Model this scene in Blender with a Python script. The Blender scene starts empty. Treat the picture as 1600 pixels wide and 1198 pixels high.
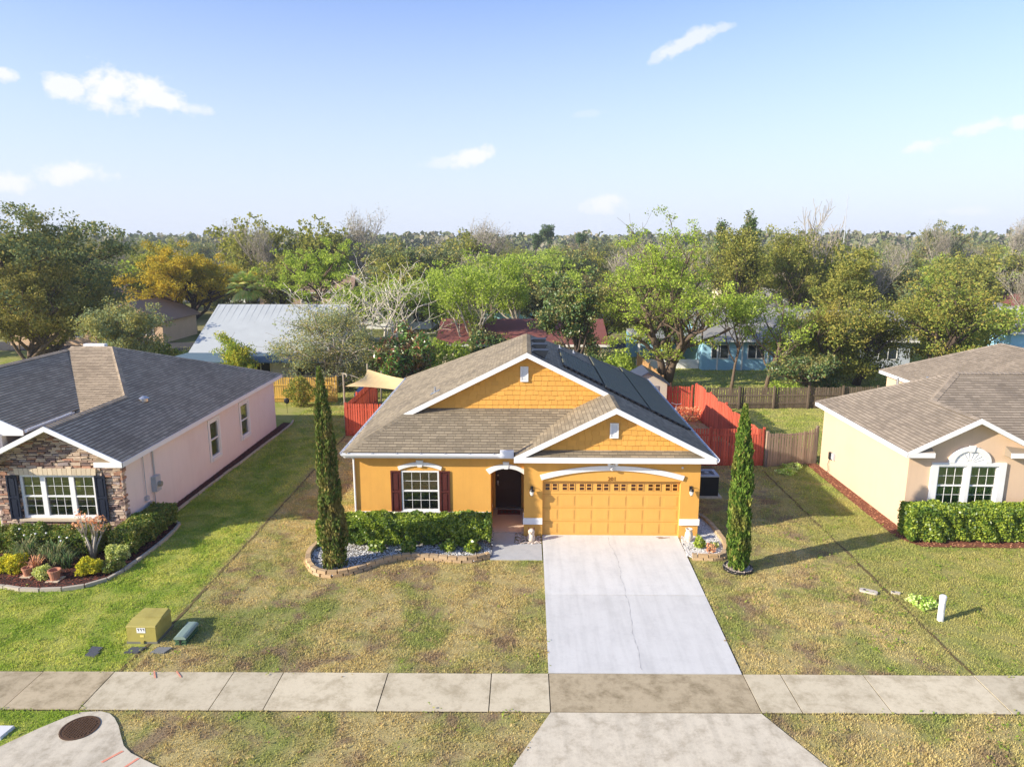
import bpy, math, random
import numpy as np
from mathutils import Vector, Matrix

R = math.radians
random.seed(7)
rng = np.random.default_rng(7)
SC = bpy.context.scene
COL = SC.collection

# ------------------------------------------------------------------ camera
cam_d = bpy.data.cameras.new('camera')
cam = bpy.data.objects.new('camera', cam_d)
COL.objects.link(cam)
cam_d.sensor_fit = 'HORIZONTAL'
cam_d.sensor_width = 36.0
cam_d.lens = 36.0 * 1100.0 / 1600.0
cam_d.clip_start = 0.5
cam_d.clip_end = 12000.0
cam.location = (0.0, -23.7, 10.45)
cam.rotation_euler = (R(90.0) - math.atan(224.0 / 1100.0), 0.0, R(1.02))
SC.camera = cam

# ------------------------------------------------------------------ world, sun, exposure
SUN_EL = R(24.5)
SUN_AZ = R(23.3)                       # shadows run to +X and a little to +Y
sun_vec = Vector((-math.cos(SUN_AZ) * math.cos(SUN_EL), -math.sin(SUN_AZ) * math.cos(SUN_EL), math.sin(SUN_EL)))
world = bpy.data.worlds.new('World')
SC.world = world
world.use_nodes = True
wn = world.node_tree
wn.nodes.clear()
W_OUT = wn.nodes.new('ShaderNodeOutputWorld')
W_BG = wn.nodes.new('ShaderNodeBackground')
W_BG.inputs['Strength'].default_value = 0.15
SKY = wn.nodes.new('ShaderNodeTexSky')
SKY.sky_type = 'NISHITA'
SKY.sun_disc = False
SKY.sun_elevation = SUN_EL
SKY.sun_rotation = math.atan2(sun_vec.x, sun_vec.y)
SKY.altitude = 0.0
SKY.air_density = 1.0
SKY.dust_density = 0.6
SKY.ozone_density = 4.0
sun_d = bpy.data.lights.new('sun', 'SUN')
sun_d.energy = 3.85
sun_d.angle = R(0.55)
sun_d.color = (1.0, 0.91, 0.76)
sun = bpy.data.objects.new('sun', sun_d)
COL.objects.link(sun)
sun.rotation_euler = sun_vec.to_track_quat('Z', 'Y').to_euler()
SC.view_settings.view_transform = 'Standard'
SC.view_settings.look = 'None'
SC.view_settings.gamma = 1.0
SC.view_settings.use_curve_mapping = False
SC.view_settings.exposure = 1.12
SC.render.engine = 'CYCLES'
SC.cycles.max_bounces = 6
SC.cycles.diffuse_bounces = 3
SC.cycles.glossy_bounces = 3
SC.cycles.transmission_bounces = 4
SC.cycles.transparent_max_bounces = 8
SC.cycles.use_denoising = True

# fair-weather clouds: where each one stands in the sky (unit direction), its size and tilt
def wnode(t, **kw):
    n = wn.nodes.new(t)
    for k, v in kw.items():
        setattr(n, k, v)
    return n
def wl(a, b):
    wn.links.new(a, b)
def wmath(op, a, b=None, c=None, clamp=False):
    n = wnode('ShaderNodeMath', operation=op, use_clamp=clamp)
    for i, x in enumerate((a, b, c)):
        if x is None:
            continue
        if isinstance(x, (int, float)):
            n.inputs[i].default_value = x
        else:
            wl(x, n.inputs[i])
    return n.outputs[0]
tc = wnode('ShaderNodeTexCoord')
nrm = wnode('ShaderNodeVectorMath', operation='NORMALIZE')
wl(tc.outputs['Generated'], nrm.inputs[0])
sx = wnode('ShaderNodeSeparateXYZ')
wl(nrm.outputs[0], sx.inputs[0])
nz1 = wnode('ShaderNodeTexNoise')
nz1.inputs['Scale'].default_value = 26.0
nz1.inputs['Detail'].default_value = 9.0
nz1.inputs['Roughness'].default_value = 0.62
stretch = wnode('ShaderNodeMapping')
stretch.inputs['Scale'].default_value = (1.0, 1.0, 1.35)
wl(nrm.outputs[0], stretch.inputs[0])
wl(stretch.outputs[0], nz1.inputs['Vector'])
noise_c = wmath('SUBTRACT', nz1.outputs[0], 0.5)
CLOUDS = [  # x, z of the direction, half widths, tilt, weight
    (-0.478, 0.176, 0.050, 0.030, -0.05, 1.0), (-0.432, 0.172, 0.040, 0.024, -0.25, 0.95), (-0.516, 0.175, 0.026, 0.018, 0.0, 0.9),
    (-0.400, 0.163, 0.026, 0.011, -0.2, 0.6), (-0.568, 0.184, 0.018, 0.012, 0.0, 0.9), (-0.527, 0.080, 0.046, 0.016, 0.05, 0.95),
    (-0.584, 0.070, 0.030, 0.014, -0.1, 0.9), (-0.072, 0.116, 0.036, 0.016, 0.2, 0.95), (-0.110, 0.110, 0.034, 0.009, 0.1, 0.5),
    (0.206, 0.249, 0.050, 0.012, 0.38, 0.72), (0.170, 0.236, 0.024, 0.010, 0.75, 0.5), (0.240, 0.260, 0.030, 0.007, 0.1, 0.5), (0.106, 0.052, 0.044, 0.018, 0.1, 0.85),
    (0.472, 0.116, 0.030, 0.013, 0.1, 0.8), (0.517, 0.131, 0.036, 0.011, 0.15, 0.8), (0.552, 0.132, 0.026, 0.012, 0.0, 0.85),
    (0.082, 0.169, 0.034, 0.006, 0.1, 0.2), (0.510, 0.039, 0.034, 0.008, 0.0, 0.35)]
total = None
for (cx, cz, a, b, tilt, wt) in CLOUDS:
    a, b = a * .84, b * .84
    dx = wmath('SUBTRACT', sx.outputs[0], cx)
    dz = wmath('SUBTRACT', sx.outputs[2], cz - .006)
    ct, st = math.cos(tilt), math.sin(tilt)
    u = wmath('ADD', wmath('MULTIPLY', dx, ct / a), wmath('MULTIPLY', dz, st / a))
    v = wmath('ADD', wmath('MULTIPLY', dx, -st / b), wmath('MULTIPLY', dz, ct / b))
    d2 = wmath('ADD', wmath('MULTIPLY', u, u), wmath('MULTIPLY', v, v))
    e = wmath('SUBTRACT', 1.0, wmath('SQRT', d2))
    e = wmath('MULTIPLY_ADD', noise_c, 3.0, e)
    e = wmath('MULTIPLY', wmath('MULTIPLY', e, 1.9, clamp=True), wt)
    total = e if total is None else wmath('MAXIMUM', total, e)
front = wmath('GREATER_THAN', sx.outputs[1], 0.0)
total = wmath('MULTIPLY', total, front)
# thin bright veil that fair days carry low over the horizon, all the way round
veil = wmath('SUBTRACT', 1.0, wmath('MULTIPLY', wmath('ABSOLUTE', sx.outputs[2]), 3.05), clamp=True)
veil = wmath('MULTIPLY', veil, 0.96)
SKY_VEIL = wnode('ShaderNodeMixRGB', blend_type='MIX')
SKY_VEIL.inputs[2].default_value = (2.40, 2.66, 3.12, 1.0)
wl(veil, SKY_VEIL.inputs[0])
SKY_WB = wnode('ShaderNodeMixRGB', blend_type='MULTIPLY')   # the camera's white balance of the whole sky
SKY_WB.inputs[0].default_value = 1.0
SKY_WB.inputs[2].default_value = (0.78, 0.705, 0.80, 1.0)
wl(SKY.outputs[0], SKY_WB.inputs[1])
wl(SKY_WB.outputs[0], SKY_VEIL.inputs[1])
cm = wnode('ShaderNodeMixRGB', blend_type='MIX')
wl(total, cm.inputs[0])
wl(SKY_VEIL.outputs[0], cm.inputs[1])
cm.inputs[2].default_value = (3.12, 3.15, 3.25, 1.0)
wl(cm.outputs[0], W_BG.inputs['Color'])
wl(W_BG.outputs[0], W_OUT.inputs['Surface'])

# ------------------------------------------------------------------ materials
def S(r, g, b):
    f = lambda c: (c / 255.0 / 12.92) if c / 255.0 <= 0.04045 else ((c / 255.0 + 0.055) / 1.055) ** 2.4
    return (f(r), f(g), f(b))

class NT:
    def __init__(s, name):
        s.m = bpy.data.materials.new(name)
        s.m.use_nodes = True
        s.t = s.m.node_tree
        s.t.nodes.clear()
        s.out = s.n('ShaderNodeOutputMaterial')
    def n(s, t, **kw):
        x = s.t.nodes.new(t)
        for k, v in kw.items():
            setattr(x, k, v)
        return x
    def l(s, a, b):
        s.t.links.new(a, b)
    def setin(s, sock, v):
        if isinstance(v, (int, float, tuple, list)):
            if isinstance(v, (tuple, list)) and len(v) == 3 and sock.type == 'RGBA':
                v = (*v, 1.0)
            sock.default_value = v
        else:
            s.l(v, sock)
    def math(s, op, a, b=None, c=None, clamp=False):
        x = s.n('ShaderNodeMath', operation=op, use_clamp=clamp)
        for i, y in enumerate((a, b, c)):
            if y is not None:
                s.setin(x.inputs[i], y)
        return x.outputs[0]
    def noise(s, vec, scale, detail=3.0, rough=0.5, dist=0.0):
        x = s.n('ShaderNodeTexNoise')
        s.l(vec, x.inputs['Vector'])
        x.inputs['Scale'].default_value = scale
        x.inputs['Detail'].default_value = detail
        x.inputs['Roughness'].default_value = rough
        x.inputs['Distortion'].default_value = dist
        return x.outputs[0]
    def ramp(s, fac, lo, hi):
        x = s.n('ShaderNodeMapRange', interpolation_type='SMOOTHSTEP')
        s.l(fac, x.inputs[0])
        x.inputs[1].default_value = lo
        x.inputs[2].default_value = hi
        return x.outputs[0]
    def mix(s, fac, a, b, mode='MIX'):
        x = s.n('ShaderNodeMixRGB', blend_type=mode)
        s.setin(x.inputs[0], fac)
        s.setin(x.inputs[1], a)
        s.setin(x.inputs[2], b)
        return x.outputs[0]
    def pos(s):
        return s.n('ShaderNodeNewGeometry').outputs['Position']
    def objpos(s):
        return s.n('ShaderNodeTexCoord').outputs['Object']
    def sep(s, v):
        x = s.n('ShaderNodeSeparateXYZ')
        s.l(v, x.inputs[0])
        return x.outputs
    def rand(s):
        """a number per loose piece of mesh and per object"""
        g = s.n('ShaderNodeNewGeometry').outputs['Random Per Island']
        o = s.n('ShaderNodeObjectInfo').outputs['Random']
        return s.math('FRACT', s.math('ADD', g, o))
    def scale_col(s, col, fac):
        x = s.n('ShaderNodeVectorMath', operation='SCALE')
        s.setin(x.inputs[0], col)
        s.setin(x.inputs['Scale'], fac)
        return x.outputs[0]
    def principled(s, col, rough=0.8, spec=0.3, metal=0.0, bump=None, bstr=0.3, bdist=0.02):
        p = s.n('ShaderNodeBsdfPrincipled')
        s.setin(p.inputs['Base Color'], col)
        s.setin(p.inputs['Roughness'], rough)
        p.inputs['Specular IOR Level'].default_value = spec
        p.inputs['Metallic'].default_value = metal
        if bump is not None:
            b = s.n('ShaderNodeBump')
            b.inputs['Strength'].default_value = bstr
            b.inputs['Distance'].default_value = bdist
            s.l(bump, b.inputs['Height'])
            s.l(b.outputs[0], p.inputs['Normal'])
        s.l(p.outputs[0], s.out.inputs['Surface'])
        return p

def pmat(name, base, rough=0.8, var=0.12, scale=2.0, piece=0.0, fine=0.0, fscale=60.0, bump=0.0, bscale=60.0, bdist=0.01, spec=0.3, metal=0.0, dirt=None, dirt_scale=0.8, dirt_amt=0.4, tint=None, streak=0.0):
    """painted / mineral surface: broad tone change, fine grain, a tone per piece, stains"""
    t = NT(name)
    p = t.pos()
    col = tuple(base)
    if dirt is not None:
        f = t.ramp(t.noise(p, dirt_scale, 5.0, 0.6), 0.45, 0.75)
        col = t.mix(t.math('MULTIPLY', f, dirt_amt), col, dirt)
    if tint is not None:
        col = t.mix(t.rand(), col, tint)
    fac = t.math('MULTIPLY_ADD', t.noise(p, scale, 4.0, 0.6), 2.0 * var, 1.0 - var)
    if fine:
        fac = t.math('MULTIPLY', fac, t.math('MULTIPLY_ADD', t.noise(p, fscale, 2.0, 0.6), 2.0 * fine, 1.0 - fine))
    if streak:                              # rain streaks and splash marks
        mp = t.n('ShaderNodeMapping')
        mp.inputs['Scale'].default_value = (2.2, 2.2, 0.16)
        t.l(p, mp.inputs[0])
        fac = t.math('MULTIPLY', fac, t.math('MULTIPLY_ADD', t.ramp(t.noise(mp.outputs[0], 3.0, 5.0, 0.65), 0.42, 0.75), -streak, 1.0))
        low = t.math('ADD', t.sep(p)[2], t.math('MULTIPLY_ADD', t.noise(p, 3.5, 4.0, 0.65), -0.7, 0.35))
        fac = t.math('MULTIPLY', fac, t.math('MULTIPLY_ADD', t.ramp(low, 0.05, 0.42), streak * 1.2, 1.0 - streak * 1.2))
    if piece:
        r = t.rand()
        r2 = t.math('FRACT', t.math('MULTIPLY', r, 17.31))
        fac = t.math('MULTIPLY', fac, t.math('MULTIPLY_ADD', r2, 2.0 * piece, 1.0 - piece))
    col = t.scale_col(col, fac)
    b = t.noise(p, bscale, 3.0, 0.6) if bump else None
    t.principled(col, rough, spec, metal, b, bump, bdist)
    return t.m

def leafmat(name, a, b, c=None, trans=0.35, clump=0.35, csize=0.7, gloss=0.0, cfreq=0.12):
    """leaves: colour per leaf between a and b, a share of c, slow change through the crown"""
    t = NT(name)
    r = t.rand()
    p = t.pos()
    K = 2.3
    a, b = tuple(x * K for x in a), tuple(x * K for x in b)
    c = None if c is None else tuple(x * K for x in c)
    col = t.mix(r, tuple(a), tuple(b))
    if c is not None:
        f = t.ramp(t.noise(p, csize, 2.0), 0.5, 0.68)
        pick = t.math('GREATER_THAN', t.math('FRACT', t.math('MULTIPLY', r, 31.7)), 1.0 - cfreq * 2.0)
        f = t.math('MAXIMUM', t.math('MULTIPLY', f, 0.75), pick)
        col = t.mix(f, col, tuple(c))
    k = t.math('MULTIPLY_ADD', t.noise(p, csize * 1.7, 2.0), 2.0 * clump, 1.0 - clump)
    col = t.scale_col(col, k)
    d = t.n('ShaderNodeBsdfDiffuse')
    t.l(col, d.inputs[0])
    tr = t.n('ShaderNodeBsdfTranslucent')
    t.l(t.mix(0.5, col, (min(1, a[0] * 1.9 + .02), min(1, a[1] * 1.9 + .02), a[2]), 'MIX'), tr.inputs[0])
    m = t.n('ShaderNodeMixShader')
    m.inputs[0].default_value = trans
    t.l(d.outputs[0], m.inputs[1])
    t.l(tr.outputs[0], m.inputs[2])
    o = m.outputs[0]
    if gloss:
        g = t.n('ShaderNodeBsdfGlossy')
        g.inputs['Roughness'].default_value = 0.35
        m2 = t.n('ShaderNodeMixShader')
        m2.inputs[0].default_value = gloss
        t.l(o, m2.inputs[1])
        t.l(g.outputs[0], m2.inputs[2])
        o = m2.outputs[0]
    t.l(o, t.out.inputs['Surface'])
    return t.m

def glassmat(name, tint=(0.75, 0.82, 0.8), refl=0.5):
    t = NT(name)
    tr = t.n('ShaderNodeBsdfTransparent')
    tr.inputs[0].default_value = (*tint, 1)
    g = t.n('ShaderNodeBsdfGlossy')
    g.inputs['Roughness'].default_value = 0.03
    lw = t.n('ShaderNodeFresnel')
    lw.inputs[0].default_value = 1.75
    m = t.n('ShaderNodeMixShader')
    t.l(t.math('MULTIPLY_ADD', lw.outputs[0], 1.0, refl * 0.25), m.inputs[0])
    t.l(tr.outputs[0], m.inputs[1])
    t.l(g.outputs[0], m.inputs[2])
    t.l(m.outputs[0], t.out.inputs['Surface'])
    return t.m

# ------------------------------------------------------------------ mesh helpers
def smooth_all(me):
    me.polygons.foreach_set('use_smooth', np.ones(len(me.polygons), dtype=bool))

class MB:
    """collects faces and links them as ONE mesh object"""
    def __init__(s):
        s.v, s.f = [], []
    def poly(s, pts):
        i = len(s.v)
        s.v += [tuple(p) for p in pts]
        s.f.append(tuple(range(i, i + len(pts))))
        return s
    def box(s, x0, x1, y0, y1, z0, z1):
        i = len(s.v)
        s.v += [(x0, y0, z0), (x1, y0, z0), (x1, y1, z0), (x0, y1, z0), (x0, y0, z1), (x1, y0, z1), (x1, y1, z1), (x0, y1, z1)]
        s.f += [tuple(i + k for k in q) for q in ((0, 3, 2, 1), (4, 5, 6, 7), (0, 1, 5, 4), (1, 2, 6, 5), (2, 3, 7, 6), (3, 0, 4, 7))]
        return s
    def hexa(s, b, t):
        """4 bottom points, 4 top points"""
        i = len(s.v)
        s.v += [tuple(p) for p in b] + [tuple(p) for p in t]
        s.f += [tuple(i + k for k in q) for q in ((0, 3, 2, 1), (4, 5, 6, 7), (0, 1, 5, 4), (1, 2, 6, 5), (2, 3, 7, 6), (3, 0, 4, 7))]
        return s
    def prism(s, pts, off):
        """polygon pts swept by the vector off"""
        n, i = len(pts), len(s.v)
        s.v += [tuple(p) for p in pts] + [tuple(Vector(p) + Vector(off)) for p in pts]
        s.f.append(tuple(range(i + n - 1, i - 1, -1)))
        s.f.append(tuple(range(i + n, i + 2 * n)))
        for k in range(n):
            j = (k + 1) % n
            s.f.append((i + k, i + j, i + n + j, i + n + k))
        return s
    def beam(s, p, q, up, w, h):
        """square bar from p to q; up = direction of its height"""
        p, q, up = Vector(p), Vector(q), Vector(up).normalized()
        side = (q - p).cross(up).normalized() * (w / 2)
        up = up * h
        return s.hexa([p - side, p + side, q + side, q - side], [p - side + up, p + side + up, q + side + up, q - side + up])
    def tube(s, pts, rad, n=6, cap=True):
        pts = [Vector(p) for p in pts]
        i0 = len(s.v)
        m = len(pts)
        ref = Vector((0.31, 0.17, 0.93))
        for k, p in enumerate(pts):
            d = (pts[min(k + 1, m - 1)] - pts[max(k - 1, 0)]).normalized()
            a = d.cross(ref)
            if a.length < 0.05:
                a = d.cross(Vector((1, 0, 0)))
            a.normalize()
            b = d.cross(a)
            r = rad[k] if isinstance(rad, (list, tuple)) else rad
            for j in range(n):
                t = 2 * math.pi * j / n
                s.v.append(tuple(p + (a * math.cos(t) + b * math.sin(t)) * r))
        for k in range(m - 1):
            for j in range(n):
                j2 = (j + 1) % n
                s.f.append((i0 + k * n + j, i0 + k * n + j2, i0 + (k + 1) * n + j2, i0 + (k + 1) * n + j))
        if cap:
            s.f.append(tuple(range(i0 + n - 1, i0 - 1, -1)))
            s.f.append(tuple(range(i0 + (m - 1) * n, i0 + m * n)))
        return s
    def lathe(s, prof, c=(0, 0, 0), n=14):
        i0 = len(s.v)
        for (r, z) in prof:
            for j in range(n):
                t = 2 * math.pi * j / n
                s.v.append((c[0] + r * math.cos(t), c[1] + r * math.sin(t), c[2] + z))
        for k in range(len(prof) - 1):
            for j in range(n):
                j2 = (j + 1) % n
                s.f.append((i0 + k * n + j, i0 + k * n + j2, i0 + (k + 1) * n + j2, i0 + (k + 1) * n + j))
        s.f.append(tuple(range(i0 + n - 1, i0 - 1, -1)))
        e = i0 + (len(prof) - 1) * n
        s.f.append(tuple(range(e, e + n)))
        return s
    def blob(s, c, rx, ry, rz, n=8, m=6):
        return s.lathe([(math.sin(math.pi * k / m) * 1.0 + 1e-4, -math.cos(math.pi * k / m)) for k in range(m + 1)], (0, 0, 0), n)._xf(len(s.v) - n * (m + 1), c, rx, ry, rz)
    def _xf(s, i, c, rx, ry, rz):
        for k in range(i, len(s.v)):
            x, y, z = s.v[k]
            s.v[k] = (c[0] + x * rx, c[1] + y * ry, c[2] + z * rz)
        return s
    def mesh(s, name, org=(0, 0, 0), smooth=False):
        me = bpy.data.meshes.new(name)
        o = org
        me.from_pydata([(p[0] - o[0], p[1] - o[1], p[2] - o[2]) for p in s.v], [], s.f)
        if smooth:
            smooth_all(me)
        me.update()
        return me
    def build(s, name, m, parent=None, smooth=False):
        org = root_loc(parent)
        me = s.mesh(name, org, smooth)
        me.materials.append(m)
        return link(name, me, parent)

def root_loc(p):
    v = Vector((0, 0, 0))
    while p is not None:
        v = v + p.location
        p = p.parent
    return v

def link(name, me, parent=None, mw=None):
    o = bpy.data.objects.new(name, me)
    COL.objects.link(o)
    if parent is not None:
        o.parent = parent
    if mw is not None:
        o.matrix_local = Matrix.Translation(-root_loc(parent)) @ mw
    return o

def thing(name, label, cat, loc=(0, 0, 0), group=None):
    o = bpy.data.objects.new(name, None)
    COL.objects.link(o)
    o.empty_display_size = 0.2
    o.location = loc
    o['label'] = label
    o['category'] = cat
    if group:
        o['group'] = group
    return o

def tag(o, label, cat, group=None):
    o['label'] = label
    o['category'] = cat
    if group:
        o['group'] = group
    return o

def kind(o, k, label=None):
    o['kind'] = k
    if label:
        o['label'] = label
    return o

def np_mesh(name, verts, faces, m, parent=None, nper=4, smooth=False):
    """fast mesh from arrays: verts (N,3), faces (M,nper)"""
    me = bpy.data.meshes.new(name)
    nv, nf = len(verts), len(faces)
    org = np.array(root_loc(parent))
    me.vertices.add(nv)
    me.vertices.foreach_set('co', (verts - org).astype(np.float32).ravel())
    me.loops.add(nf * nper)
    me.loops.foreach_set('vertex_index', faces.astype(np.int32).ravel())
    me.polygons.add(nf)
    me.polygons.foreach_set('loop_start', np.arange(0, nf * nper, nper, dtype=np.int32))
    me.update(calc_edges=True)
    if m is not None:
        me.materials.append(m)
    if smooth:
        smooth_all(me)
    return link(name, me, parent)

def copy_thing(src, loc, rotz=0.0, scale=1.0, label=None, group=None):
    c = src.copy()
    COL.objects.link(c)
    c.location = loc
    c.rotation_euler = (0, 0, rotz)
    c.scale = scale if isinstance(scale, (tuple, list)) else (scale,) * 3
    if label:
        c['label'] = label
    if group:
        c['group'] = group
    for ch in src.children:
        d = ch.copy()
        COL.objects.link(d)
        d.parent = c
    return c

def in_poly(px, py, poly):
    inside = np.zeros(px.shape, dtype=bool)
    n = len(poly)
    for i in range(n):
        x0, y0 = poly[i][:2]
        x1, y1 = poly[(i + 1) % n][:2]
        if y0 == y1:
            continue
        c = ((y0 > py) != (y1 > py)) & (px < (x1 - x0) * (py - y0) / (y1 - y0) + x0)
        inside ^= c
    return inside

def clip_poly(pts, conv):
    """Sutherland-Hodgman: pts inside the counter-clockwise convex polygon conv (2-D)"""
    out = pts
    n = len(conv)
    for i in range(n):
        a, b = conv[i], conv[(i + 1) % n]
        ex, ey = b[0] - a[0], b[1] - a[1]
        inp, out = out, []
        if not inp:
            return []
        for k in range(len(inp)):
            p, q = inp[k], inp[(k + 1) % len(inp)]
            sp = ex * (p[1] - a[1]) - ey * (p[0] - a[0])
            sq = ex * (q[1] - a[1]) - ey * (q[0] - a[0])
            if sp >= 0:
                out.append(p)
            if (sp >= 0) != (sq >= 0):
                t = sp / (sp - sq)
                out.append((p[0] + (q[0] - p[0]) * t, p[1] + (q[1] - p[1]) * t))
    return out

def ccw(poly):
    a = sum(poly[i][0] * poly[(i + 1) % len(poly)][1] - poly[(i + 1) % len(poly)][0] * poly[i][1] for i in range(len(poly)))
    return poly if a > 0 else poly[::-1]

class Pieces:
    """rows of like pieces on a plane, cut to convex outlines. The `limit` chosen whole ones become
    parts of their own that share one mesh, the rest stay in one joined part."""
    def __init__(s, parent, name, m, du, dv, h0, h1, limit=0, near=None, gap=0.006, wjit=0.0, band=None, bandw=0.03):
        s.parent, s.name, s.m, s.du, s.dv, s.h0, s.h1 = parent, name, m, du, dv, h0, h1
        s.limit, s.near, s.gap, s.wjit = limit, near, gap, wjit
        s.mb, s.full = MB(), []
        s.band, s.bandw, s.mi = band, bandw, []
    def plane(s, o, u, v, polys):
        """o anchor point, u along the row, v up the rows; polys in (u, v) metres"""
        o, u, v = Vector(o), Vector(u).normalized(), Vector(v).normalized()
        n = u.cross(v).normalized()
        for poly in polys:
            poly = ccw([(float(a), float(b)) for a, b in poly])
            k0 = math.floor(min(p[1] for p in poly) / s.dv)
            k1 = math.ceil(max(p[1] for p in poly) / s.dv)
            a0, a1 = min(p[0] for p in poly), max(p[0] for p in poly)
            for k in range(k0, k1):
                r = random.Random(k * 7919 + int(o.x * 13) + 5)
                off = (0.5 if k % 2 else 0.0) * s.du + r.uniform(-0.18, 0.18) * s.du
                if s.wjit:
                    cuts, x = [], a0 - 2 * s.du + off
                    while x < a1 + s.du:
                        cuts.append(x)
                        x += s.du * (1 + r.uniform(-s.wjit, s.wjit))
                else:
                    j0 = math.floor((a0 - off) / s.du)
                    cuts = [off + j * s.du for j in range(j0, j0 + int((a1 - a0) / s.du) + 4)]
                b0, b1 = k * s.dv, (k + 1) * s.dv
                for c0, c1 in zip(cuts, cuts[1:]):
                    g = s.gap / 2
                    rect = [(c0 + g, b0), (c1 - g, b0), (c1 - g, b1), (c0 + g, b1)]
                    c = clip_poly(rect, poly)
                    if len(c) < 3:
                        continue
                    ar = abs(sum(c[i][0] * c[(i + 1) % len(c)][1] - c[(i + 1) % len(c)][0] * c[i][1] for i in range(len(c)))) / 2
                    if ar < 0.0006:
                        continue
                    whole = len(c) == 4 and not s.wjit and abs(ar - (s.du - s.gap) * s.dv) < 1e-5
                    P = o + u * c0 + v * b0
                    if whole and s.limit:
                        s.full.append((P, u, v, n, c, b0))
                    else:
                        s._add(o, u, v, n, c, b0)
    def _h(s, b, b0):
        t = (b - b0) / s.dv
        return s.h0 + (s.h1 - s.h0) * t
    def _add(s, o, u, v, n, c, b0):
        cuts = [(c, 0)]
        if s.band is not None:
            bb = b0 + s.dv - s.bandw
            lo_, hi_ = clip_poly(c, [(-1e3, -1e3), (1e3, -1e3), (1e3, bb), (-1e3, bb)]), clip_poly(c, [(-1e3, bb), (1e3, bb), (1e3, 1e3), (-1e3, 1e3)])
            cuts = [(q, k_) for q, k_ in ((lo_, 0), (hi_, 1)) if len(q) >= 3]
        for q, k_ in cuts:
            i = len(s.mb.v)
            s.mb.v += [tuple(o + u * a + v * b + n * s._h(b, b0)) for a, b in q]
            s.mb.f.append(tuple(range(i, i + len(q))))
            s.mi.append(k_)
        i = len(s.mb.v)
        m = len(c)
        s.mb.v += [tuple(o + u * a + v * b + n * s._h(b, b0)) for a, b in c] + [tuple(o + u * a + v * b) for a, b in c]
        for k_ in range(m):
            j = (k_ + 1) % m
            s.mb.f.append((i + k_, i + m + k_, i + m + j, i + j))
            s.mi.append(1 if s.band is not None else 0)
    def finish(s, rest_name):
        if s.full:
            if s.near is not None:
                s.full.sort(key=lambda q: (q[0] - Vector(s.near)).length)
            du, dv, g = s.du, s.dv, s.gap / 2
            w_ = s.bandw if s.band is not None else 0.0
            hm = s.h0 + (s.h1 - s.h0) * (1 - w_ / dv)
            b = MB()
            b.v = [(g, 0, 0), (du - g, 0, 0), (du - g, dv, 0), (g, dv, 0), (g, 0, s.h0), (du - g, 0, s.h0), (du - g, dv - w_, hm), (g, dv - w_, hm), (du - g, dv, s.h1), (g, dv, s.h1)]
            b.f = [(4, 5, 6, 7), (7, 6, 8, 9), (0, 1, 5, 4), (1, 2, 8, 6, 5), (3, 0, 4, 7, 9)]
            me = b.mesh(s.name)
            me.materials.append(s.m)
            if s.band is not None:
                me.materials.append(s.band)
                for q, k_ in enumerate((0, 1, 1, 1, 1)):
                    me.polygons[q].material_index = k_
            for P, u, v, n, c, b0 in s.full[:s.limit]:
                M = Matrix((u, v, n)).transposed().to_4x4()
                M.translation = P
                link(s.name, me, s.parent, M)
            for P, u, v, n, c, b0 in s.full[s.limit:]:
                du_, b_ = c[0][0] - g, b0
                s._add(P - u * du_ - v * b_, u, v, n, c, b0)
        if s.mb.f:
            o = s.mb.build(rest_name, s.m, s.parent)
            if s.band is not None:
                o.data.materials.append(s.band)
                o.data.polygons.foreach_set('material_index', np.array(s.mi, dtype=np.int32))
            o['kind'] = 'stuff'
            return o
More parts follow.
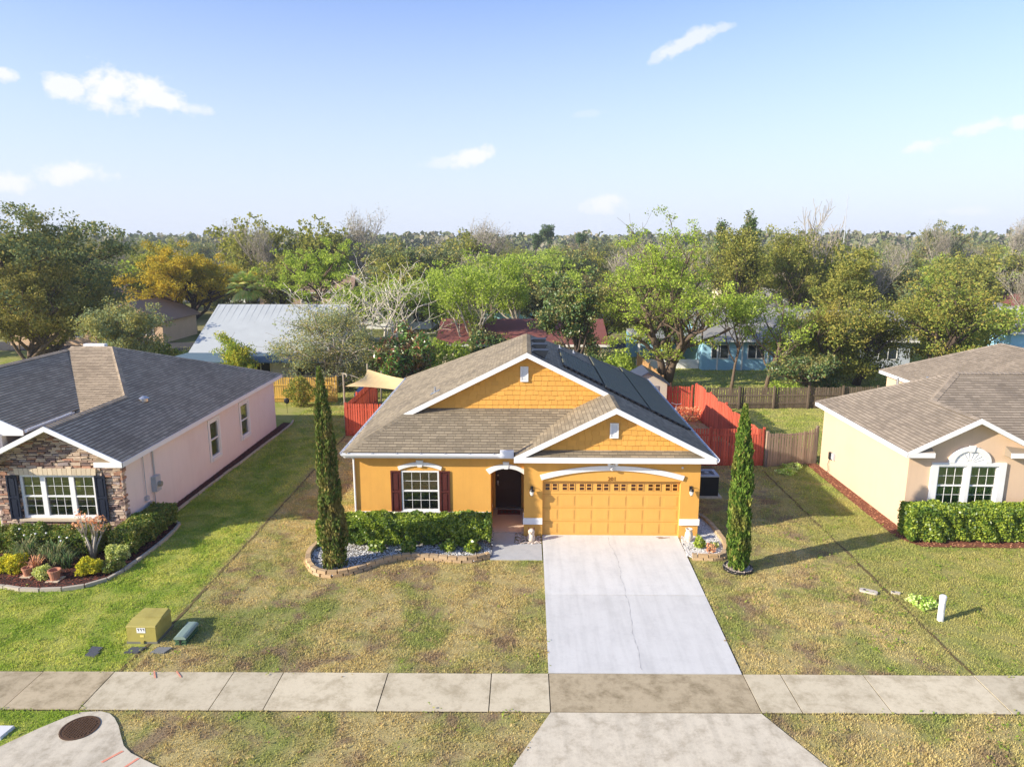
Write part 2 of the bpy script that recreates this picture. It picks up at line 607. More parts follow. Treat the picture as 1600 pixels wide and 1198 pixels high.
# ------------------------------------------------------------------ ground cover colours (world position decides which lot)
def lawn_colour(t, p):
    x, y, z = t.sep(p)
    n_a = t.noise(p, 0.42, 5.0, 0.62, 0.6)
    n_b = t.noise(p, 0.85, 5.0, 0.6, 0.4)
    n_c = t.noise(p, 5.5, 4.0, 0.65)
    n_f = t.noise(p, 38.0, 2.0, 0.6)
    tan, gold, green, brown = (0.50, 0.40, 0.165), (0.60, 0.49, 0.22), (0.29, 0.33, 0.085), (0.32, 0.225, 0.14)
    mid = t.mix(t.ramp(n_c, 0.35, 0.65), tan, gold)
    mid = t.mix(t.math('MULTIPLY', t.ramp(n_a, 0.42, 0.66), 0.9), mid, green)
    mid = t.mix(t.math('MULTIPLY', t.ramp(n_b, 0.50, 0.66), 0.85), mid, brown)
    mid = t.mix(t.math('MULTIPLY', t.ramp(t.noise(p, 2.6, 5.0, 0.65, 0.5), 0.55, 0.72), 0.6), mid, (0.27, 0.18, 0.115))
    left = t.mix(t.ramp(n_b, 0.38, 0.62), (0.285, 0.375, 0.052), (0.51, 0.51, 0.12))
    left = t.mix(t.math('MULTIPLY', t.ramp(n_c, 0.52, 0.7), 0.5), left, (0.14, 0.27, 0.035))
    right = t.mix(t.ramp(n_a, 0.40, 0.62), (0.30, 0.335, 0.085), (0.43, 0.39, 0.13))
    right = t.mix(t.math('MULTIPLY', t.ramp(n_b, 0.55, 0.7), 0.6), right, (0.25, 0.31, 0.06))
    back = t.mix(t.ramp(n_b, 0.35, 0.6), (0.33, 0.38, 0.075), (0.46, 0.44, 0.14))
    far = t.mix(t.ramp(t.noise(p, 0.08, 4.0, 0.6), 0.4, 0.6), (0.22, 0.24, 0.07), (0.36, 0.31, 0.15))
    wob = t.math('MULTIPLY_ADD', n_c, 0.5, -0.25)
    xw = t.math('ADD', x, wob)
    c = t.mix(t.ramp(t.math('MULTIPLY_ADD', wob, 0.8, xw), -10.15, -9.55), left, mid)
    c = t.mix(t.ramp(t.math('MULTIPLY_ADD', t.noise(p, 1.1, 3.0), 3.0, xw), 11.0, 14.0), c, right)
    yw = t.math('ADD', y, wob)
    c = t.mix(t.ramp(yw, 12.0, 17.0), c, back)
    c = t.mix(t.ramp(y, 38.0, 55.0), c, far)
    return t.scale_col(c, t.math('MULTIPLY_ADD', n_f, 0.7, 0.65))

def lawn_mat():
    t = NT('lawn')
    p = t.pos()
    t.principled(t.scale_col(lawn_colour(t, p), 0.72), 0.95, 0.1, 0, t.noise(p, 30.0, 3.0, 0.7), 0.6, 0.03)
    return t.m

def blade_mat():
    t = NT('grass_blades')
    p = t.pos()
    c = lawn_colour(t, p)
    r = t.rand()
    c = t.scale_col(c, t.math('MULTIPLY_ADD', r, 0.55, 0.98))
    d = t.n('ShaderNodeBsdfDiffuse')
    t.l(c, d.inputs[0])
    tr = t.n('ShaderNodeBsdfTranslucent')
    t.l(c, tr.inputs[0])
    m = t.n('ShaderNodeMixShader')
    m.inputs[0].default_value = 0.4
    t.l(d.outputs[0], m.inputs[1])
    t.l(tr.outputs[0], m.inputs[2])
    t.l(m.outputs[0], t.out.inputs['Surface'])
    return t.m

M_LAWN, M_BLADE = lawn_mat(), blade_mat()

# one ground sheet to the horizon, finer near the lots
g = MB()
xs = [-2400, -800, -200, -60, 60, 200, 800, 2400]
ys = [-390, -200, -60, -14.2, 60, 300, 1200, 2600]
for i in range(len(xs) - 1):
    for j in range(len(ys) - 1):
        g.poly([(xs[i], ys[j], 0), (xs[i + 1], ys[j], 0), (xs[i + 1], ys[j + 1], 0), (xs[i], ys[j + 1], 0)])
kind(g.build('ground', M_LAWN), 'structure')

# ------------------------------------------------------------------ concrete
def concrete_mat(name, base, stain, amt, edge=None, scale=1.1, fine=0.16, tracks=0.0):
    t = NT(name)
    p = t.pos()
    f = t.ramp(t.noise(p, scale * 1.5, 9.0, 0.74, 0.15), 0.42, 0.70)
    c = t.mix(t.math('MULTIPLY', f, amt), base, stain)
    f2 = t.ramp(t.noise(p, scale * 9.0, 6.0, 0.75), 0.5, 0.75)
    c = t.mix(t.math('MULTIPLY', f2, amt * 0.45), c, tuple(x * 0.7 for x in stain))
    k = t.math('MULTIPLY_ADD', t.noise(p, 70.0, 2.0, 0.6), 2 * fine, 1 - fine)
    if tracks:                              # wear along the way the wheels roll
        mp = t.n('ShaderNodeMapping')
        mp.inputs['Scale'].default_value = (1.6, 0.13, 1.0)
        t.l(p, mp.inputs[0])
        k = t.math('MULTIPLY', k, t.math('MULTIPLY_ADD', t.ramp(t.noise(mp.outputs[0], 2.2, 6.0, 0.6), 0.4, 0.7), -tracks, 1.0))
    r = t.n('ShaderNodeObjectInfo').outputs['Random']
    k = t.math('MULTIPLY', k, t.math('MULTIPLY_ADD', r, 0.16, 0.92))
    t.principled(t.scale_col(c, k), 0.9, 0.08, 0, t.noise(p, 90.0, 2.0, 0.6), 0.25, 0.004)
    return t.m
M_WALK = concrete_mat('walk_concrete', S(202, 190, 162), S(140, 126, 98), 0.62)
M_WALK_D = concrete_mat('dirty_walk_concrete', S(178, 163, 134), S(112, 99, 72), 0.75)
M_DRIVE = concrete_mat('driveway_paint', S(207, 206, 201), S(188, 187, 183), 0.5, scale=0.9, fine=0.06, tracks=0.10)
M_APRON = concrete_mat('apron_concrete', S(204, 194, 172), S(144, 132, 110), 0.6, scale=1.5, tracks=0.14)
M_CRACK = pmat('crack_dirt', S(132, 130, 130), 0.95)
M_GAP = pmat('joint_soil', S(58, 50, 38), 1.0, piece=0.1)
M_ASPH = pmat('asphalt', (0.05, 0.05, 0.05), 0.9, 0.2, 1.0, fine=0.3, fscale=90)
def wy(x, base):
    return base + 0.0105 * x
WALK_FAR, WALK_NEAR = -8.17, -9.585
sw = bpy.data.objects.new('sidewalk', None)
COL.objects.link(sw)
sw['kind'] = 'structure'
soil = MB()
soil.poly([(-40, wy(-40, WALK_NEAR - .03), 0.006), (40, wy(40, WALK_NEAR - .03), 0.006), (40, wy(40, WALK_FAR + .03), 0.006), (-40, wy(-40, WALK_FAR + .03), 0.006)])
soil.build('joint_soil', M_GAP, sw)
def slab(x0, x1, m, dz=0.0, lean=0.0):
    b = MB()
    g = 0.012
    x0, x1 = x0 + g, x1 - g
    pts = [(x0, wy(x0, WALK_NEAR)), (x1, wy(x1, WALK_NEAR)), (x1, wy(x1, WALK_FAR)), (x0, wy(x0, WALK_FAR))]
    b.hexa([(a, c, -0.05) for a, c in pts], [(a, c, 0.022 + dz + lean * (k in (1, 2))) for k, (a, c) in enumerate(pts)])
    return b.build('slab', m, sw)
edges = [-31.0, -28.0, -25.0, -22.0, -19.0, -16.3, -14.9, -13.4, -11.84, -10.08, -7.13, -5.9, -3.32, -0.78, 0.62, 5.38, 6.30, 8.32, 11.0, 13.9, 17.0, 20.0, 24.0, 30.0]
for k, (a, b_) in enumerate(zip(edges, edges[1:])):
    slab(a, b_, M_WALK_D if (a == 0.62 or a in (-11.84, -13.4)) else M_WALK, random.uniform(0, 0.008), random.uniform(-.004, .004))
for (px, py, rot) in ((-9.02, -8.42, 0.3), (-8.43, -8.40, 0.5)):
    b = MB()
    c, s_ = math.cos(rot), math.sin(rot)
    q = lambda a, d: (px + a * c - d * s_, py + a * s_ + d * c, 0.044)
    b.poly([q(-.02, .2), q(-.05, .18), q(.03, -.14), q(.06, -.12)][::-1])
    b.build('paint_mark', pmat('marking_paint', S(214, 142, 116), 0.9, 0.3, 14.0), sw)

# driveway of two slabs with a cut joint and a wandering crack
dw = bpy.data.objects.new('driveway', None)
COL.objects.link(dw)
dw['kind'] = 'structure'
MB().poly([(.64, -8.16, .008), (5.40, -8.11, .008), (5.55, -.2, .008), (.66, -.2, .008)]).build('joint_soil', M_GAP, dw)
def dslab(x00, x01, y0, x10, x11, y1):
    MB().hexa([(x00, y0, -.06), (x01, y0 + .03, -.06), (x11, y1, -.06), (x10, y1, -.06)], [(x00, y0, .03), (x01, y0 + .03, .03), (x11, y1, .034), (x10, y1, .034)]).build('slab', M_DRIVE, dw)
dslab(.62, 5.36, -8.13, .65, 5.44, -4.245)
dslab(.65, 5.44, -4.230, .67, 5.53, 0.19)
cr = [(3.01, -.05), (3.0, -.67), (3.05, -1.0), (3.13, -1.83), (3.10, -2.3), (3.12, -2.7), (3.06, -3.18), (3.10, -3.6), (3.05, -4.2), (3.10, -4.7), (3.05, -5.31), (2.98, -6.0), (2.94, -6.62), (3.0, -7.0), (2.98, -7.4), (2.91, -8.1)]
fine = []
for a, b_ in zip(cr, cr[1:]):
    for k in range(6):
        t_ = k / 6
        fine.append((a[0] + (b_[0] - a[0]) * t_ + random.uniform(-.022, .022), a[1] + (b_[1] - a[1]) * t_))
b = MB()
for k in range(len(fine) - 1):
    w0, w1 = 0.0024 + 0.0016 * math.sin(k * 1.3), 0.0024 + 0.0016 * math.sin((k + 1) * 1.3)
    (x0, y0), (x1, y1) = fine[k], fine[k + 1]
    b.poly([(x0 - w0, y0, .0385), (x1 - w1, y1, .0385), (x1 + w1, y1, .0385), (x0 + w0, y0, .0385)])
b.build('crack', M_CRACK, dw)
st = []
for k in range(18):
    a = 2 * math.pi * k / 18
    q = 1 + .35 * math.sin(3 * a + 1) + .2 * math.sin(5 * a)
    st.append((4.95 + .20 * q * math.cos(a), -.06 + .07 * q * math.sin(a), .0390))
MB().poly(st).build('oil_stain', pmat('oil_stain', S(150, 132, 112), .9, .3, 9.0), dw)

ap = MB()
ap.prism([(.62, -9.61, -.05), (-1.0, -12.9, -.05), (7.0, -12.9, -.05), (5.36, -9.57, -.05)], (0, 0, .075))
kind(ap.build('driveway_apron', M_APRON), 'structure')

# the walk to the porch
MB_ = MB().hexa([(-1.12, -1.88, -.05), (.62, -1.88, -.05), (.62, -.62, -.05), (-1.12, -.62, -.05)], [(-1.12, -1.88, .03), (.62, -1.88, .03), (.62, -.62, .03), (-1.12, -.62, .03)])
MB_.hexa([(-1.12, -.618, -.05), (-.35, -.618, -.05), (-.30, .28, -.05), (-1.15, .28, -.05)], [(-1.12, -.618, .03), (-.35, -.618, .03), (-.30, .28, .03), (-1.15, .28, .03)])
kind(MB_.build('front_path', concrete_mat('path_paint', S(184, 184, 182), S(160, 161, 160), 0.5, scale=2.0, fine=0.05)), 'structure')

# storm inlet top beside the road, with its round cover
INLET = [(-12.6, -12.3), (-10.99, -10.92), (-10.56, -10.36), (-10.2, -9.98), (-9.95, -9.80), (-9.55, -9.76), (-9.30, -9.83), (-9.1, -9.98), (-8.85, -10.25), (-8.63, -10.55), (-8.4, -10.85), (-8.13, -11.06), (-7.48, -11.38), (-6.6, -11.75), (-6.0, -12.9), (-12.6, -12.9)]
kind(MB().prism([(x, y, -.05) for x, y in INLET][::-1], (0, 0, .085)).build('inlet_slab', M_APRON), 'structure')
for pts in (((-8.36, -11.0), (-8.30, -11.02), (-8.55, -11.35), (-8.61, -11.33)), ((-7.92, -11.2), (-7.86, -11.22), (-8.02, -11.5), (-8.08, -11.5))):
    MB().poly([(x, y, .0405) for x, y in pts][::-1]).build('paint_mark', bpy.data.materials['marking_paint'], bpy.data.objects['inlet_slab'])
M_IRON = pmat('rusty_iron', S(92, 70, 52), 0.75, 0.3, 8.0, fine=0.25, fscale=80, metal=0.4)
mh = thing('manhole_cover', 'round rusty brown iron cover set in the concrete inlet slab', 'manhole cover', (-9.66, -10.33, .036))
MB().lathe([(.395, 0), (.395, .012), (.36, .014), (.36, .006)], (-9.66, -10.33, .036), 32).build('rim', M_IRON, mh)
b = MB()
for i in range(-6, 7):
    for j in range(-6, 7):
        x, y = i * .055, j * .055 + (.027 if i % 2 else 0)
        if math.hypot(x, y) < .33:
            b.box(-9.66 + x - .019, -9.66 + x + .019, -10.33 + y - .019, -10.33 + y + .019, .04, .053)
kind(b.build('stud_pattern', M_IRON, mh), 'stuff')

# road beyond the near edge
kind(MB().poly([(-400, -19.5, .004), (400, -19.5, .004), (400, -13.1, .004), (-400, -13.1, .004)]).build('road', M_ASPH), 'structure')
kb = MB().box(-60, 60, -13.1, -12.92, -.05, .1)
kind(kb.build('kerb', M_APRON), 'structure')

# dug edges between the three lots
def strip(name, pts, w, m, z):
    b = MB()
    for (x0, y0), (x1, y1) in zip(pts, pts[1:]):
        a0, a1 = w * random.uniform(.6, 1.3), w * random.uniform(.6, 1.3)
        b.poly([(x0 - a0, y0, z), (x0 + a0, y0, z), (x1 + a1, y1, z), (x1 - a1, y1, z)])
    return kind(b.build(name, m), 'structure')
M_SOIL = pmat('edge_soil', S(98, 84, 52), 1.0, 0.3, 5.0, fine=0.3, fscale=40)
pl = [(-9.97 + .25 * min(1, max(0, (k * .35) / 3.0)) + random.uniform(-.02, .02), -8.25 + k * .35) for k in range(62)]
strip('lawn_edge', pl, .042, M_SOIL, .012)
pr = [(11.04 + random.uniform(-.03, .03), -8.0 + k * .4) for k in range(40)]
strip('lawn_edge', pr, .05, M_SOIL, .012)

# ------------------------------------------------------------------ grass blades
FOOT = [[(-6.1, .4), (6.25, .4), (6.25, 14), (-6.1, 14)], [(0, -.1), (6.25, -.1), (6.25, .5), (0, .5)],
        [(-1.2, -1.95), (.72, -1.95), (.72, .5), (-1.2, .5)], [(.61, -8.2), (5.38, -8.2), (5.53, .3), (.65, .3)],
        [(-50, -9.59 - .525), (50, -9.59 + .525), (50, -8.16 + .525), (-50, -8.16 - .525)],
        [(.68, -9.5), (-1.05, -13), (7.1, -13), (5.30, -9.5)], INLET,
        [(-60, -.6), (-13.62, -.6), (-13.62, 15), (-60, 15)], [(13.45, .8), (60, .8), (60, 17), (13.45, 8.6)]]
BED_MAIN = [(-1.1, .4), (-1.08, -1.66), (-1.65, -2.12), (-2.51, -2.02), (-3.82, -1.85), (-4.61, -2.2), (-5.28, -2.85), (-6.0, -3.25), (-6.55, -3.12), (-7.07, -2.5), (-7.28, -1.6), (-7.1, -.6), (-6.1, .1), (-6.1, .4)]
BED_RIGHT = [(5.62, 0), (5.52, -.7), (5.48, -1.6), (5.7, -1.80), (6.55, -1.78), (6.95, -.9), (7.02, 0.1), (6.85, 1.8), (6.3, 2.2), (6.2, 0)]
BED_LEFT = [(-60, -.5), (-60, -4.0), (-16.09, -4.02), (-15.4, -4.2), (-14.72, -4.26), (-13.8, -4.12), (-13.09, -3.66), (-12.85, -2.76), (-12.72, -1.21), (-12.75, .14), (-12.91, .95), (-13.3, 1.25), (-13.62, 1.4), (-13.62, -.5)]
BED_STRIP = [(-14.05, 1.3), (-13.62, 1.4), (-13.60, 5.3), (-13.50, 10.1), (-13.46, 15.7), (-14.05, 15.9)]
BED_RSTRIP = [(13.95, 9.0), (13.4, 8.6), (13.34, .4), (13.5, -.15), (13.85, -.62), (17.3, -.68), (40, -.7), (40, 1.0), (13.95, 1.0)]
CIRC = [(6.95 + .47 * math.cos(k * .5236), -2.40 + .47 * math.sin(k * .5236)) for k in range(12)]
HOLES = FOOT + [BED_MAIN, BED_RIGHT, BED_LEFT, BED_STRIP, BED_RSTRIP, CIRC,
    [(-10.55, -7.15), (-9.6, -7.15), (-9.6, -5.7), (-10.55, -5.7)]]

def blades(name, n, x0, x1, y0, y1, w, h, m, seed, holes, lean=0.55):
    r = np.random.default_rng(seed)
    x = r.uniform(x0, x1, n)
    y = r.uniform(y0, y1, n)
    keep = np.ones(n, dtype=bool)
    for p in holes:
        keep &= ~in_poly(x, y, p)
    keep &= ~((np.abs(x + 9.75) < .06) & (y < 13) & (r.uniform(0, 1, n) < .7)) & ~((np.abs(x - 11.04) < .06) & (y < 8) & (r.uniform(0, 1, n) < .45))
    cl = np.sin(x * 2.3 + 1.7 * np.sin(y * 1.9)) * np.sin(y * 2.9 + 1.3 * np.sin(x * 2.1)) + .6 * np.sin(x * 7.1 + y * 5.3) * np.sin(y * 6.7 - x * 3.1)
    keep &= r.uniform(0, 1, n) < np.clip(.80 + .35 * cl, .3, 1)
    x, y = x[keep], y[keep]
    n = len(x)
    a = r.uniform(0, 2 * np.pi, n)
    ww = w * r.uniform(.6, 1.3, n)
    hh = h * r.uniform(.45, 1.45, n) * np.clip(1 + .35 * cl[keep], .6, 1.5)
    la = r.uniform(0, 2 * np.pi, n)
    ll = hh * lean * r.uniform(.2, 1.6, n)
    v = np.zeros((n, 3, 3))
    v[:, 0] = np.stack([x - np.cos(a) * ww, y - np.sin(a) * ww, np.full(n, -.004)], 1)
    v[:, 1] = np.stack([x + np.cos(a) * ww, y + np.sin(a) * ww, np.full(n, -.004)], 1)
    v[:, 2] = np.stack([x + np.cos(la) * ll, y + np.sin(la) * ll, hh], 1)
    f = np.arange(n * 3).reshape(n, 3)
    o = np_mesh(name, v.reshape(-1, 3), f, m, None, 3)
    o['kind'] = 'stuff'
    o['category'] = 'grass'
    return o
gr = blades('front_lawn_grass', 820000, -17.5, 18.0, -12.9, 4.0, .013, .038, M_BLADE, 3, HOLES)
gr['label'] = 'short patchy tan and green grass of the front lawns'
gs = blades('side_lawn_grass', 130000, -13.7, 20.0, 4.0, 20.5, .022, .055, M_BLADE, 4, HOLES)
gs['label'] = 'green grass beside and behind the houses'
gb = blades('back_field_grass', 60000, -40.0, 40.0, 20.5, 45.0, .05, .10, M_BLADE, 5, HOLES)
gb['label'] = 'sunlit grass of the yards beyond the back fences'

def tufts(name, n, x0, x1, y0, y1, m, seed, label, size=.05, per=9):
    r = np.random.default_rng(seed)
    cx, cy = r.uniform(x0, x1, n), r.uniform(y0, y1, n)
    k_ = np.ones(n, dtype=bool)
    for p in HOLES:
        k_ &= ~in_poly(cx, cy, p)
    cx, cy = cx[k_], cy[k_]
    n = len(cx)
    rad = r.uniform(.04, .13, n)
    x = np.repeat(cx, per) + r.normal(0, 1, n * per) * np.repeat(rad, per)
    y = np.repeat(cy, per) + r.normal(0, 1, n * per) * np.repeat(rad, per)
    N = n * per
    a, s_ = r.uniform(0, 2 * np.pi, N), size * r.uniform(.5, 1.3, N)
    z = r.uniform(.02, .07, N)
    u = np.stack([np.cos(a), np.sin(a), r.uniform(-.3, .6, N)], 1) * s_[:, None]
    w = np.stack([-np.sin(a), np.cos(a), r.uniform(-.3, .3, N)], 1) * (s_ * .6)[:, None]
    P = np.stack([x, y, z], 1)
    v = np.stack([P - u, P + w, P + u, P - w], 1).reshape(-1, 3)
    o = np_mesh(name, v, np.arange(N * 4).reshape(N, 4), m, None, 4)
    o['kind'] = 'stuff'
    o['label'] = label
M_TUFT = leafmat('lawn_weed_leaf', (.085, .135, .018), (.17, .215, .03), (.19, .18, .05), .35, .2, 1.0)
M_TUFTD = leafmat('dry_tuft_leaf', (.20, .15, .06), (.27, .205, .09), (.13, .085, .05), .3, .2, 1.0)
tufts('lawn_weeds', 1500, -17.5, -9.9, -12.8, 12, M_TUFT, 31, 'broad-leaved weeds scattered through the left lawn', .034)
tufts('lawn_weeds', 420, -9.6, 11.0, -12.8, 2, M_TUFT, 32, 'scattered green weeds in the middle lawn', .03, 7)
tufts('dry_tufts', 650, -9.6, 11.0, -12.8, 8, M_TUFTD, 33, 'dry straw tufts in the middle lawn', .034, 8)
tufts('lawn_weeds', 900, 9.0, 18, -12.8, 8, M_TUFT, 34, 'weeds scattered through the right lawn', .034)
# ------------------------------------------------------------------ building materials
M_ORANGE = pmat('orange_stucco', (0.72, 0.375, 0.082), 0.9, 0.06, 1.3, fine=0.10, fscale=55, bump=0.35, bscale=70, bdist=0.012, dirt=(0.53, 0.255, 0.060), dirt_scale=0.9, dirt_amt=0.35, streak=.05)
M_SHAKE = pmat('orange_shake', (0.71, 0.365, 0.078), 0.85, 0.06, 2.0, piece=0.07, fine=0.06, fscale=50)
M_GDOOR = pmat('orange_door_paint', (0.72, 0.380, 0.088), 0.55, 0.05, 1.4, fine=0.04, streak=.03)
M_WHITE = pmat('white_trim', (0.80, 0.79, 0.76), 0.6, 0.05, 2.5, fine=0.03, dirt=(0.62, 0.60, 0.55), dirt_scale=2.5, dirt_amt=0.3)
M_GUTTER = pmat('white_gutter_metal', (0.78, 0.79, 0.80), 0.4, 0.05, 3.0)
M_SOFFIT = pmat('soffit', (0.66, 0.62, 0.54), 0.8)
M_SH_TAN = pmat('tan_shingle', S(144, 131, 108), 0.95, 0.16, 0.9, piece=0.20, fine=0.25, fscale=70, dirt=S(88, 80, 68), dirt_scale=0.7, dirt_amt=0.45)
M_SH_GREY = pmat('weathered_shingle', (.42, .325, .215), 0.95, 0.16, 0.8, piece=0.20, fine=0.25, fscale=70, dirt=(.26, .195, .125), dirt_scale=0.6, dirt_amt=0.5)
M_SH_BRN = pmat('brown_shingle', S(146, 133, 116), 0.95, 0.15, 0.8, piece=0.18, fine=0.22, fscale=70, dirt=S(92, 84, 76), dirt_scale=0.7, dirt_amt=0.45)
M_BAND = pmat('shingle_shadow_band', S(110, 99, 83), 1.0, .2, 2.0, fine=.2)  # printed course band; also paints the shadow line along each butt
M_BANDG = pmat('grey_shingle_shadow_band', (.17, .128, .085), 1.0, .2, 2.0, fine=.2)  # same band and painted course shadow for the weathered roof
M_DECK = pmat('roof_underlay', S(84, 76, 62), 1.0)
M_BROWN = pmat('shutter_brown', S(84, 40, 36), 0.5, 0.06)
M_DOORB = pmat('dark_door', S(58, 34, 30), 0.45, 0.1)
M_BLACK = pmat('black_metal', (0.02, 0.02, 0.022), 0.45)
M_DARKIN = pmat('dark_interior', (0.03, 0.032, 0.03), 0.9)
M_BLIND = pmat('window_blind', (0.34, 0.36, 0.33), 0.8)
M_GLASS = glassmat('window_glass', (0.62, 0.68, 0.64), 0.5)
M_PORCHF = pmat('porch_floor', S(190, 174, 160), 0.8, 0.1, 2.0)
M_STEEL = pmat('steel', (0.55, 0.56, 0.57), 0.35, 0.05, metal=0.8)
M_PVC = pmat('grey_pipe', (0.45, 0.46, 0.47), 0.6)
M_LENS = pmat('lamp_glass', (0.75, 0.72, 0.62), 0.2)

def V3(*a):
    return Vector(a)

def roof_plane(parent, o, u, v, polys, deck=True, th=0.06):
    """roof boards under the shingles: thin slabs along the plane"""
    o, u, v = Vector(o), Vector(u).normalized(), Vector(v).normalized()
    n = u.cross(v).normalized()
    b = MB()
    for p in polys:
        p = ccw([(float(a), float(c)) for a, c in p])
        pts = [o + u * a + v * c - n * th for a, c in p]
        b.prism(pts, n * th)
    return b

def seg_arch(cx, z_end, half, rise, n=12):
    """points of a flat arch from left to right (x, z)"""
    rad = (half * half + rise * rise) / (2 * rise)
    cz = z_end + rise - rad
    a = math.asin(half / rad)
    return [(cx + rad * math.sin(-a + 2 * a * k / n), cz + rad * math.cos(-a + 2 * a * k / n)) for k in range(n + 1)]

def arch_band(b, lo, hi, y0, y1):
    for k in range(len(lo) - 1):
        (ax, az), (bx, bz) = lo[k], lo[k + 1]
        (cx, cz), (dx, dz) = hi[k], hi[k + 1]
        b.hexa([(ax, y0, az), (bx, y0, bz), (bx, y1, bz), (ax, y1, az)], [(cx, y0, cz), (dx, y0, dz), (dx, y1, dz), (cx, y1, cz)])

def window_unit(parent, o, ux, w, h, cols, rows, frame=0.06, mid=True, name='window', depth=0.10, inset=0.0, blind=None, label=None, grid_low=True, m=None, bar=0.014):
    """double-hung window in the plane through o (lower left outside corner), ux along the wall; the outside is ux x z"""
    ux = Vector(ux).normalized()
    nz = Vector((0, 0, 1))
    nn = ux.cross(nz)                                  # outward
    m = m or M_WHITE
    def P(a, c, d):
        return Vector(o) + ux * a + nz * c + nn * d
    def bx(b, a0, a1, c0, c1, d0, d1):
        b.hexa([P(a0, c0, d1), P(a1, c0, d1), P(a1, c0, d0), P(a0, c0, d0)], [P(a0, c1, d1), P(a1, c1, d1), P(a1, c1, d0), P(a0, c1, d0)])
    f = MB()
    d0, d1 = -depth - inset, 0.015 - inset
    bx(f, 0, frame, 0, h, d0, d1)
    bx(f, w - frame, w, 0, h, d0, d1)
    bx(f, frame, w - frame, 0, frame, d0, d1)
    bx(f, frame, w - frame, h - frame, h, d0, d1)
    fr = f.build(name, m, parent)
    if label:
        fr['label'] = label
    r = MB()
    bx(r, frame, w - frame, h / 2 - .028, h / 2 + .028, d0 + .02, d1 - .012)
    r.build('meeting_rail', m, fr)
    for half in (0, 1):
        c0, c1 = (frame, h / 2 - .028) if half == 0 else (h / 2 + .028, h - frame)
        dd = d1 - .05 - (.02 if half == 0 else 0)
        p = MB()
        p.poly([P(frame, c0, dd), P(w - frame, c0, dd), P(w - frame, c1, dd), P(frame, c1, dd)])
        p.build('pane', M_GLASS, fr)
        if half == 0 and not grid_low:
            continue
        q = MB()
        for k in range(1, cols):
            a = frame + (w - 2 * frame) * k / cols
            bx(q, a - bar / 2, a + bar / 2, c0, c1, dd + .002, dd + .014)
        for k in range(1, rows):
            c = c0 + (c1 - c0) * k / rows
            bx(q, frame, w - frame, c - bar / 2, c + bar / 2, dd + .003, dd + .012)
        q.build('glazing_bars', m, fr)
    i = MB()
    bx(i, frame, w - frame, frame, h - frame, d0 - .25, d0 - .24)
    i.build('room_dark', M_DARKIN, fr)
    if blind is not None:
        s_ = MB()
        n_ = 26
        for k in range(n_):
            c = frame + (h - 2 * frame) * (k + .5) / n_
            dz = (h - 2 * frame) / n_ * .42
            s_.poly([P(frame, c - dz, d0 - .05), P(w - frame, c - dz, d0 - .05), P(w - frame, c + dz, d0 - .02), P(frame, c + dz, d0 - .02)])
        s_.build('blind', blind, fr)
    return fr

def shutter(parent, o, ux, w, h, m, name='shutter'):
    ux = Vector(ux).normalized()
    nz = Vector((0, 0, 1))
    nn = ux.cross(nz)
    P = lambda a, c, d: Vector(o) + ux * a + nz * c + nn * d
    def bx(b, a0, a1, c0, c1, d0, d1):
        b.hexa([P(a0, c0, d1), P(a1, c0, d1), P(a1, c0, d0), P(a0, c0, d0)], [P(a0, c1, d1), P(a1, c1, d1), P(a1, c1, d0), P(a0, c1, d0)])
    b = MB()
    t = .055
    bx(b, 0, t, 0, h, 0.002, .045)
    bx(b, w - t, w, 0, h, 0.002, .045)
    for c in (0, h * .5 - t / 2, h - t):
        bx(b, t, w - t, c, c + t, 0.002, .045)
    s_ = b.build(name, m, parent)
    for c0, c1 in ((t, h * .5 - t / 2), (h * .5 + t / 2, h - t)):
        q = MB()
        bx(q, t, w - t, c0, c1, 0.002, .018)
        bx(q, t + .045, w - t - .045, c0 + .05, c1 - .05, .018, .036)
        q.build('panel', m, s_)
    return s_

def gable_vent(parent, cx, y, z0, z1, w):
    b = MB()
    b.box(cx - w / 2, cx - w / 2 + .05, y - .05, y, z0, z1).box(cx + w / 2 - .05, cx + w / 2, y - .05, y, z0, z1)
    b.box(cx - w / 2 + .05, cx + w / 2 - .05, y - .05, y, z0, z0 + .05).box(cx - w / 2 + .05, cx + w / 2 - .05, y - .05, y, z1 - .05, z1)
    v = b.build('gable_vent', M_WHITE, parent)
    n = 7
    for k in range(n):
        z = z0 + .05 + (z1 - z0 - .1) * k / n
        dz = (z1 - z0 - .1) / n
        MB().hexa([(cx - w / 2 + .05, y - .045, z), (cx + w / 2 - .05, y - .045, z), (cx + w / 2 - .05, y - .038, z), (cx - w / 2 + .05, y - .038, z)],
                  [(cx - w / 2 + .05, y - .012, z + dz * .95), (cx + w / 2 - .05, y - .012, z + dz * .95), (cx + w / 2 - .05, y - .005, z + dz * .95), (cx - w / 2 + .05, y - .005, z + dz * .95)]).build('louver', M_WHITE, v)
    return v

def rake_board(b, p, q, y, h=.19, t=.04, drop=.0):
    """white board along a gable slope in the plane y (front face at y)"""
    (x0, z0), (x1, z1) = p, q
    b.hexa([(x0, y, z0 - h - drop), (x1, y, z1 - h - drop), (x1, y + t, z1 - h - drop), (x0, y + t, z0 - h - drop)],
           [(x0, y, z0 - drop), (x1, y, z1 - drop), (x1, y + t, z1 - drop), (x0, y + t, z0 - drop)])

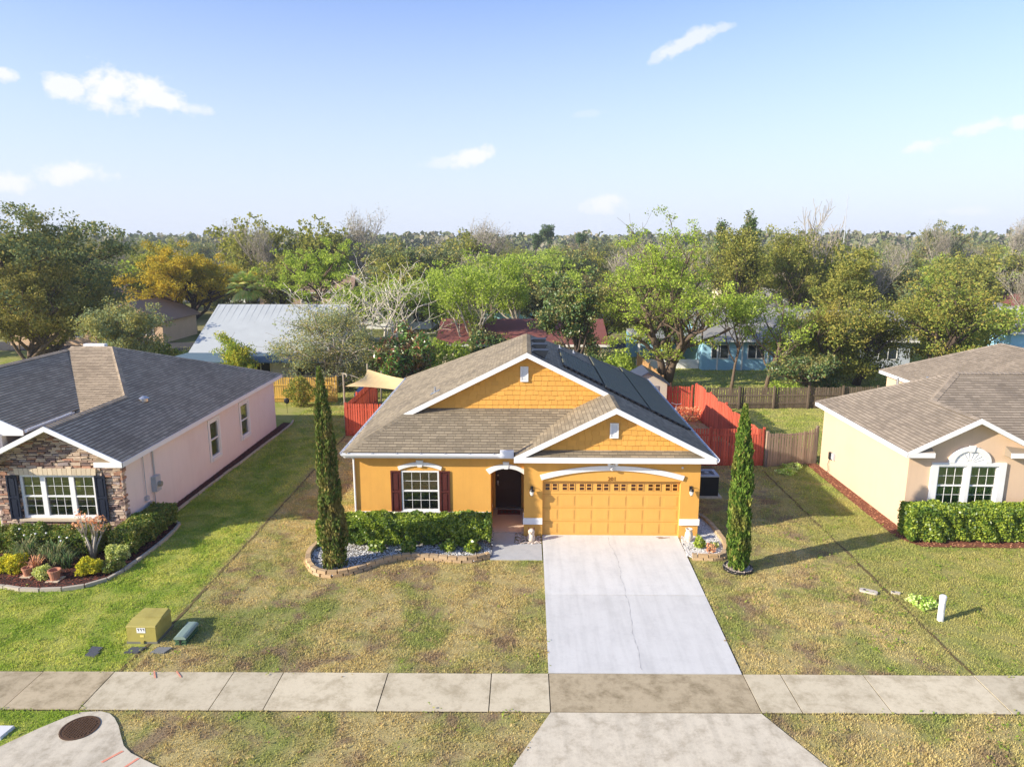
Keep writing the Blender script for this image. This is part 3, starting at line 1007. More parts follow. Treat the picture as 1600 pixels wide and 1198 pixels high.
def ridge_caps(parent, p, q, m, w=.16, name='ridge_cap', lift=.022):
    p, q = Vector(p), Vector(q)
    d = (q - p)
    L = d.length
    d.normalize()
    side = d.cross(Vector((0, 0, 1))).normalized()
    up = side.cross(d)
    n = max(1, int(L / .17))
    b = MB()
    for k in range(n):
        a, c = p + d * (L * k / n), p + d * (L * (k + 1) / n + .02)
        drop = .42 * w
        hi, lo = lift + .012, lift
        A = [a + up * hi, a + side * w + up * (hi - drop), a - side * w + up * (hi - drop)]
        C = [c + up * lo, c + side * w + up * (lo - drop), c - side * w + up * (lo - drop)]
        b.poly([A[0], A[1], C[1], C[0]])
        b.poly([A[2], A[0], C[0], C[2]])
        b.poly([A[1], A[0], A[2], A[2] - up * .012, A[0] - up * .012, A[1] - up * .012])
    o = b.build(name, m, parent)
    o['kind'] = 'stuff'
    return o

# ================================================================== the orange house
OH = thing('orange_house', 'orange stucco single-storey house with white arched trim, brown shutters and a two-car garage door', 'house', (0, 0, 0))
ZE, SL = 3.08, 0.5
SX = math.sqrt(1 + SL * SL)            # slope length per metre of run
XL, XR, XC, YB = -6.4, 6.6, 0.1, 14.1
YF, YG, YW, YP = 0.18, 2.05, 2.35, -0.32
XGL, XG = -0.3, 3.15
ZR = ZE + SL * 6.5
wall = MB()
# garage front with its opening
wall.box(0, .66, 0, .2, 0, 2.9).box(5.53, 6.2, 0, .2, 0, 2.9).box(.66, 5.53, 0, .2, 2.12, 2.9)
wall.box(0, .2, .2, 2.62, 0, 2.9).box(6.0, 6.2, .2, 13.7, 0, 2.9)
# window wall with its opening, the porch arch header
wall.box(-6.1, -4.44, .5, .7, 0, 2.9).box(-3.06, -1.2, .5, .7, 0, 2.9).box(-4.44, -3.06, .5, .7, 0, .76).box(-4.44, -3.06, .5, .7, 2.31, 2.9)
wall.box(-6.1, -5.9, .7, 13.7, 0, 2.9).box(-5.9, 6.0, 13.5, 13.7, 0, 2.9)
wall.box(-1.4, -1.2, .7, 2.62, 0, 2.9)
lo = seg_arch(-.6, 2.18, .6, .24)
for (ax, az), (bx_, bz) in zip(lo, lo[1:]):
    wall.hexa([(ax, .5, az), (bx_, .5, bz), (bx_, .7, bz), (ax, .7, az)], [(ax, .5, 2.9), (bx_, .5, 2.9), (bx_, .7, 2.9), (ax, .7, 2.9)])
wall.box(-1.2, -1.12, 2.62, 2.8, 0, 2.9).box(-.10, 0.0, 2.62, 2.8, 0, 2.9).box(-1.12, -.10, 2.62, 2.8, 2.16, 2.9)
wall.build('wall', M_ORANGE, OH)
MB().box(-1.2, 0, .7, 2.62, 2.62, 2.66).build('porch_ceiling', M_SOFFIT, OH)
MB().box(-1.2, -.002, .29, 2.62, 0.0, .055).build('porch_floor', M_PORCHF, OH)

# white band, arches, keystones
tb = MB()
tb.box(-6.14, -1.18, .45, .497, .60, .75).box(-6.14, -6.103, .497, 13.7, .60, .75)
tb.box(-.03, .66, -.045, -.003, .50, .73).box(5.53, 6.24, -.045, -.003, .50, .73)
tb.box(6.203, 6.24, -.003, 13.7, .50, .73).box(-.03, -.003, -.003, .48, .50, .73)
tb.build('base_band', M_WHITE, OH)
ab = MB()
arch_band(ab, seg_arch(3.1, 2.17, 2.48, .36, 24), seg_arch(3.1, 2.34, 2.54, .36, 24), -.06, -.003)
ga = ab.build('garage_arch', M_WHITE, OH)
wa = MB()
arch_band(wa, seg_arch(-3.75, 2.33, .76, .17, 14), seg_arch(-3.75, 2.46, .80, .17, 14), .44, .497)
o = wa.build('window_arch', M_WHITE, OH)
MB().hexa([(-3.83, .42, 2.46), (-3.67, .42, 2.46), (-3.67, .497, 2.46), (-3.83, .497, 2.46)], [(-3.88, .42, 2.70), (-3.62, .42, 2.70), (-3.62, .497, 2.70), (-3.88, .497, 2.70)]).build('keystone', M_WHITE, o)
ea = MB()
arch_band(ea, seg_arch(-.62, 2.20, .62, .22, 14), seg_arch(-.66, 2.36, .71, .21, 14), .44, .497)
o = ea.build('entry_arch', M_WHITE, OH)
MB().hexa([(-.71, .42, 2.40), (-.57, .42, 2.40), (-.57, .497, 2.40), (-.71, .497, 2.40)], [(-.76, .42, 2.66), (-.53, .42, 2.66), (-.53, .497, 2.66), (-.76, .497, 2.66)]).build('keystone', M_WHITE, o)

# front window with shutters
window_unit(OH, (-4.43, .5, .77), (1, 0, 0), 1.36, 1.53, 4, 2, frame=.055, blind=M_BLIND)
MB().box(-4.48, -3.02, .42, .497, .705, .768).build('window_sill', M_WHITE, OH)
shutter(OH, (-4.82, .5, .72), (1, 0, 0), .36, 1.58, M_BROWN)
shutter(OH, (-3.04, .5, .72), (1, 0, 0), .36, 1.58, M_BROWN)

# entry door
dr = MB().box(-1.10, -.12, 2.66, 2.70, .09, 2.14).build('entry_door', M_DOORB, OH)
for (x0, x1, z0, z1) in ((-.98, -.66, 1.25, 1.98), (-.56, -.24, 1.25, 1.98), (-.98, -.66, .95, 1.15), (-.56, -.24, .95, 1.15), (-.98, -.66, .22, .85), (-.56, -.24, .22, .85)):
    MB().box(x0, x1, 2.645, 2.659, z0, z1).build('panel', M_DOORB, dr)
MB().blob((-1.02, 2.63, 1.42), .04, .03, .04).build('deadbolt', M_STEEL, dr)
MB().box(-1.04, -1.0, 2.60, 2.655, 1.02, 1.20).blob((-1.02, 2.60, 1.05), .045, .04, .045).build('handle', M_STEEL, dr)
MB().box(-1.12, -.10, 2.50, 2.655, .056, .085).build('threshold', M_STEEL, OH)
MB().box(-1.198, -1.188, 1.55, 1.63, .52, .62).build('outlet_cover', M_WHITE, OH)

# garage door: four rows of eight panels, the top row glazed
gd = MB().box(.662, 5.528, .13, .17, 0.03, 2.118).build('garage_door', M_GDOOR, OH)
PW, PH = 4.866 / 8, 2.06 / 4
pan = MB()
def raised(b, x0, x1, z0, z1, y):
    e = .035
    b.hexa([(x0, y, z0), (x1, y, z0), (x1, y + .006, z0), (x0, y + .006, z0)], [(x0, y, z1), (x1, y, z1), (x1, y + .006, z1), (x0, y + .006, z1)])
    b.hexa([(x0 + e, y - .008, z0 + e), (x1 - e, y - .008, z0 + e), (x1 - e, y, z0 + e), (x0 + e, y, z0 + e)], [(x0 + e, y - .008, z1 - e), (x1 - e, y - .008, z1 - e), (x1 - e, y, z1 - e), (x0 + e, y, z1 - e)])
pme = None
for r_ in range(4):
    for c_ in range(8):
        x0, z0 = .662 + PW * c_, .045 + PH * r_
        if r_ < 3:
            if pme is None:
                b = MB()
                raised(b, .055, PW - .055, .055, PH - .05, -.006)
                pme = b.mesh('panel')
                pme.materials.append(M_GDOOR)
            link('panel', pme, gd, Matrix.Translation((x0, .13, z0)))
        else:
            for h_ in (0, 1):
                a0 = x0 + .105 + h_ * .255
                f = MB()
                f.box(a0 - .025, a0, .112, .13, z0 + .13, z0 + .41).box(a0 + .155, a0 + .18, .112, .13, z0 + .13, z0 + .41)
                f.box(a0, a0 + .155, .112, .13, z0 + .13, z0 + .155).box(a0, a0 + .155, .112, .13, z0 + .385, z0 + .41).box(a0, a0 + .155, .112, .13, z0 + .258, z0 + .284)
                f.build('window_frame', M_GDOOR, gd)
                for q in (0, 1):
                    MB().box(a0, a0 + .155, .122, .129, z0 + .155 + q * .129, z0 + .258 + q * .127).build('pane', pmat('garage_pane', S(70, 38, 16), 0.12, spec=0.5) if 'garage_pane' not in bpy.data.materials else bpy.data.materials['garage_pane'], gd)
for r_ in (1, 2, 3):
    z = .04 + PH * r_
    MB().box(.664, 5.526, .1285, .1300, z - .006, z + .006).build('section_joint', pmat('joint_shadow', (.36, .16, .02), .9) if 'joint_shadow' not in bpy.data.materials else bpy.data.materials['joint_shadow'], gd)

# house number
def text(name, body, size, m, loc, rot, parent, depth=.006):
    cu = bpy.data.curves.new(name, 'FONT')
    cu.body = body
    cu.size = size
    cu.extrude = depth
    cu.align_x = 'CENTER'
    cu.resolution_u = 2
    cu.materials.append(m)
    tmp = bpy.data.objects.new(name, cu)
    me = bpy.data.meshes.new_from_object(tmp)
    bpy.data.objects.remove(tmp)
    if not me.materials:
        me.materials.append(m)
    o = bpy.data.objects.new(name, me)
    COL.objects.link(o)
    o.parent = parent
    o.location = Vector(loc) - root_loc(parent)
    o.rotation_euler = rot
    return o
text('house_number', '201', .20, pmat('number_brown', S(124, 78, 30), .7), (3.10, -.008, 2.14), (R(90), 0, 0), OH)

# roof -------------------------------------------------------------
UP_L, UP_R, UP_F = Vector((1, 0, SL)), Vector((-1, 0, SL)), Vector((0, 1, SL))
k = SX
left_polys = [[(-.18, 0), (-2.05, 1.87 * k), (-2.05, 0)], [(-2.05, 0), (-2.05, 6.5 * k), (-7.6, 6.5 * k), (-14.1, 0)]]
right_polys = [[(YP, 0), (YP, 3.45 * k), (YB - 3.45, 3.45 * k), (YB, 0)], [(YG, 3.45 * k), (YG, 6.5 * k), (7.6, 6.5 * k), (YB - 3.45, 3.45 * k)]]
gleft_polys = [[(.32, 0), (.32, 3.45 * k), (-2.35, 3.45 * k), (-2.35, 2.17 * k), (-.18, 0)]]
front_polys = [[(XL, 0), (XGL, 0), (1.87, 2.17 * k), (-4.23, 2.17 * k)]]
pent_polys = [[(-.22, 0), (6.52, 0), (6.2, .34 * k), (.05, .34 * k)]]
planes = [((XL, 0, ZE), (0, -1, 0), UP_L, left_polys), ((XR, 0, ZE), (0, 1, 0), UP_R, right_polys), ((XGL, 0, ZE), (0, -1, 0), UP_L, gleft_polys),
          ((0, YF, ZE), (1, 0, 0), UP_F, front_polys), ((0, YP, ZE), (1, 0, 0), UP_F, pent_polys)]
rb = MB()
for (o_, u_, v_, ps) in planes:
    rb2 = roof_plane(OH, o_, u_, v_, ps, th=.05)
    off = len(rb.v)
    rb.v += rb2.v
    rb.f += [tuple(i + off for i in f) for f in rb2.f]
rb.poly([(XL, YB, ZE), (XR, YB, ZE), (XC, 7.6, ZR)][::-1])
ROOF = rb.build('roof', M_DECK, OH)
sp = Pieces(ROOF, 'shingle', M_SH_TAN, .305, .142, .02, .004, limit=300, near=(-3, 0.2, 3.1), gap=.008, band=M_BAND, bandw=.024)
sp.plane(planes[3][0], planes[3][1], planes[3][2], front_polys)
sp.limit_save = sp.limit
lim = sp.limit
sp.limit = 0
for i in (0, 1, 2, 4):
    sp.plane(planes[i][0], planes[i][1], planes[i][2], planes[i][3])
sp.limit = lim
sp.finish('shingle_field')
ridge_caps(ROOF, (XC, YG, ZR), (XC, 7.6, ZR), M_SH_TAN)
ridge_caps(ROOF, (XL, YF, ZE), (-4.53, YG, ZE + .935), M_SH_TAN)
ridge_caps(ROOF, (XL, YB, ZE), (XC, 7.6, ZR), M_SH_TAN)
ridge_caps(ROOF, (XR, YB, ZE), (XC, 7.6, ZR), M_SH_TAN)
ridge_caps(ROOF, (XG, YP, ZE + SL * 3.45), (XG, YG, ZE + SL * 3.45), M_SH_TAN)

# gable walls of shakes
gw = MB().prism([(-4.3, YW + .02, 4.02), (4.2, YW + .02, 4.02), (XC, YW + .02, ZR - .06)], (0, .12, 0))
G1 = gw.build('gable_wall', M_ORANGE, OH)
gw = MB().prism([(.05, .03, 3.14), (6.25, .03, 3.14), (XG, .03, 4.74)], (0, .12, 0))
G2 = gw.build('gable_wall', M_ORANGE, OH)
def shakes(parent, y, zb, apex, slope, xlo, xhi, hole, seed):
    """staggered wooden shakes clipped to the gable triangle; every one a part"""
    r = random.Random(seed)
    ax, az = apex
    dv = .185
    z = zb
    row = 0
    tri = ccw([(xlo, zb), (xhi, zb), (ax + (az - az) , az)])
    tri = ccw([(ax - (az - zb) / slope, zb), (ax + (az - zb) / slope, zb), (ax, az)])
    while z < az:
        x = xlo + r.uniform(-.2, 0)
        while x < xhi:
            w = r.uniform(.19, .31)
            jl = r.uniform(-.012, .012)
            c = clip_poly([(x + .004, z + jl), (x + w - .004, z + jl), (x + w - .004, z + dv), (x + .004, z + dv)], tri)
            x += w
            if len(c) < 3:
                continue
            if hole and all(hole[0] < p[0] < hole[1] and hole[2] < p[1] < hole[3] for p in c):
                continue
            ar = abs(sum(c[i][0] * c[(i + 1) % len(c)][1] - c[(i + 1) % len(c)][0] * c[i][1] for i in range(len(c)))) / 2
            if ar < .002:
                continue
            t0, t1 = .026 + r.uniform(0, .006), .008
            b = MB()
            n = len(c)
            fr = [(p[0], y - (t0 + (t1 - t0) * (p[1] - z) / dv), p[1]) for p in c]
            bk = [(p[0], y, p[1]) for p in c]
            b.v = fr + bk
            b.f = [tuple(range(n))] + [(i, n + i, n + (i + 1) % n, (i + 1) % n) for i in range(n)]
            b.build('shake', M_SHAKE, parent)
        z += dv
        row += 1
shakes(G1, YW + .02, 4.14, (XC, ZR - .10), SL, -4.3, 4.3, (-.14, .34, 5.1, 5.75), 1)
shakes(G2, .03, 3.245, (XG, 4.80 - .12), SL, -.1, 6.4, (2.95, 3.36, 3.72, 4.35), 2)
gable_vent(OH, .0, YW - .01, 5.22, 5.80, .30)
gable_vent(OH, 3.13, .00, 3.70, 4.24, .30)

# rake boards, fascia, gutters, soffits
b = MB()
rake_board(b, (-4.60, ZE + SL * 1.80 + .02), (XC, ZR + .035), YG - .045, .19)
rake_board(b, (XC, ZR + .035), (XG - .02, ZE + SL * 3.45 + .035 + .01), YG - .045, .19)
rake_board(b, (XGL - .05, ZE), (XG, ZE + SL * 3.45 + .035), YP - .045, .19)
rake_board(b, (XG, ZE + SL * 3.45 + .035), (XR + .05, ZE), YP - .045, .19)
b.build('rake_board', M_WHITE, OH)
b = MB()
def sof(p, q, y0, y1):
    (x0, z0), (x1, z1) = p, q
    b.hexa([(x0, y0, z0 - .10), (x1, y0, z1 - .10), (x1, y1, z1 - .10), (x0, y1, z0 - .10)], [(x0, y0, z0 - .056), (x1, y0, z1 - .056), (x1, y1, z1 - .056), (x0, y1, z0 - .056)])
sof((-4.4, ZE + 1.0), (XC, ZR), YG + .001, YW)
sof((XC, ZR), (XG, ZE + SL * 3.45), YG + .001, YW)
sof((XGL + .1, ZE + .05), (XG, ZE + SL * 3.45), YP + .001, .03)
sof((XG, ZE + SL * 3.45), (XR - .1, ZE + .05), YP + .001, .03)
b.box(XL + .02, XGL + .05, YF + .02, .5, 2.88, 2.90).box(XGL, XR - .02, YP + .02, -.001, 2.88, 2.90).box(6.201, XR - .02, 0, YB, 2.88, 2.90).box(XL + .02, -6.101, .5, YB, 2.88, 2.90)
b.build('soffit', M_SOFFIT, OH)
b = MB()
b.box(XGL - .05, XR + .05, YP - .05, YP - .003, 2.89, ZE + .0)
b.box(XL, XGL - .06, YF - .03, YF + .0, 2.88, ZE - .03)
b.box(XR - .02, XR + .02, YP, YB, 2.89, ZE - .02)
b.box(XL - .02, XL + .02, YF + .01, YB, 2.88, ZE - .03)
b.build('fascia', M_WHITE, OH)
def gutter(parent, p, q, out, name='gutter', m=None):
    """open K-shaped trough hung along an eave"""
    p, q, out = Vector(p), Vector(q), Vector(out)
    b = MB()
    up = Vector((0, 0, 1))
    prof = [(0, 0), (0, -.11), (.075, -.11), (.105, -.06), (.115, 0.005), (.105, 0.005), (.095, -.05), (.07, -.095), (.01, -.095), (.01, 0)]
    b.prism([p + out * a + up * c for a, c in prof], q - p)
    g_ = b.build(name, m or M_GUTTER, parent)
    d = (q - p)
    n = int(d.length / .85)
    for k in range(n + 1):
        a = p + d * ((k + .25) / (n + .5))
        dd = d.normalized() * .02
        MB().hexa([a - dd + up * .004, a + dd + up * .004, a + dd + out * .11 + up * .004, a - dd + out * .11 + up * .004], [a - dd + up * .014, a + dd + up * .014, a + dd + out * .11 + up * .014, a - dd + out * .11 + up * .014]).build('hanger', M_PVC, g_)
    return g_
gutter(OH, (XL - .05, YF - .035, ZE - .02), (-.86, YF - .035, ZE - .02), (0, -1, 0))
gutter(OH, (XL - .025, YF + .0, ZE - .02), (XL - .025, YB, ZE - .02), (-1, 0, 0))
gutter(OH, (XR + .025, YP - .05, ZE - .03), (XR + .025, YB, ZE - .03), (1, 0, 0))
MB().hexa([(-.86, YF - .17, 2.95), (-.36, YF - .17, 2.95), (-.36, YF - .03, 2.95), (-.86, YF - .03, 2.95)], [(-.84, YF - .16, 3.21), (-.36, YF - .16, 3.21), (-.36, YF - .10, 3.22), (-.84, YF - .10, 3.22)]).build('splash_guard', M_GUTTER, OH)
MB().tube([(XL + .1, .42, 2.9), (-6.13, .45, 2.75), (-6.13, .46, .2)], .035, 6).build('downspout', M_WHITE, OH)

# roof hardware
def on_right(x, y, h=0.0):
    return Vector((x, y, ZE + SL * (XR - x))) + Vector((SL, 0, 1)).normalized() * h
M_VENT = pmat('dark_vent_metal', S(44, 48, 54), 0.5, 0.08)
for y in (3.15, 4.75, 6.3):
    c = on_right(.52, y)
    b = MB()
    d = Vector((1, 0, -SL)).normalized()
    n = Vector((SL, 0, 1)).normalized()
    yv = Vector((0, 1, 0))
    P = lambda a, s_, h: c + d * a + yv * s_ + n * h
    b.hexa([P(-.28, -.24, .02), P(.28, -.24, .02), P(.28, .24, .02), P(-.28, .24, .02)], [P(-.25, -.26, .10), P(.28, -.26, .36), P(.28, .26, .36), P(-.25, .26, .10)])
    b.hexa([P(-.36, -.34, .018), P(.36, -.34, .018), P(.36, .34, .018), P(-.36, .34, .018)], [P(-.36, -.34, .026), P(.36, -.34, .026), P(.36, .34, .026), P(-.36, .34, .026)])
    b.build('roof_vent', M_VENT, OH)
M_SOLAR = pmat('solar_mat', (0.150, 0.150, 0.105), 0.65, 0.15, 2.0, spec=0.12)
for (x0, x1, y0, y1) in ((1.50, 3.02, 3.25, 7.1), (3.12, 4.80, 2.95, 10.3), (4.90, 6.42, 2.95, 12.4)):
    b = MB()
    n = 12
    L = (x1 - x0)
    g_ = .022
    for k in range(n):
        xa, xb = x0 + L * k / n + g_ / 2, x0 + L * (k + 1) / n - g_ / 2
        b.poly([on_right(xa, y0, .095), on_right(xb, y0, .105), on_right(xb, y1, .105), on_right(xa, y1, .095)])
        b.poly([on_right(xb, y0, .105), on_right(xb, y0, .05), on_right(xb, y1, .05), on_right(xb, y1, .105)])
        b.poly([on_right(xa, y0, .05), on_right(xa, y0, .095), on_right(xa, y1, .095), on_right(xa, y1, .05)])
        b.poly([on_right(xa, y0, .05), on_right(xb, y0, .05), on_right(xb, y0, .105), on_right(xa, y0, .095)])
    b.poly([on_right(x0, y0, .05), on_right(x1, y0, .05), on_right(x1, y1, .05), on_right(x0, y1, .05)][::-1])
    pnl = b.build('solar_panel', M_SOLAR, OH)
    for yy in (y0 - .04, y1 + .04):
        MB().tube([on_right(x0 - .03, yy, .075), on_right(x1 + .03, yy, .075)], .04, 8).build('header_pipe', M_BLACK, pnl)
    h = MB()
    for k in range(7):
        x = x0 + L * (k + .5) / 7
        c = on_right(x, y0 - .06, .0)
        h.box(c.x - .05, c.x + .05, c.y - .05, c.y + .05, c.z, c.z + .10)
    kind(h.build('pipe_blocks', M_BLACK, pnl), 'stuff')
for (x, y) in ((1.62, 8.3), (2.3, 9.0)):
    c = on_right(x, y)
    MB().tube([c, c + V3(0, 0, .17)], .03, 8).lathe([(.10, 0), (.05, .05), (.04, .07)], c, 10).build('vent_pipe', M_PVC, OH)
c = Vector((-4.6, 6.2, ZE + SL * 1.8))
c = Vector((-3.55, 3.6, ZE + SL * 2.85))
MB().tube([c, c + V3(0, 0, .22)], .05, 8).hexa([c + V3(-.18, -.16, -.07), c + V3(.18, -.16, .11), c + V3(.18, .16, .11), c + V3(-.18, .16, -.07)], [c + V3(-.18, -.16, -.06), c + V3(.18, -.16, .12), c + V3(.18, .16, .12), c + V3(-.18, .16, -.06)]).build('vent_pipe', M_STEEL, OH)

# wall lanterns, floodlight with camera, small fittings
def lantern(x, y, z):
    b = MB().box(x - .05, x + .05, y - .03, y - .001, z - .02, z + .16)
    b.tube([(x, y - .03, z + .12), (x, y - .10, z + .19), (x, y - .16, z + .14)], .012, 5)
    b.lathe([(.02, .17), (.05, .15), (.085, .09), (.09, .08)], (x, y - .16, z - .05), 10)
    b.lathe([(.012, 0), (.05, .03), (.012, .04)], (x, y - .16, z - .16), 8)
    o = b.build('wall_lantern', M_BLACK, OH)
    MB().lathe([(.04, 0), (.062, .05), (.075, .15)], (x, y - .16, z - .13), 10).build('lamp_glass', M_LENS, o)
lantern(.28, -.0, 1.76)
lantern(5.88, -.0, 1.80)
b = MB().box(3.02, 3.16, -.085, -.061, 2.56, 2.76)
b.tube([(3.04, -.08, 2.76), (2.98, -.18, 2.80)], .02, 6).tube([(3.14, -.08, 2.76), (3.20, -.18, 2.80)], .02, 6)
b.lathe([(.035, 0), (.055, .05), (.06, .10)], (2.96, -.20, 2.76), 10).lathe([(.035, 0), (.055, .05), (.06, .10)], (3.22, -.20, 2.76), 10)
fl = b.build('floodlight_camera', M_WHITE, OH)
MB().blob((3.09, -.12, 2.62), .065, .06, .08).build('camera_body', M_WHITE, fl)
MB().blob((3.09, -.175, 2.62), .025, .012, .025).build('camera_lens', M_BLACK, fl)
MB().lathe([(.03, 0), (.04, .03), (.02, .06)], (5.55, -.05, 2.62), 8).box(5.53, 5.57, -.05, -.001, 2.63, 2.67).build('motion_sensor', M_WHITE, OH)
# ================================================================== the pink house with the stone gable
M_PINK = pmat('pink_stucco', S(232, 217, 209), 0.9, 0.05, 0.8, fine=0.08, fscale=55, bump=0.3, bscale=60, dirt=S(222, 200, 190), dirt_scale=0.5, dirt_amt=0.4, streak=.04)
M_PEACH = pmat('peach_stucco', (.68, .49, .33), 0.9, 0.05, 0.8, fine=0.08, fscale=55, bump=0.3, bscale=60, dirt=(.62, .44, .28), dirt_scale=0.5, dirt_amt=0.4, streak=.04)
M_NAVY = pmat('navy_shutter', S(30, 36, 52), 0.45, 0.08)
M_MORTAR = pmat('stone_backing', S(100, 86, 76), 1.0)
M_LINTEL = pmat('lintel_stone', S(206, 188, 160), 0.85, 0.1, 6.0, piece=0.10, fine=0.12)
def stone_mat():
    t = NT('ledge_stone')
    p = t.pos()
    r = t.rand()
    cols = [S(158, 134, 118), S(174, 150, 130), S(138, 116, 106), S(180, 148, 120), S(150, 136, 130), S(166, 126, 104), S(124, 104, 96), S(188, 166, 144)]
    c = cols[0]
    for i, q in enumerate(cols[1:]):
        f = t.math('GREATER_THAN', t.math('FRACT', t.math('MULTIPLY', r, 7.3 + i * 3.7)), 0.82 - 0.03 * i)
        c = t.mix(f, c, q)
    k = t.math('MULTIPLY_ADD', t.noise(p, 14.0, 5.0, 0.65), 0.6, 0.80)
    t.principled(t.scale_col(c, k), 0.9, 0.2, 0, t.noise(p, 35.0, 4.0, 0.7), 0.7, 0.015)
    return t.m
M_STONE = stone_mat()

PH_ = thing('pink_house', 'pale pink stucco house with a stacked stone front gable, navy shutters and dark roof', 'house', (-18, 0, 0))
ze, sl = 3.05, 0.485
k = math.sqrt(1 + sl * sl)
xe = -13.70
w = MB()
w.box(-14.25, -14.05, -.44, 6.42, 0, 2.86).box(-14.25, -14.05, 7.34, 9.88, 0, 2.86).box(-14.25, -14.05, 10.85, 14.7, 0, 2.86)
for (y0, y1) in ((6.42, 7.34), (9.88, 10.85)):
    w.box(-14.25, -14.05, y0, y1, 0, .80).box(-14.25, -14.05, y0, y1, 2.46, 2.86)
w.box(-27, -14.25, 14.5, 14.7, 0, 2.86)
w.build('wall', M_PINK, PH_)
MB().box(-24, -18.651, 2.2, 2.4, 0, 3.9).box(-18.65, -18.45, -.4, 2.4, 0, 3.9).build('porch_wall', M_PINK, PH_)
# stone gable: backing with the window opening, then the stones
G = MB()
WX0, WX1, WZ0, WZ1 = -17.66, -15.0, .82, 2.42
G.prism([(-18.5, -.45, 0), (WX0, -.45, 0), (WX0, -.45, 2.9), (-18.5, -.45, 2.9)], (0, .2, 0))
G.prism([(WX1, -.45, 0), (-14.252, -.45, 0), (-14.252, -.45, 2.9), (WX1, -.45, 2.9)], (0, .2, 0))
G.prism([(WX0, -.45, 0), (WX1, -.45, 0), (WX1, -.45, WZ0), (WX0, -.45, WZ0)], (0, .2, 0))
G.prism([(WX0, -.45, WZ1), (WX1, -.45, WZ1), (WX1, -.45, 2.9), (WX0, -.45, 2.9)], (0, .2, 0))
G.prism([(-18.5, -.45, 2.9), (-14.252, -.45, 2.9), (-14.1, -.45, 3.06), (-16.25, -.45, 4.14), (-18.6, -.45, 3.0)], (0, .2, 0))
SW = G.build('stone_wall', M_MORTAR, PH_)
r = random.Random(5)
outline = ccw([(-18.55, 0.0), (-14.03, 0.0), (-14.03, 2.98), (-16.25, 4.12), (-18.55, 3.02)])
stones, z = [], 0.05
while z < 4.1:
    dz = r.choice([.055, .07, .07, .09, .10, .125])
    x = -18.7 + r.uniform(0, .2)
    while x < -14.0:
        L = r.uniform(.14, .44)
        zz = z + r.uniform(-.008, .008)
        c = clip_poly([(x + .005, zz + .004), (x + L - .005, zz + .004 + r.uniform(-.008, .008)), (x + L - .005 + r.uniform(-.012, .0), zz + dz - .004), (x + .005 + r.uniform(0, .012), zz + dz - .004 + r.uniform(-.008, .008))], outline)
        parts_ = [c] if len(c) >= 3 else []
        # keep clear of the window, its shutters' wall line and the lintel
        for c in parts_:
            mx, mz = sum(p[0] for p in c) / len(c), sum(p[1] for p in c) / len(c)
            if WX0 - .0 < mx < WX1 + .0 and WZ0 - .04 < mz < WZ1 + .27:
                continue
            c = [(min(p[0], WX0 - .002) if mx < WX0 and WZ0 - .1 < mz < WZ1 + .3 and p[0] > WX0 else max(p[0], WX1 + .002) if mx > WX1 and WZ0 - .1 < mz < WZ1 + .3 and p[0] < WX1 else p[0], p[1]) for p in c]
            d = r.uniform(.06, .125)
            stones.append((c, d))
        x += L
    z += dz
rest = MB()
big = sorted(range(len(stones)), key=lambda i: -(max(p[0] for p in stones[i][0]) - min(p[0] for p in stones[i][0])) * (max(p[1] for p in stones[i][0]) - min(p[1] for p in stones[i][0])))[:300]
big = set(big)
for i, (c, d) in enumerate(stones):
    n = len(c)
    mx, mz = sum(p[0] for p in c) / n, sum(p[1] for p in c) / n
    fr = [(p[0] + (mx - p[0]) * .05, -.45 - d + r.uniform(-.012, .012), p[1] + (mz - p[1]) * .14) for p in c]
    bk = [(p[0], -.452, p[1]) for p in c]
    b = MB() if i in big else rest
    o = len(b.v)
    b.v += fr + bk
    b.f += [tuple(range(o, o + n))] + [(o + q, o + n + q, o + n + (q + 1) % n, o + (q + 1) % n) for q in range(n)]
    if i in big:
        b.build('stone', M_STONE, SW)
o = rest.build('small_stones', M_STONE, SW)
o['kind'] = 'stuff'
x = WX0 - .1
n_ = 17
for i in range(n_):
    L = (WX1 - WX0 + .2) / n_
    key = i in (5, 11)
    lean = (i - n_ / 2 + .5) * .003
    MB().hexa([(x + .006, -.60, WZ1 + .012), (x + L - .006, -.60, WZ1 + .012), (x + L - .006, -.452, WZ1 + .012), (x + .006, -.452, WZ1 + .012)],
              [(x + .006 + lean, -.60, WZ1 + .25 + .05 * key), (x + L - .006 + lean, -.60, WZ1 + .25 + .05 * key), (x + L - .006 + lean, -.452, WZ1 + .25 + .05 * key), (x + .006 + lean, -.452, WZ1 + .25 + .05 * key)]).build('lintel_stone', M_LINTEL, PH_)
    x += L
# corner stones wrap the side by a hand's breadth
b = MB()
z = .02
while z < 2.84:
    dz = r.choice([.07, .09, .11])
    b.box(-14.048, -14.015 + r.uniform(0, .025), -.56, -.56 + r.uniform(.12, .3), z + .004, min(z + dz - .004, 2.85))
    z += dz
o = b.build('corner_stones', M_STONE, PH_)
o['kind'] = 'stuff'
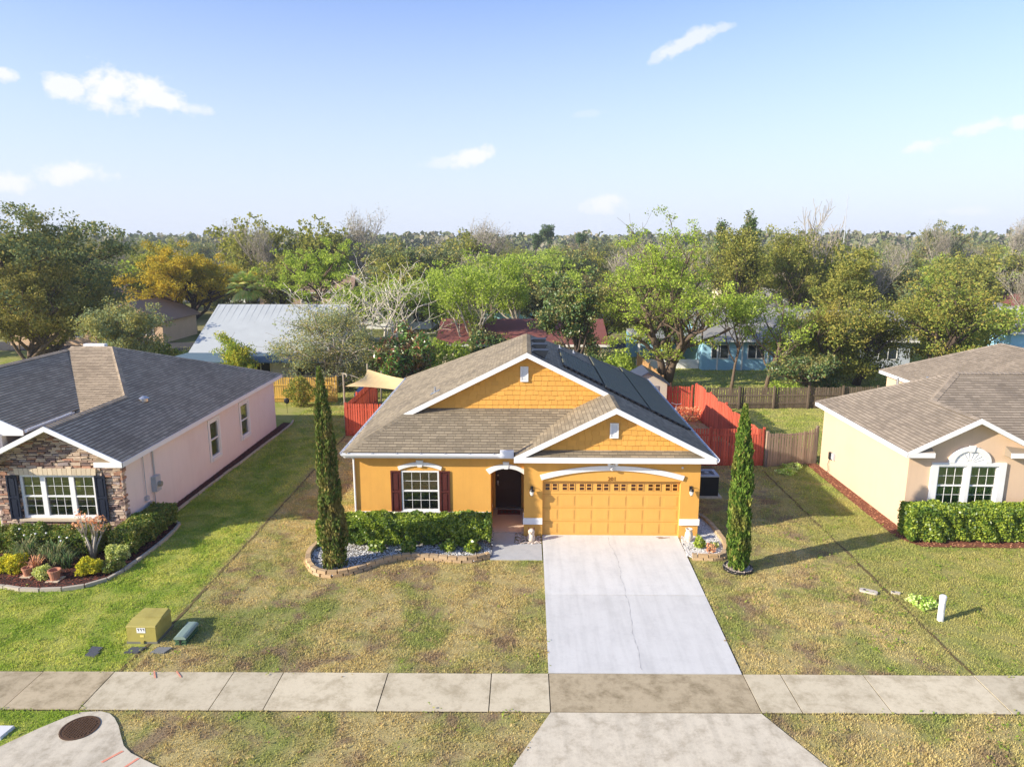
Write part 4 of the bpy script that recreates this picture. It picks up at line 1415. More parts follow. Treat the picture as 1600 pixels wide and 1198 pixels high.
# triple window
for (x0, ww) in ((WX0, .80), (WX0 + .80, 1.02), (WX0 + 1.82, .84)):
    window_unit(PH_, (x0, -.50, WZ0), (1, 0, 0), ww, WZ1 - WZ0, 2 if ww < 1 else 3, 2, frame=.085, blind=M_BLIND, depth=.08, bar=.013)
MB().box(WX0 - .12, WX1 + .12, -.64, -.50, WZ0 - .09, WZ0 - .002).build('window_sill', M_LINTEL, PH_)
shutter(PH_, (WX0 - .42, -.585, WZ0 - .02), (1, 0, 0), .38, 1.62, M_NAVY)
shutter(PH_, (WX1 + .04, -.585, WZ0 - .02), (1, 0, 0), .38, 1.62, M_NAVY)
for (y0, ww) in ((6.42, .92), (9.88, .97)):
    window_unit(PH_, (-14.05, y0, .80), (0, 1, 0), ww, 1.66, 1, 1, frame=.07, depth=.1, blind=M_BLIND)
    b = MB()
    b.box(-14.048, -14.01, y0 - .15, y0 - .001, .66, 2.60).box(-14.048, -14.01, y0 + ww + .001, y0 + ww + .15, .66, 2.60)
    b.box(-14.048, -14.01, y0, y0 + ww, 2.462, 2.60).box(-14.048, -13.98, y0, y0 + ww, .66, .798)
    b.build('window_surround', M_WHITE, PH_)
# roof
k = math.sqrt(1 + sl * sl)
UPR = Vector((-1, 0, sl))
ROW = MB()
def add_planes(house, planes_, m, limit_idx, near, ze_pts=None, extra=None):
    rb = MB()
    for (o_, u_, v_, ps) in planes_:
        q = roof_plane(house, o_, u_, v_, ps, th=.05)
        off = len(rb.v)
        rb.v += q.v
        rb.f += [tuple(i + off for i in f) for f in q.f]
    for e in extra or ():
        rb.poly(e)
    roof = rb.build('roof', M_DECK, house)
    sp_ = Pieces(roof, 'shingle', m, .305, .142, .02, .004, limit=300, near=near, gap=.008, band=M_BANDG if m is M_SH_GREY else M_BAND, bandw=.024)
    for i, (o_, u_, v_, ps) in enumerate(planes_):
        sp_.limit = 300 if i in limit_idx else 0
        sp_.plane(o_, u_, v_, ps)
    sp_.limit = 300
    sp_.finish('shingle_field')
    return roof
def lin(o, u, v, pts3):
    """plane coordinates of 3-D points"""
    o, u, v = Vector(o), Vector(u).normalized(), Vector(v).normalized()
    return [((Vector(p) - o).dot(u), (Vector(p) - o).dot(v)) for p in pts3]
apx, apz = -16.2, ze + sl * 2.5
oR = (xe, 0, ze)
right_p = (oR, (0, 1, 0), UPR, [[(-1.0, 0), (-1.0, 2.5 * k), (3.9, 2.5 * k), (3.9, 0)], [(3.9, 0), (3.9, 2.5 * k), (8.1, 5.3 * k), (15.1, 0)]])
zr = ze + sl * 5.3
# front-facing plane of the main roof
fs = (zr - apz) / 4.2
oF = (-16.2, 3.9, apz)
front_p = (oF, (1, 0, 0), (0, 1, fs), [lin(oF, (1, 0, 0), (0, 1, fs), [(-16.2, 3.9, apz), (-19.0, 8.1, zr), (-20.9, 8.1, zr), (-20.9, 0, apz - 3.9 * fs), (-18.85, 0, apz - 3.9 * fs)])])
# left slope of the stone gable
oL = (-18.85, 0, apz - sl * 2.65)
UPL = Vector((1, 0, sl))
left_p = (oL, (0, -1, 0), UPL, [lin(oL, (0, -1, 0), UPL, [(-18.85, -1.0, oL[2]), (-16.2, -1.0, apz), (-16.2, 3.9, apz), (-18.85, -.1, oL[2])])])
# taller porch gable on the far side: right slope
ps_ = 0.47
oP = (-17.5, 0, 3.95)
UPP = Vector((-1, 0, ps_))
porch_p = (oP, (0, 1, 0), UPP, [lin(oP, (0, 1, 0), UPP, [(-17.5, -.25, 3.95), (-20.9, -.25, 3.95 + 3.4 * ps_), (-20.9, 7.75, 3.95 + 3.4 * ps_), (-17.5, 3.0, 3.95)])])
# the far (unseen) sides, plain boards
extra = [[(-20.9, -.25, 5.548), (-24.3, -.25, 3.95), (-24.3, 8, 3.95), (-20.9, 7.75, 5.548)], [(-19.0, 8.1, zr), (xe, 15.1, ze), (-27, 15.1, ze), (-20.9, 8.1, zr)], [(-20.9, 8.1, zr), (-27, 15.1, ze), (-27, 3, ze), (-20.9, 3, ze)]]
roofP = add_planes(PH_, [right_p, front_p, left_p, porch_p], M_SH_GREY, {0}, (-15, -1, 3.4), extra=extra)
ridge_caps(roofP, (-16.2, -1.0, apz), (-16.2, 3.9, apz), M_SH_GREY)
ridge_caps(roofP, (-16.2, 3.9, apz), (-19.0, 8.1, zr), M_SH_GREY)
ridge_caps(roofP, (xe, 15.1, ze), (-19.0, 8.1, zr), M_SH_GREY)
ridge_caps(roofP, (-20.9, 8.1, zr), (-19.0, 8.1, zr), M_SH_GREY)
ridge_caps(roofP, (-20.9, -.25, 5.548), (-20.9, 7.7, 5.548), M_SH_GREY)
b = MB()
rake_board(b, (-18.9, oL[2]), (-16.2, apz + .035), -1.045, .18)
rake_board(b, (-16.2, apz + .035), (xe + .03, ze), -1.045, .18)
rake_board(b, (-24.3, 3.95), (-20.9, 5.58), -.295, .18)
rake_board(b, (-20.9, 5.58), (-17.47, 3.95), -.295, .18)
b.build('rake_board', M_WHITE, PH_)
b = MB()
b.box(xe - .0, xe + .04, -1.0, 15.1, ze - .19, ze - .01)
b.box(xe - .95, xe + .03, -1.04, -1.0, ze - .19, ze - .015).box(-18.85, -18.0, -1.04, -1.0, 2.78, 2.95)
b.box(-18.5, -17.5, -.29, -.25, 3.76, 3.93)
b.build('fascia', M_WHITE, PH_)
b = MB()
b.box(-14.05, xe - .001, -1.0, 15.0, ze - .19, ze - .17)
b.hexa([(-18.8, -1.0, oL[2] - .14), (-16.2, -1.0, apz - .14), (-16.2, -.45, apz - .14), (-18.8, -.45, oL[2] - .14)], [(-18.8, -1.0, oL[2] - .06), (-16.2, -1.0, apz - .06), (-16.2, -.45, apz - .06), (-18.8, -.45, oL[2] - .06)])
b.hexa([(-16.2, -1.0, apz - .14), (xe - .1, -1.0, ze - .10), (xe - .1, -.45, ze - .10), (-16.2, -.45, apz - .14)], [(-16.2, -1.0, apz - .06), (xe - .1, -1.0, ze - .02), (xe - .1, -.45, ze - .02), (-16.2, -.45, apz - .06)])
b.build('soffit', M_WHITE, PH_)
for (x0, x1) in ((xe - .95, xe + .0), (-18.8, -18.0)):
    zt = ze if x0 > -16 else 2.96
    MB().hexa([(x0, -1.0, zt - .02), (x1, -1.0, zt - .02), (x1, -.46, zt - .02), (x0, -.46, zt - .02)], [(x0, -1.0, zt - .005), (x1, -1.0, zt - .005), (x1, -.46, zt + (.19 if x0 < -16 else -.004)), (x0, -.46, zt + (.19 if x0 > -16 else -.004))]).build('eave_return', M_SH_GREY, PH_)
MB().prism([(-24.2, -.1, 3.75), (-17.6, -.1, 3.75), (-17.6, -.1, 3.85), (-20.9, -.1, 5.4)], (0, .1, 0)).build('porch_gable', M_WHITE, PH_)
MB().box(-18.55, -18.3, -.24, 0.0, 0, 3.75).build('porch_column', M_WHITE, PH_)
MB().tube([(-19.1, 2.05, 3.35), (-19.1, 2.05, 3.1)], .09, 8).blob((-19.1, 2.05, 3.0), .12, .12, .16).build('porch_lamp', M_BLACK, PH_)
gutter(PH_, (-17.49, -.2, 3.95), (-17.49, 2.45, 3.95), (1, 0, 0), m=M_GUTTER)
c = Vector((-15.6, 4.2, ze + sl * 1.9))
MB().lathe([(.16, .0), (.16, .12), (.20, .13), (.05, .22)], c, 12).build('roof_vent', M_STEEL, PH_)
MB().box(-20.6, -19.6, 8.5, 8.75, zr - .1, zr + .07).build('ridge_vent', M_WHITE, PH_)
# meter, pipes
b = MB().box(-14.046, -13.86, 1.32, 1.66, 1.12, 1.72)
m_ = b.build('meter_box', M_PVC, PH_)
MB().lathe([(.095, 0), (.10, .02), (.09, .09), (.04, .11)], (0, 0, 0), 14)
mb_ = MB()
for kz, rr in ((0, .10), (.10, .095)):
    pass
mb_.tube([(-13.86, 1.49, 1.40), (-13.74, 1.49, 1.40)], .10, 14)
mb_.build('meter_dial', pmat('meter_glass', S(150, 148, 136), .2), m_)
MB().tube([(-14.0, 1.52, 1.72), (-14.0, 1.52, 2.85)], .028, 8).build('conduit', M_PVC, PH_)
MB().tube([(-14.0, .84, 2.85), (-14.0, .84, 1.15)], .016, 6).tube([(-14.0, 1.40, 1.12), (-14.0, 1.40, .55)], .02, 6).build('conduit', M_PVC, PH_)
MB().box(-14.046, -13.94, .76, .92, .98, 1.14).build('junction_box', M_PVC, PH_)
MB().box(-14.046, -13.92, .98, 1.14, .50, .86).build('junction_box', M_STEEL, PH_)

# ================================================================== the peach house
RH = thing('peach_house', 'peach stucco house with a white sunburst arch over twin windows and brown shingle roof', 'house', (18, 0, 0))
ze2, s2 = 3.05, 0.5
k2 = SX
xe2 = 13.68
w = MB()
w.box(13.93, 14.13, 1.13, 8.3, 0, 2.87).box(13.93, 14.96, .95, 1.13, 0, 2.87).box(17.18, 30, .95, 1.13, 0, 2.87)
w.box(14.96, 17.18, .95, 1.13, 0, .94).box(14.96, 17.18, .95, 1.13, 2.46, 2.87)
w.box(14.13, 30, 8.1, 8.3, 0, 2.87).box(21.0, 21.2, 8.3, 16.7, 0, 2.87).box(21.2, 30, 16.5, 16.7, 0, 2.87)
w.prism([(14.0, .95, 2.87), (18.2, .95, 2.87), (18.3, .95, 3.0), (16.1, .95, 4.14), (13.95, .95, 3.04)], (0, .18, 0))
w.build('wall', M_PEACH, RH)
oA = (xe2, 0, ze2)
A_ = (oA, (0, -1, 0), Vector((1, 0, s2)), [[(-.6, 0), (-.6, 2.42 * k2), (-3.7, 2.42 * k2), (-3.7, 0)], [(-3.7, 0), (-3.7, 2.42 * k2), (-5.15, 4.1 * k2), (-8.7, 0)]])
az2 = ze2 + s2 * 2.42
zr2 = ze2 + s2 * 4.1
ff = (zr2 - az2) / 1.45
oB = (16.1, 3.7, az2)
vB = Vector((0, 1, ff))
yv_ = 3.7 - (s2 * 2.42) / ff
B_ = (oB, (1, 0, 0), vB, [lin(oB, (1, 0, 0), vB, [(16.1, 3.7, az2), (18.55, yv_, ze2), (30, yv_, ze2), (30, 5.15, zr2), (17.8, 5.15, zr2)])])
oC = (18.52, 0, ze2)
C_ = (oC, (0, 1, 0), Vector((-1, 0, s2)), [lin(oC, (0, 1, 0), Vector((-1, 0, s2)), [(18.52, .6, ze2), (18.52, yv_, ze2), (16.1, 3.7, az2), (16.1, .6, az2)])])
oD = (20.7, 0, ze2)
D_ = (oD, (0, -1, 0), Vector((1, 0, s2)), [lin(oD, (0, -1, 0), Vector((1, 0, s2)), [(20.7, 17, ze2), (20.7, 8.3, ze2), (23.6, 5.5, ze2 + 1.45), (24.9, 5.15, zr2 + .05), (24.9, 13.2, ze2 + 2.1)])])
oE = (13.68, 8.7, ze2)
vE = Vector((0, -3.55, zr2 - ze2))
E_ = (oE, (-1, 0, 0), vE, [lin(oE, (-1, 0, 0), vE, [(13.68, 8.7, ze2), (17.8, 5.15, zr2), (24.9, 5.15, zr2), (20.9, 8.7, ze2)])])
ex2 = [[(24.9, 13.2, 5.15), (24.9, 5.15, 5.15), (29, 5.15, 3.1), (29, 17, 3.05)], [(20.7, 17, 3.05), (24.9, 13.2, 5.15), (29, 17, 3.05)]]
roofR = add_planes(RH, [A_, B_, C_, D_, E_], M_SH_BRN, {0}, (14.2, .6, 3.2), extra=ex2)
ridge_caps(roofR, (16.1, .6, az2), (16.1, 3.7, az2), M_SH_BRN)
ridge_caps(roofR, (16.1, 3.7, az2), (17.8, 5.15, zr2), M_SH_BRN)
ridge_caps(roofR, (13.68, 8.7, ze2), (17.8, 5.15, zr2), M_SH_BRN)
ridge_caps(roofR, (17.8, 5.15, zr2), (29, 5.15, zr2), M_SH_BRN)
ridge_caps(roofR, (20.7, 17, ze2), (24.9, 13.2, 5.15), M_SH_BRN)
ridge_caps(roofR, (24.9, 5.3, 5.15), (24.9, 13.2, 5.15), M_SH_BRN)
b = MB()
rake_board(b, (xe2 - .03, ze2), (16.1, az2 + .035), .555, .18)
rake_board(b, (16.1, az2 + .035), (18.55, ze2), .555, .18)
b.build('rake_board', M_WHITE, RH)
b = MB()
b.box(xe2 - .04, xe2, .6, 8.7, ze2 - .19, ze2 - .01).box(20.66, 20.70, 8.72, 17, ze2 - .19, ze2 - .01)
b.box(xe2 - .03, 14.62, .56, .6, ze2 - .19, ze2 - .015).box(17.3, 18.55, .56, .6, ze2 - .19, ze2 - .015)
b.build('fascia', M_WHITE, RH)
b = MB()
b.box(xe2 + .001, 13.93, .6, 8.6, ze2 - .19, ze2 - .17)
for (p, q) in (((13.8, ze2 + .02), (16.1, az2)), ((16.1, az2), (18.45, ze2 + .02))):
    b.hexa([(p[0], .6, p[1] - .14), (q[0], .6, q[1] - .14), (q[0], .95, q[1] - .14), (p[0], .95, p[1] - .14)], [(p[0], .6, p[1] - .07), (q[0], .6, q[1] - .07), (q[0], .95, q[1] - .07), (p[0], .95, p[1] - .07)])
b.build('soffit', M_WHITE, RH)
for (x0, x1) in ((xe2 + .02, 14.62), (17.3, 18.5)):
    MB().hexa([(x0, .6, ze2 - .19), (x1, .6, ze2 - .19), (x1, .949, ze2 - .19), (x0, .949, ze2 - .19)], [(x0, .6, ze2 - .005), (x1, .6, ze2 - .005), (x1, .949, ze2 + (.15 if x0 < 16 else -.004)), (x0, .949, ze2 + (.15 if x0 > 16 else -.004))]).build('eave_return', M_SH_BRN, RH)
M_CURT = pmat('green_curtain', S(150, 196, 140), 0.8, 0.2, 9.0)
for x0 in (14.98, 16.14):
    wu = window_unit(RH, (x0, .95, .94), (1, 0, 0), 1.02, 1.52, 3, 2, frame=.06, depth=.1)
    cb = MB()
    for q in range(16):
        xa, xb = x0 + .06 + .9 * q / 16, x0 + .06 + .9 * (q + 1) / 16
        ya, yb_ = 1.02 + .03 * (q % 2), 1.02 + .03 * ((q + 1) % 2)
        cb.poly([(xa, ya, 1.0), (xb, yb_, 1.0), (xb, yb_, 2.4), (xa, ya, 2.4)])
    cb.build('curtain', M_CURT, wu)
sb = MB()
sb.box(14.74, 14.979, .87, .948, .80, 2.58).box(17.161, 17.40, .87, .948, .80, 2.58).box(16.0, 16.14, .87, .948, .80, 2.46)
sb.box(14.979, 17.161, .87, .948, 2.461, 2.58)
sb.box(14.979, 16.0, .85, .948, .80, .938).box(16.14, 17.161, .85, .948, .80, .938)
sb.build('window_surround', M_WHITE, RH)
sun_ = MB()
cx, cz = 16.07, 2.582
arcI = [(cx - .56 * math.cos(math.pi * q / 20), cz + .44 * math.sin(math.pi * q / 20)) for q in range(21)]
arcO = [(cx - .76 * math.cos(math.pi * q / 20), cz + .60 * math.sin(math.pi * q / 20)) for q in range(21)]
arch_band(sun_, arcI, arcO, .86, .948)
sun_.prism([(x, .905, z) for x, z in arcI], (0, .04, 0))
so = sun_.build('sunburst_arch', M_WHITE, RH)
for q in range(1, 9):
    a = math.pi * q / 9
    d = Vector((-math.cos(a) * .56, 0, math.sin(a) * .44))
    MB().beam(Vector((cx, .888, cz)) + d * .22, Vector((cx, .888, cz)) + d * .9, (0, 1, 0), .022, .016).build('ray', M_WHITE, so)
MB().hexa([(cx - .09, .83, cz + .42), (cx + .09, .83, cz + .42), (cx + .09, .858, cz + .42), (cx - .09, .858, cz + .42)], [(cx - .13, .83, cz + .66), (cx + .13, .83, cz + .66), (cx + .13, .858, cz + .66), (cx - .13, .858, cz + .66)]).build('keystone', M_WHITE, so)
for (x, y, h) in ((16.2, 6.55, .42), (17.2, 6.1, .30), (18.2, 6.4, .32)):
    z = ze2 + s2 * min(x - xe2, (8.7 - y) * 1.1) - .05
    MB().tube([(x, y, z), (x, y, z + h)], .055, 8).lathe([(.13, 0), (.07, .1)], (x, y, z + .02), 10).build('vent_pipe', M_STEEL, RH)
MB().box(13.84, 13.928, 6.75, 7.0, .78, 1.06).build('meter_box', M_PVC, RH)
MB().box(13.82, 13.928, 7.06, 7.24, .72, 1.04).build('junction_box', M_BLACK, RH)
MB().tube([(13.88, 7.2, .74), (13.86, 7.3, .45), (13.84, 7.15, .2), (13.86, 7.35, .02)], .012, 5).build('cable', M_BLACK, RH)
# ================================================================== fences: every board a part
def wood(name, base, var=0.2, piece=0.18):
    t = NT(name)
    p = t.objpos()
    mp = t.n('ShaderNodeMapping')
    mp.inputs['Scale'].default_value = (9.0, 9.0, 0.9)
    t.l(t.pos(), mp.inputs[0])
    g = t.noise(mp.outputs[0], 3.0, 4.0, 0.65)
    k = t.math('MULTIPLY_ADD', g, 2 * var, 1 - var)
    r2 = t.math('FRACT', t.math('MULTIPLY', t.rand(), 17.31))
    k = t.math('MULTIPLY', k, t.math('MULTIPLY_ADD', r2, 2 * piece, 1 - piece))
    low = t.math('ADD', t.sep(t.pos())[2], t.math('MULTIPLY_ADD', t.noise(t.pos(), 4.0, 4.0, 0.65), -0.6, 0.3))
    k = t.math('MULTIPLY', k, t.math('MULTIPLY_ADD', t.ramp(low, 0.02, 0.45), 0.28, 0.72))   # soil splash at the foot
    t.principled(t.scale_col(tuple(base), k), 0.9, 0.15, 0, g, 0.4, 0.01)
    return t.m
M_RED = wood('red_fence_stain', S(192, 92, 70), 0.26, 0.2)
M_GREYW = wood('weathered_wood', S(150, 130, 112), 0.28, 0.22)
M_DARKW = wood('old_dark_wood', S(112, 98, 82), 0.28, 0.22)
M_NEWW = wood('yellow_pine', S(206, 166, 84), 0.2, 0.14)
M_TANW = wood('tan_wood', S(176, 136, 92), 0.2, 0.15)

def fence(name, label, p0, p1, hf, m, bw=.14, rails=(.35, 1.45), post_every=2.4, face=1, jit=.02, group=None, post_m=None, post_h=.05, gap=.008):
    """boards from p0 to p1; hf(t) = height; face = side the boards stand on, posts and rails behind"""
    p0, p1 = Vector((*p0, 0)), Vector((*p1, 0))
    d = p1 - p0
    L = d.length
    u = d.normalized()
    nn = Vector((-u.y, u.x, 0)) * face
    f = thing(name, label, 'fence', p0, group)
    n = max(1, int(L / bw))
    bw = L / n
    r = random.Random(int(L * 100) + int(p0.x * 7))
    me = MB().hexa([(gap / 2, 0, 0), (bw - gap / 2, 0, 0), (bw - gap / 2, .018, 0), (gap / 2, .018, 0)],
                   [(gap / 2 + .02, 0, 1), (bw - gap / 2 - .02, 0, 1), (bw - gap / 2 - .02, .018, 1), (gap / 2 + .02, .018, 1)]).mesh('board')
    me.materials.append(m)
    for i in range(n):
        h = hf((i + .5) / n) + r.uniform(-jit, jit)
        M = Matrix((u, nn, Vector((0, 0, 1)))).transposed().to_4x4()
        M.translation = p0 + u * (bw * i) + nn * (.02 + r.uniform(-.006, .006)) + Vector((0, 0, .02))
        M = M @ Matrix.Rotation(r.uniform(-.01, .01), 4, 'Y') @ Matrix.Diagonal((1, 1, h - .02, 1))
        link('board', me, f, M)
    segs = max(1, round(L / post_every))
    for i in range(segs + 1):
        q = p0 + d * (i / segs) - nn * .07
        h = hf(min(.999, i / segs)) + post_h
        b = MB()
        a = u * .05
        c = nn * .05
        b.hexa([q - a - c, q + a - c, q + a + c, q - a + c], [q - a - c + Vector((0, 0, h)), q + a - c + Vector((0, 0, h)), q + a + c + Vector((0, 0, h)), q - a + c + Vector((0, 0, h))])
        b.build('post', post_m or m, f)
    for z in rails:
        for i in range(segs):
            qa, qb = p0 + d * (i / segs) + u * .05, p0 + d * ((i + 1) / segs) - u * .05
            za, zb = min(z, hf(i / segs) - .1), min(z, hf((i + 1) / segs - .001) - .1)
            MB().beam(qa + Vector((0, 0, za)) - nn * .001, qb + Vector((0, 0, zb)) - nn * .001, (0, 0, 1), .036, .09).build('rail', m, f)
    return f
fence('red_fence', 'red board fence with its corner left of the orange house, under the shade sail', (-9.65, 13.13), (-6.05, 13.13), lambda t: 1.80, M_RED, bw=.125, jit=.006, face=-1)
fence('red_fence', 'shaded red fence running back below the tan shade sail', (-9.62, 13.25), (-9.50, 20.6), lambda t: 1.80 + .05 * math.floor(t * 3), M_RED, jit=.006, face=-1)
fence('red_fence', 'red board fence closing the gap beside the air conditioner', (6.25, 8.32), (11.25, 8.32), lambda t: 1.82, M_RED, bw=.125, jit=.006, face=-1)
fence('red_fence', 'sunlit red fence stepping down the slope behind the house', (11.20, 8.45), (10.25, 17.7), lambda t: 1.62 + .10 * math.floor(t * 5) + .10 * abs(math.sin(t * 15.7)), M_RED, bw=.2, face=1, jit=.012)
fence('red_fence', 'dark shaded red fence across the back by the garden shed', (10.15, 17.95), (8.5, 17.95), lambda t: 1.84, M_RED, face=1)
fence('wooden_fence', 'weathered grey plank fence with a sagging top joining the peach house', (11.40, 8.20), (13.93, 8.75), lambda t: 1.66 - .17 * math.sin(t * 3.14) ** 1.2 + .12 * t, M_GREYW, bw=.13, face=-1, jit=.03, post_every=2.6)
fence('wooden_fence', 'dark old plank fence with rails facing us behind the green side lawn', (11.3, 19.7), (24.5, 20.3), lambda t: 1.36, M_DARKW, bw=.15, face=1, jit=.03, rails=(.3, .82), post_every=2.2, post_h=.12)
fence('wooden_fence', 'new yellow pine fence behind the pink house', (-30.0, 20.7), (-12.3, 21.25), lambda t: 1.66, M_NEWW, bw=.145, face=1, jit=.012, rails=(.25, 1.1), post_every=2.4, post_h=.1)
fence('wooden_fence', 'tan plank fence running away behind the garden shed', (8.95, 19.0), (8.85, 31.0), lambda t: 1.8, M_TANW, bw=.2, face=1, jit=.03)

# ================================================================== small yard things
M_OLIVE = pmat('transformer_paint', S(168, 156, 82), 0.6, 0.14, 2.5, fine=0.08, dirt=S(120, 104, 40), dirt_scale=2.2, dirt_amt=0.5)
M_OLIVED = pmat('transformer_pad', S(118, 116, 102), 0.9, 0.15, 4.0)
M_PEDG = pmat('pedestal_green', S(128, 146, 134), 0.55, 0.1, 3.0)
M_PEDD = pmat('pedestal_ribs', S(68, 98, 70), 0.55, 0.12, 5.0)
M_STICK = pmat('white_sticker', (.78, .77, .74), .5)
M_STICKY = pmat('yellow_sticker', S(228, 206, 110), .5)
tx, ty = -10.46, -7.0
t = thing('transformer', 'dull yellow-green electrical transformer cabinet standing in the lawn by the sidewalk', 'transformer', (tx + .4, ty + .55, 0))
MB().box(tx - .02, tx + .80, ty - .02, ty + .86, -.02, .055).build('pad', M_OLIVED, t)
MB().hexa([(tx, ty, .055), (tx + .77, ty, .055), (tx + .77, ty + .83, .055), (tx, ty + .83, .055)], [(tx, ty, .475), (tx + .77, ty, .475), (tx + .77, ty + .83, .475), (tx, ty + .83, .475)]).build('cabinet', M_OLIVE, t)
MB().hexa([(tx - .015, ty - .015, .475), (tx + .785, ty - .015, .475), (tx + .785, ty + .36, .475), (tx - .015, ty + .36, .475)], [(tx + .0, ty + .0, .505), (tx + .77, ty + .0, .505), (tx + .77, ty + .36, .555), (tx + .0, ty + .36, .555)]).build('lid', M_OLIVE, t)
MB().hexa([(tx - .01, ty + .37, .475), (tx + .78, ty + .37, .475), (tx + .78, ty + .85, .475), (tx - .01, ty + .85, .475)], [(tx + .02, ty + .37, .555), (tx + .75, ty + .37, .555), (tx + .72, ty + .83, .565), (tx + .05, ty + .83, .565)]).build('lid', M_OLIVE, t)
lb = MB().box(tx + .27, tx + .50, ty - .006, ty - .001, .31, .455).build('sticker', M_STICK, t)
for i_, x in enumerate((.315, .385, .455)):
    b = MB()
    b.box(tx + x - .02, tx + x + .02, ty - .009, ty - .0065, .415, .435).box(tx + x + .004, tx + x + .02, ty - .009, ty - .0065, .365, .414)
    b.build('mark', M_BLACK, lb)
MB().box(tx + .35, tx + .45, ty - .006, ty - .001, .19, .245).build('sticker', M_STICKY, t)
MB().box(tx + .37, tx + .45, ty - .05, ty - .001, .03, .09).build('latch', M_OLIVE, t)
px, py = -9.17, -7.08
t = thing('cable_pedestal', 'low green ribbed utility pedestal beside the yellow transformer', 'utility box', (px + .14, py + .4, 0))
b = MB()
for k_ in range(4):
    e = .0 if k_ % 2 == 0 else .022
    b.box(px + e, px + .30 - e, py + e, py + .72 - e, .0 + k_ * .045, .044 + k_ * .045)
b.build('ribbed_body', M_PEDD, t)
b = MB()
prof = [(0, .18), (0, .215), (.03, .25), (.08, .265), (.22, .265), (.27, .25), (.30, .215), (.30, .18)]
b.prism([(px - .012 + a * 1.08, py - .02, z) for a, z in prof], (0, .76, 0))
b.build('cover', M_PEDG, t)
MB().box(px + .13, px + .17, py - .012, py - .001, .03, .16).build('latch', M_BLACK, t)
M_VAULT = pmat('vault_lid', S(78, 80, 86), 0.7, 0.15, 6.0)
M_VAULTG = pmat('vault_lid_grey', S(122, 122, 118), 0.8, 0.15, 6.0)
t = thing('valve_box', 'dark two-piece plastic vault lid sunk in the green grass', 'vault lid', (-11.07, -7.46, 0))
MB().prism([(-11.22, -7.62, -.02), (-10.94, -7.66, -.02), (-10.92, -7.48, -.02), (-11.20, -7.44, -.02)], (0, 0, .075)).build('lid', M_VAULT, t)
MB().prism([(-11.26, -7.42, -.02), (-10.98, -7.46, -.02), (-10.97, -7.26, -.02), (-11.27, -7.22, -.02)], (0, 0, .07)).build('lid', M_VAULT, t)
for (x, lab, m_, d) in ((-10.06, 'grey vault lid directly in front of the transformer', M_VAULT, 0), (-9.38, 'weathered tan-grey vault lid between transformer and pedestal fronts', M_VAULTG, .04)):
    b = MB().prism([(x - .24, -7.47, -.02), (x + .12, -7.47, -.02), (x + .22, -7.22, -.02), (x - .16, -7.22, -.02)], (0, 0, .065))
    tag(b.build('valve_box', m_), lab, 'vault lid')
b = MB().hexa([(-11.6, -10.70, -.02), (-11.14, -10.70, -.02), (-11.10, -10.30, -.02), (-11.6, -10.30, -.02)], [(-11.6, -10.68, .07), (-11.16, -10.68, .07), (-11.12, -10.32, .07), (-11.6, -10.32, .07)])
tag(b.build('concrete_block', pmat('pale_block', S(206, 206, 206), .8, .1, 4)), 'pale grey square block in the grass at the lower picture edge', 'utility lid')
M_CAP = pmat('white_plastic', (0.74, 0.74, 0.72), 0.45, 0.05)
t = thing('marker_post', 'round white plastic marker post standing in the right-hand lawn', 'marker post', (11.69, -5.46, 0))
MB().lathe([(.085, 0), (.085, .70)], (11.69, -5.46, 0), 16).build('post', M_CAP, t)
MB().lathe([(.094, .64), (.094, .74), (.07, .765)], (11.69, -5.46, 0), 16).build('cap', M_CAP, t)
MB().box(11.68, 11.71, -5.549, -5.546, .30, .56).build('faded_mark', M_PVC, t)
def water_lid(x, y, w, d, rot, label):
    c, s_ = math.cos(rot), math.sin(rot)
    pts = []
    for k_ in range(16):
        a = 2 * math.pi * k_ / 16
        px_, py_ = math.copysign(abs(math.cos(a)) ** .5, math.cos(a)) * w, math.copysign(abs(math.sin(a)) ** .5, math.sin(a)) * d
        pts.append((x + px_ * c - py_ * s_, y + px_ * s_ + py_ * c, -.02))
    t = thing('meter_lid', label, 'utility lid', (x, y, 0))
    MB().prism(pts, (0, 0, .08)).build('lid', pmat('pale_lid', S(190, 180, 164), .8, .1, 5.0) if 'pale_lid' not in bpy.data.materials else bpy.data.materials['pale_lid'], t)
    MB().lathe([(.045, 0), (.04, .006)], (x - w * .45 * c, y - w * .45 * s_, .061), 10).build('hole', M_BLACK, t)
water_lid(10.45, -3.87, .25, .11, -.5, 'pale oblong meter lid on the brown lawn, left of the lot line')
water_lid(11.22, -3.95, .13, .06, -.3, 'pale meter lid half hidden by weeds near the white marker post')

# air conditioner
ax, ay = 7.20, 4.05
t = thing('air_conditioner', 'black louvered air conditioner with a grey fan top beside the orange house wall', 'air conditioner', (ax + .4, ay + .4, 0))
MB().box(ax - .10, ax + .95, ay - .12, ay + .95, -.02, .08).build('pad', M_APRON, t)
MB().box(ax + .02, ax + .80, ay + .02, ay + .82, .08, .90).build('core', M_BLACK, t)
b = MB()
for z in np.arange(.12, .88, .045):
    b.box(ax, ax + .82, ay, ay + .018, z, z + .02).box(ax, ax + .018, ay + .02, ay + .84, z, z + .02).box(ax + .802, ax + .82, ay + .02, ay + .84, z, z + .02)
for (x, y) in ((ax, ay), (ax + .79, ay), (ax, ay + .81), (ax + .79, ay + .81)):
    b.box(x - .004, x + .034, y - .004, y + .034, .08, .905)
kind(b.build('louvers', M_BLACK, t), 'stuff')
M_ACTOP = pmat('unit_top', S(176, 180, 184), .5, .06)
b = MB()
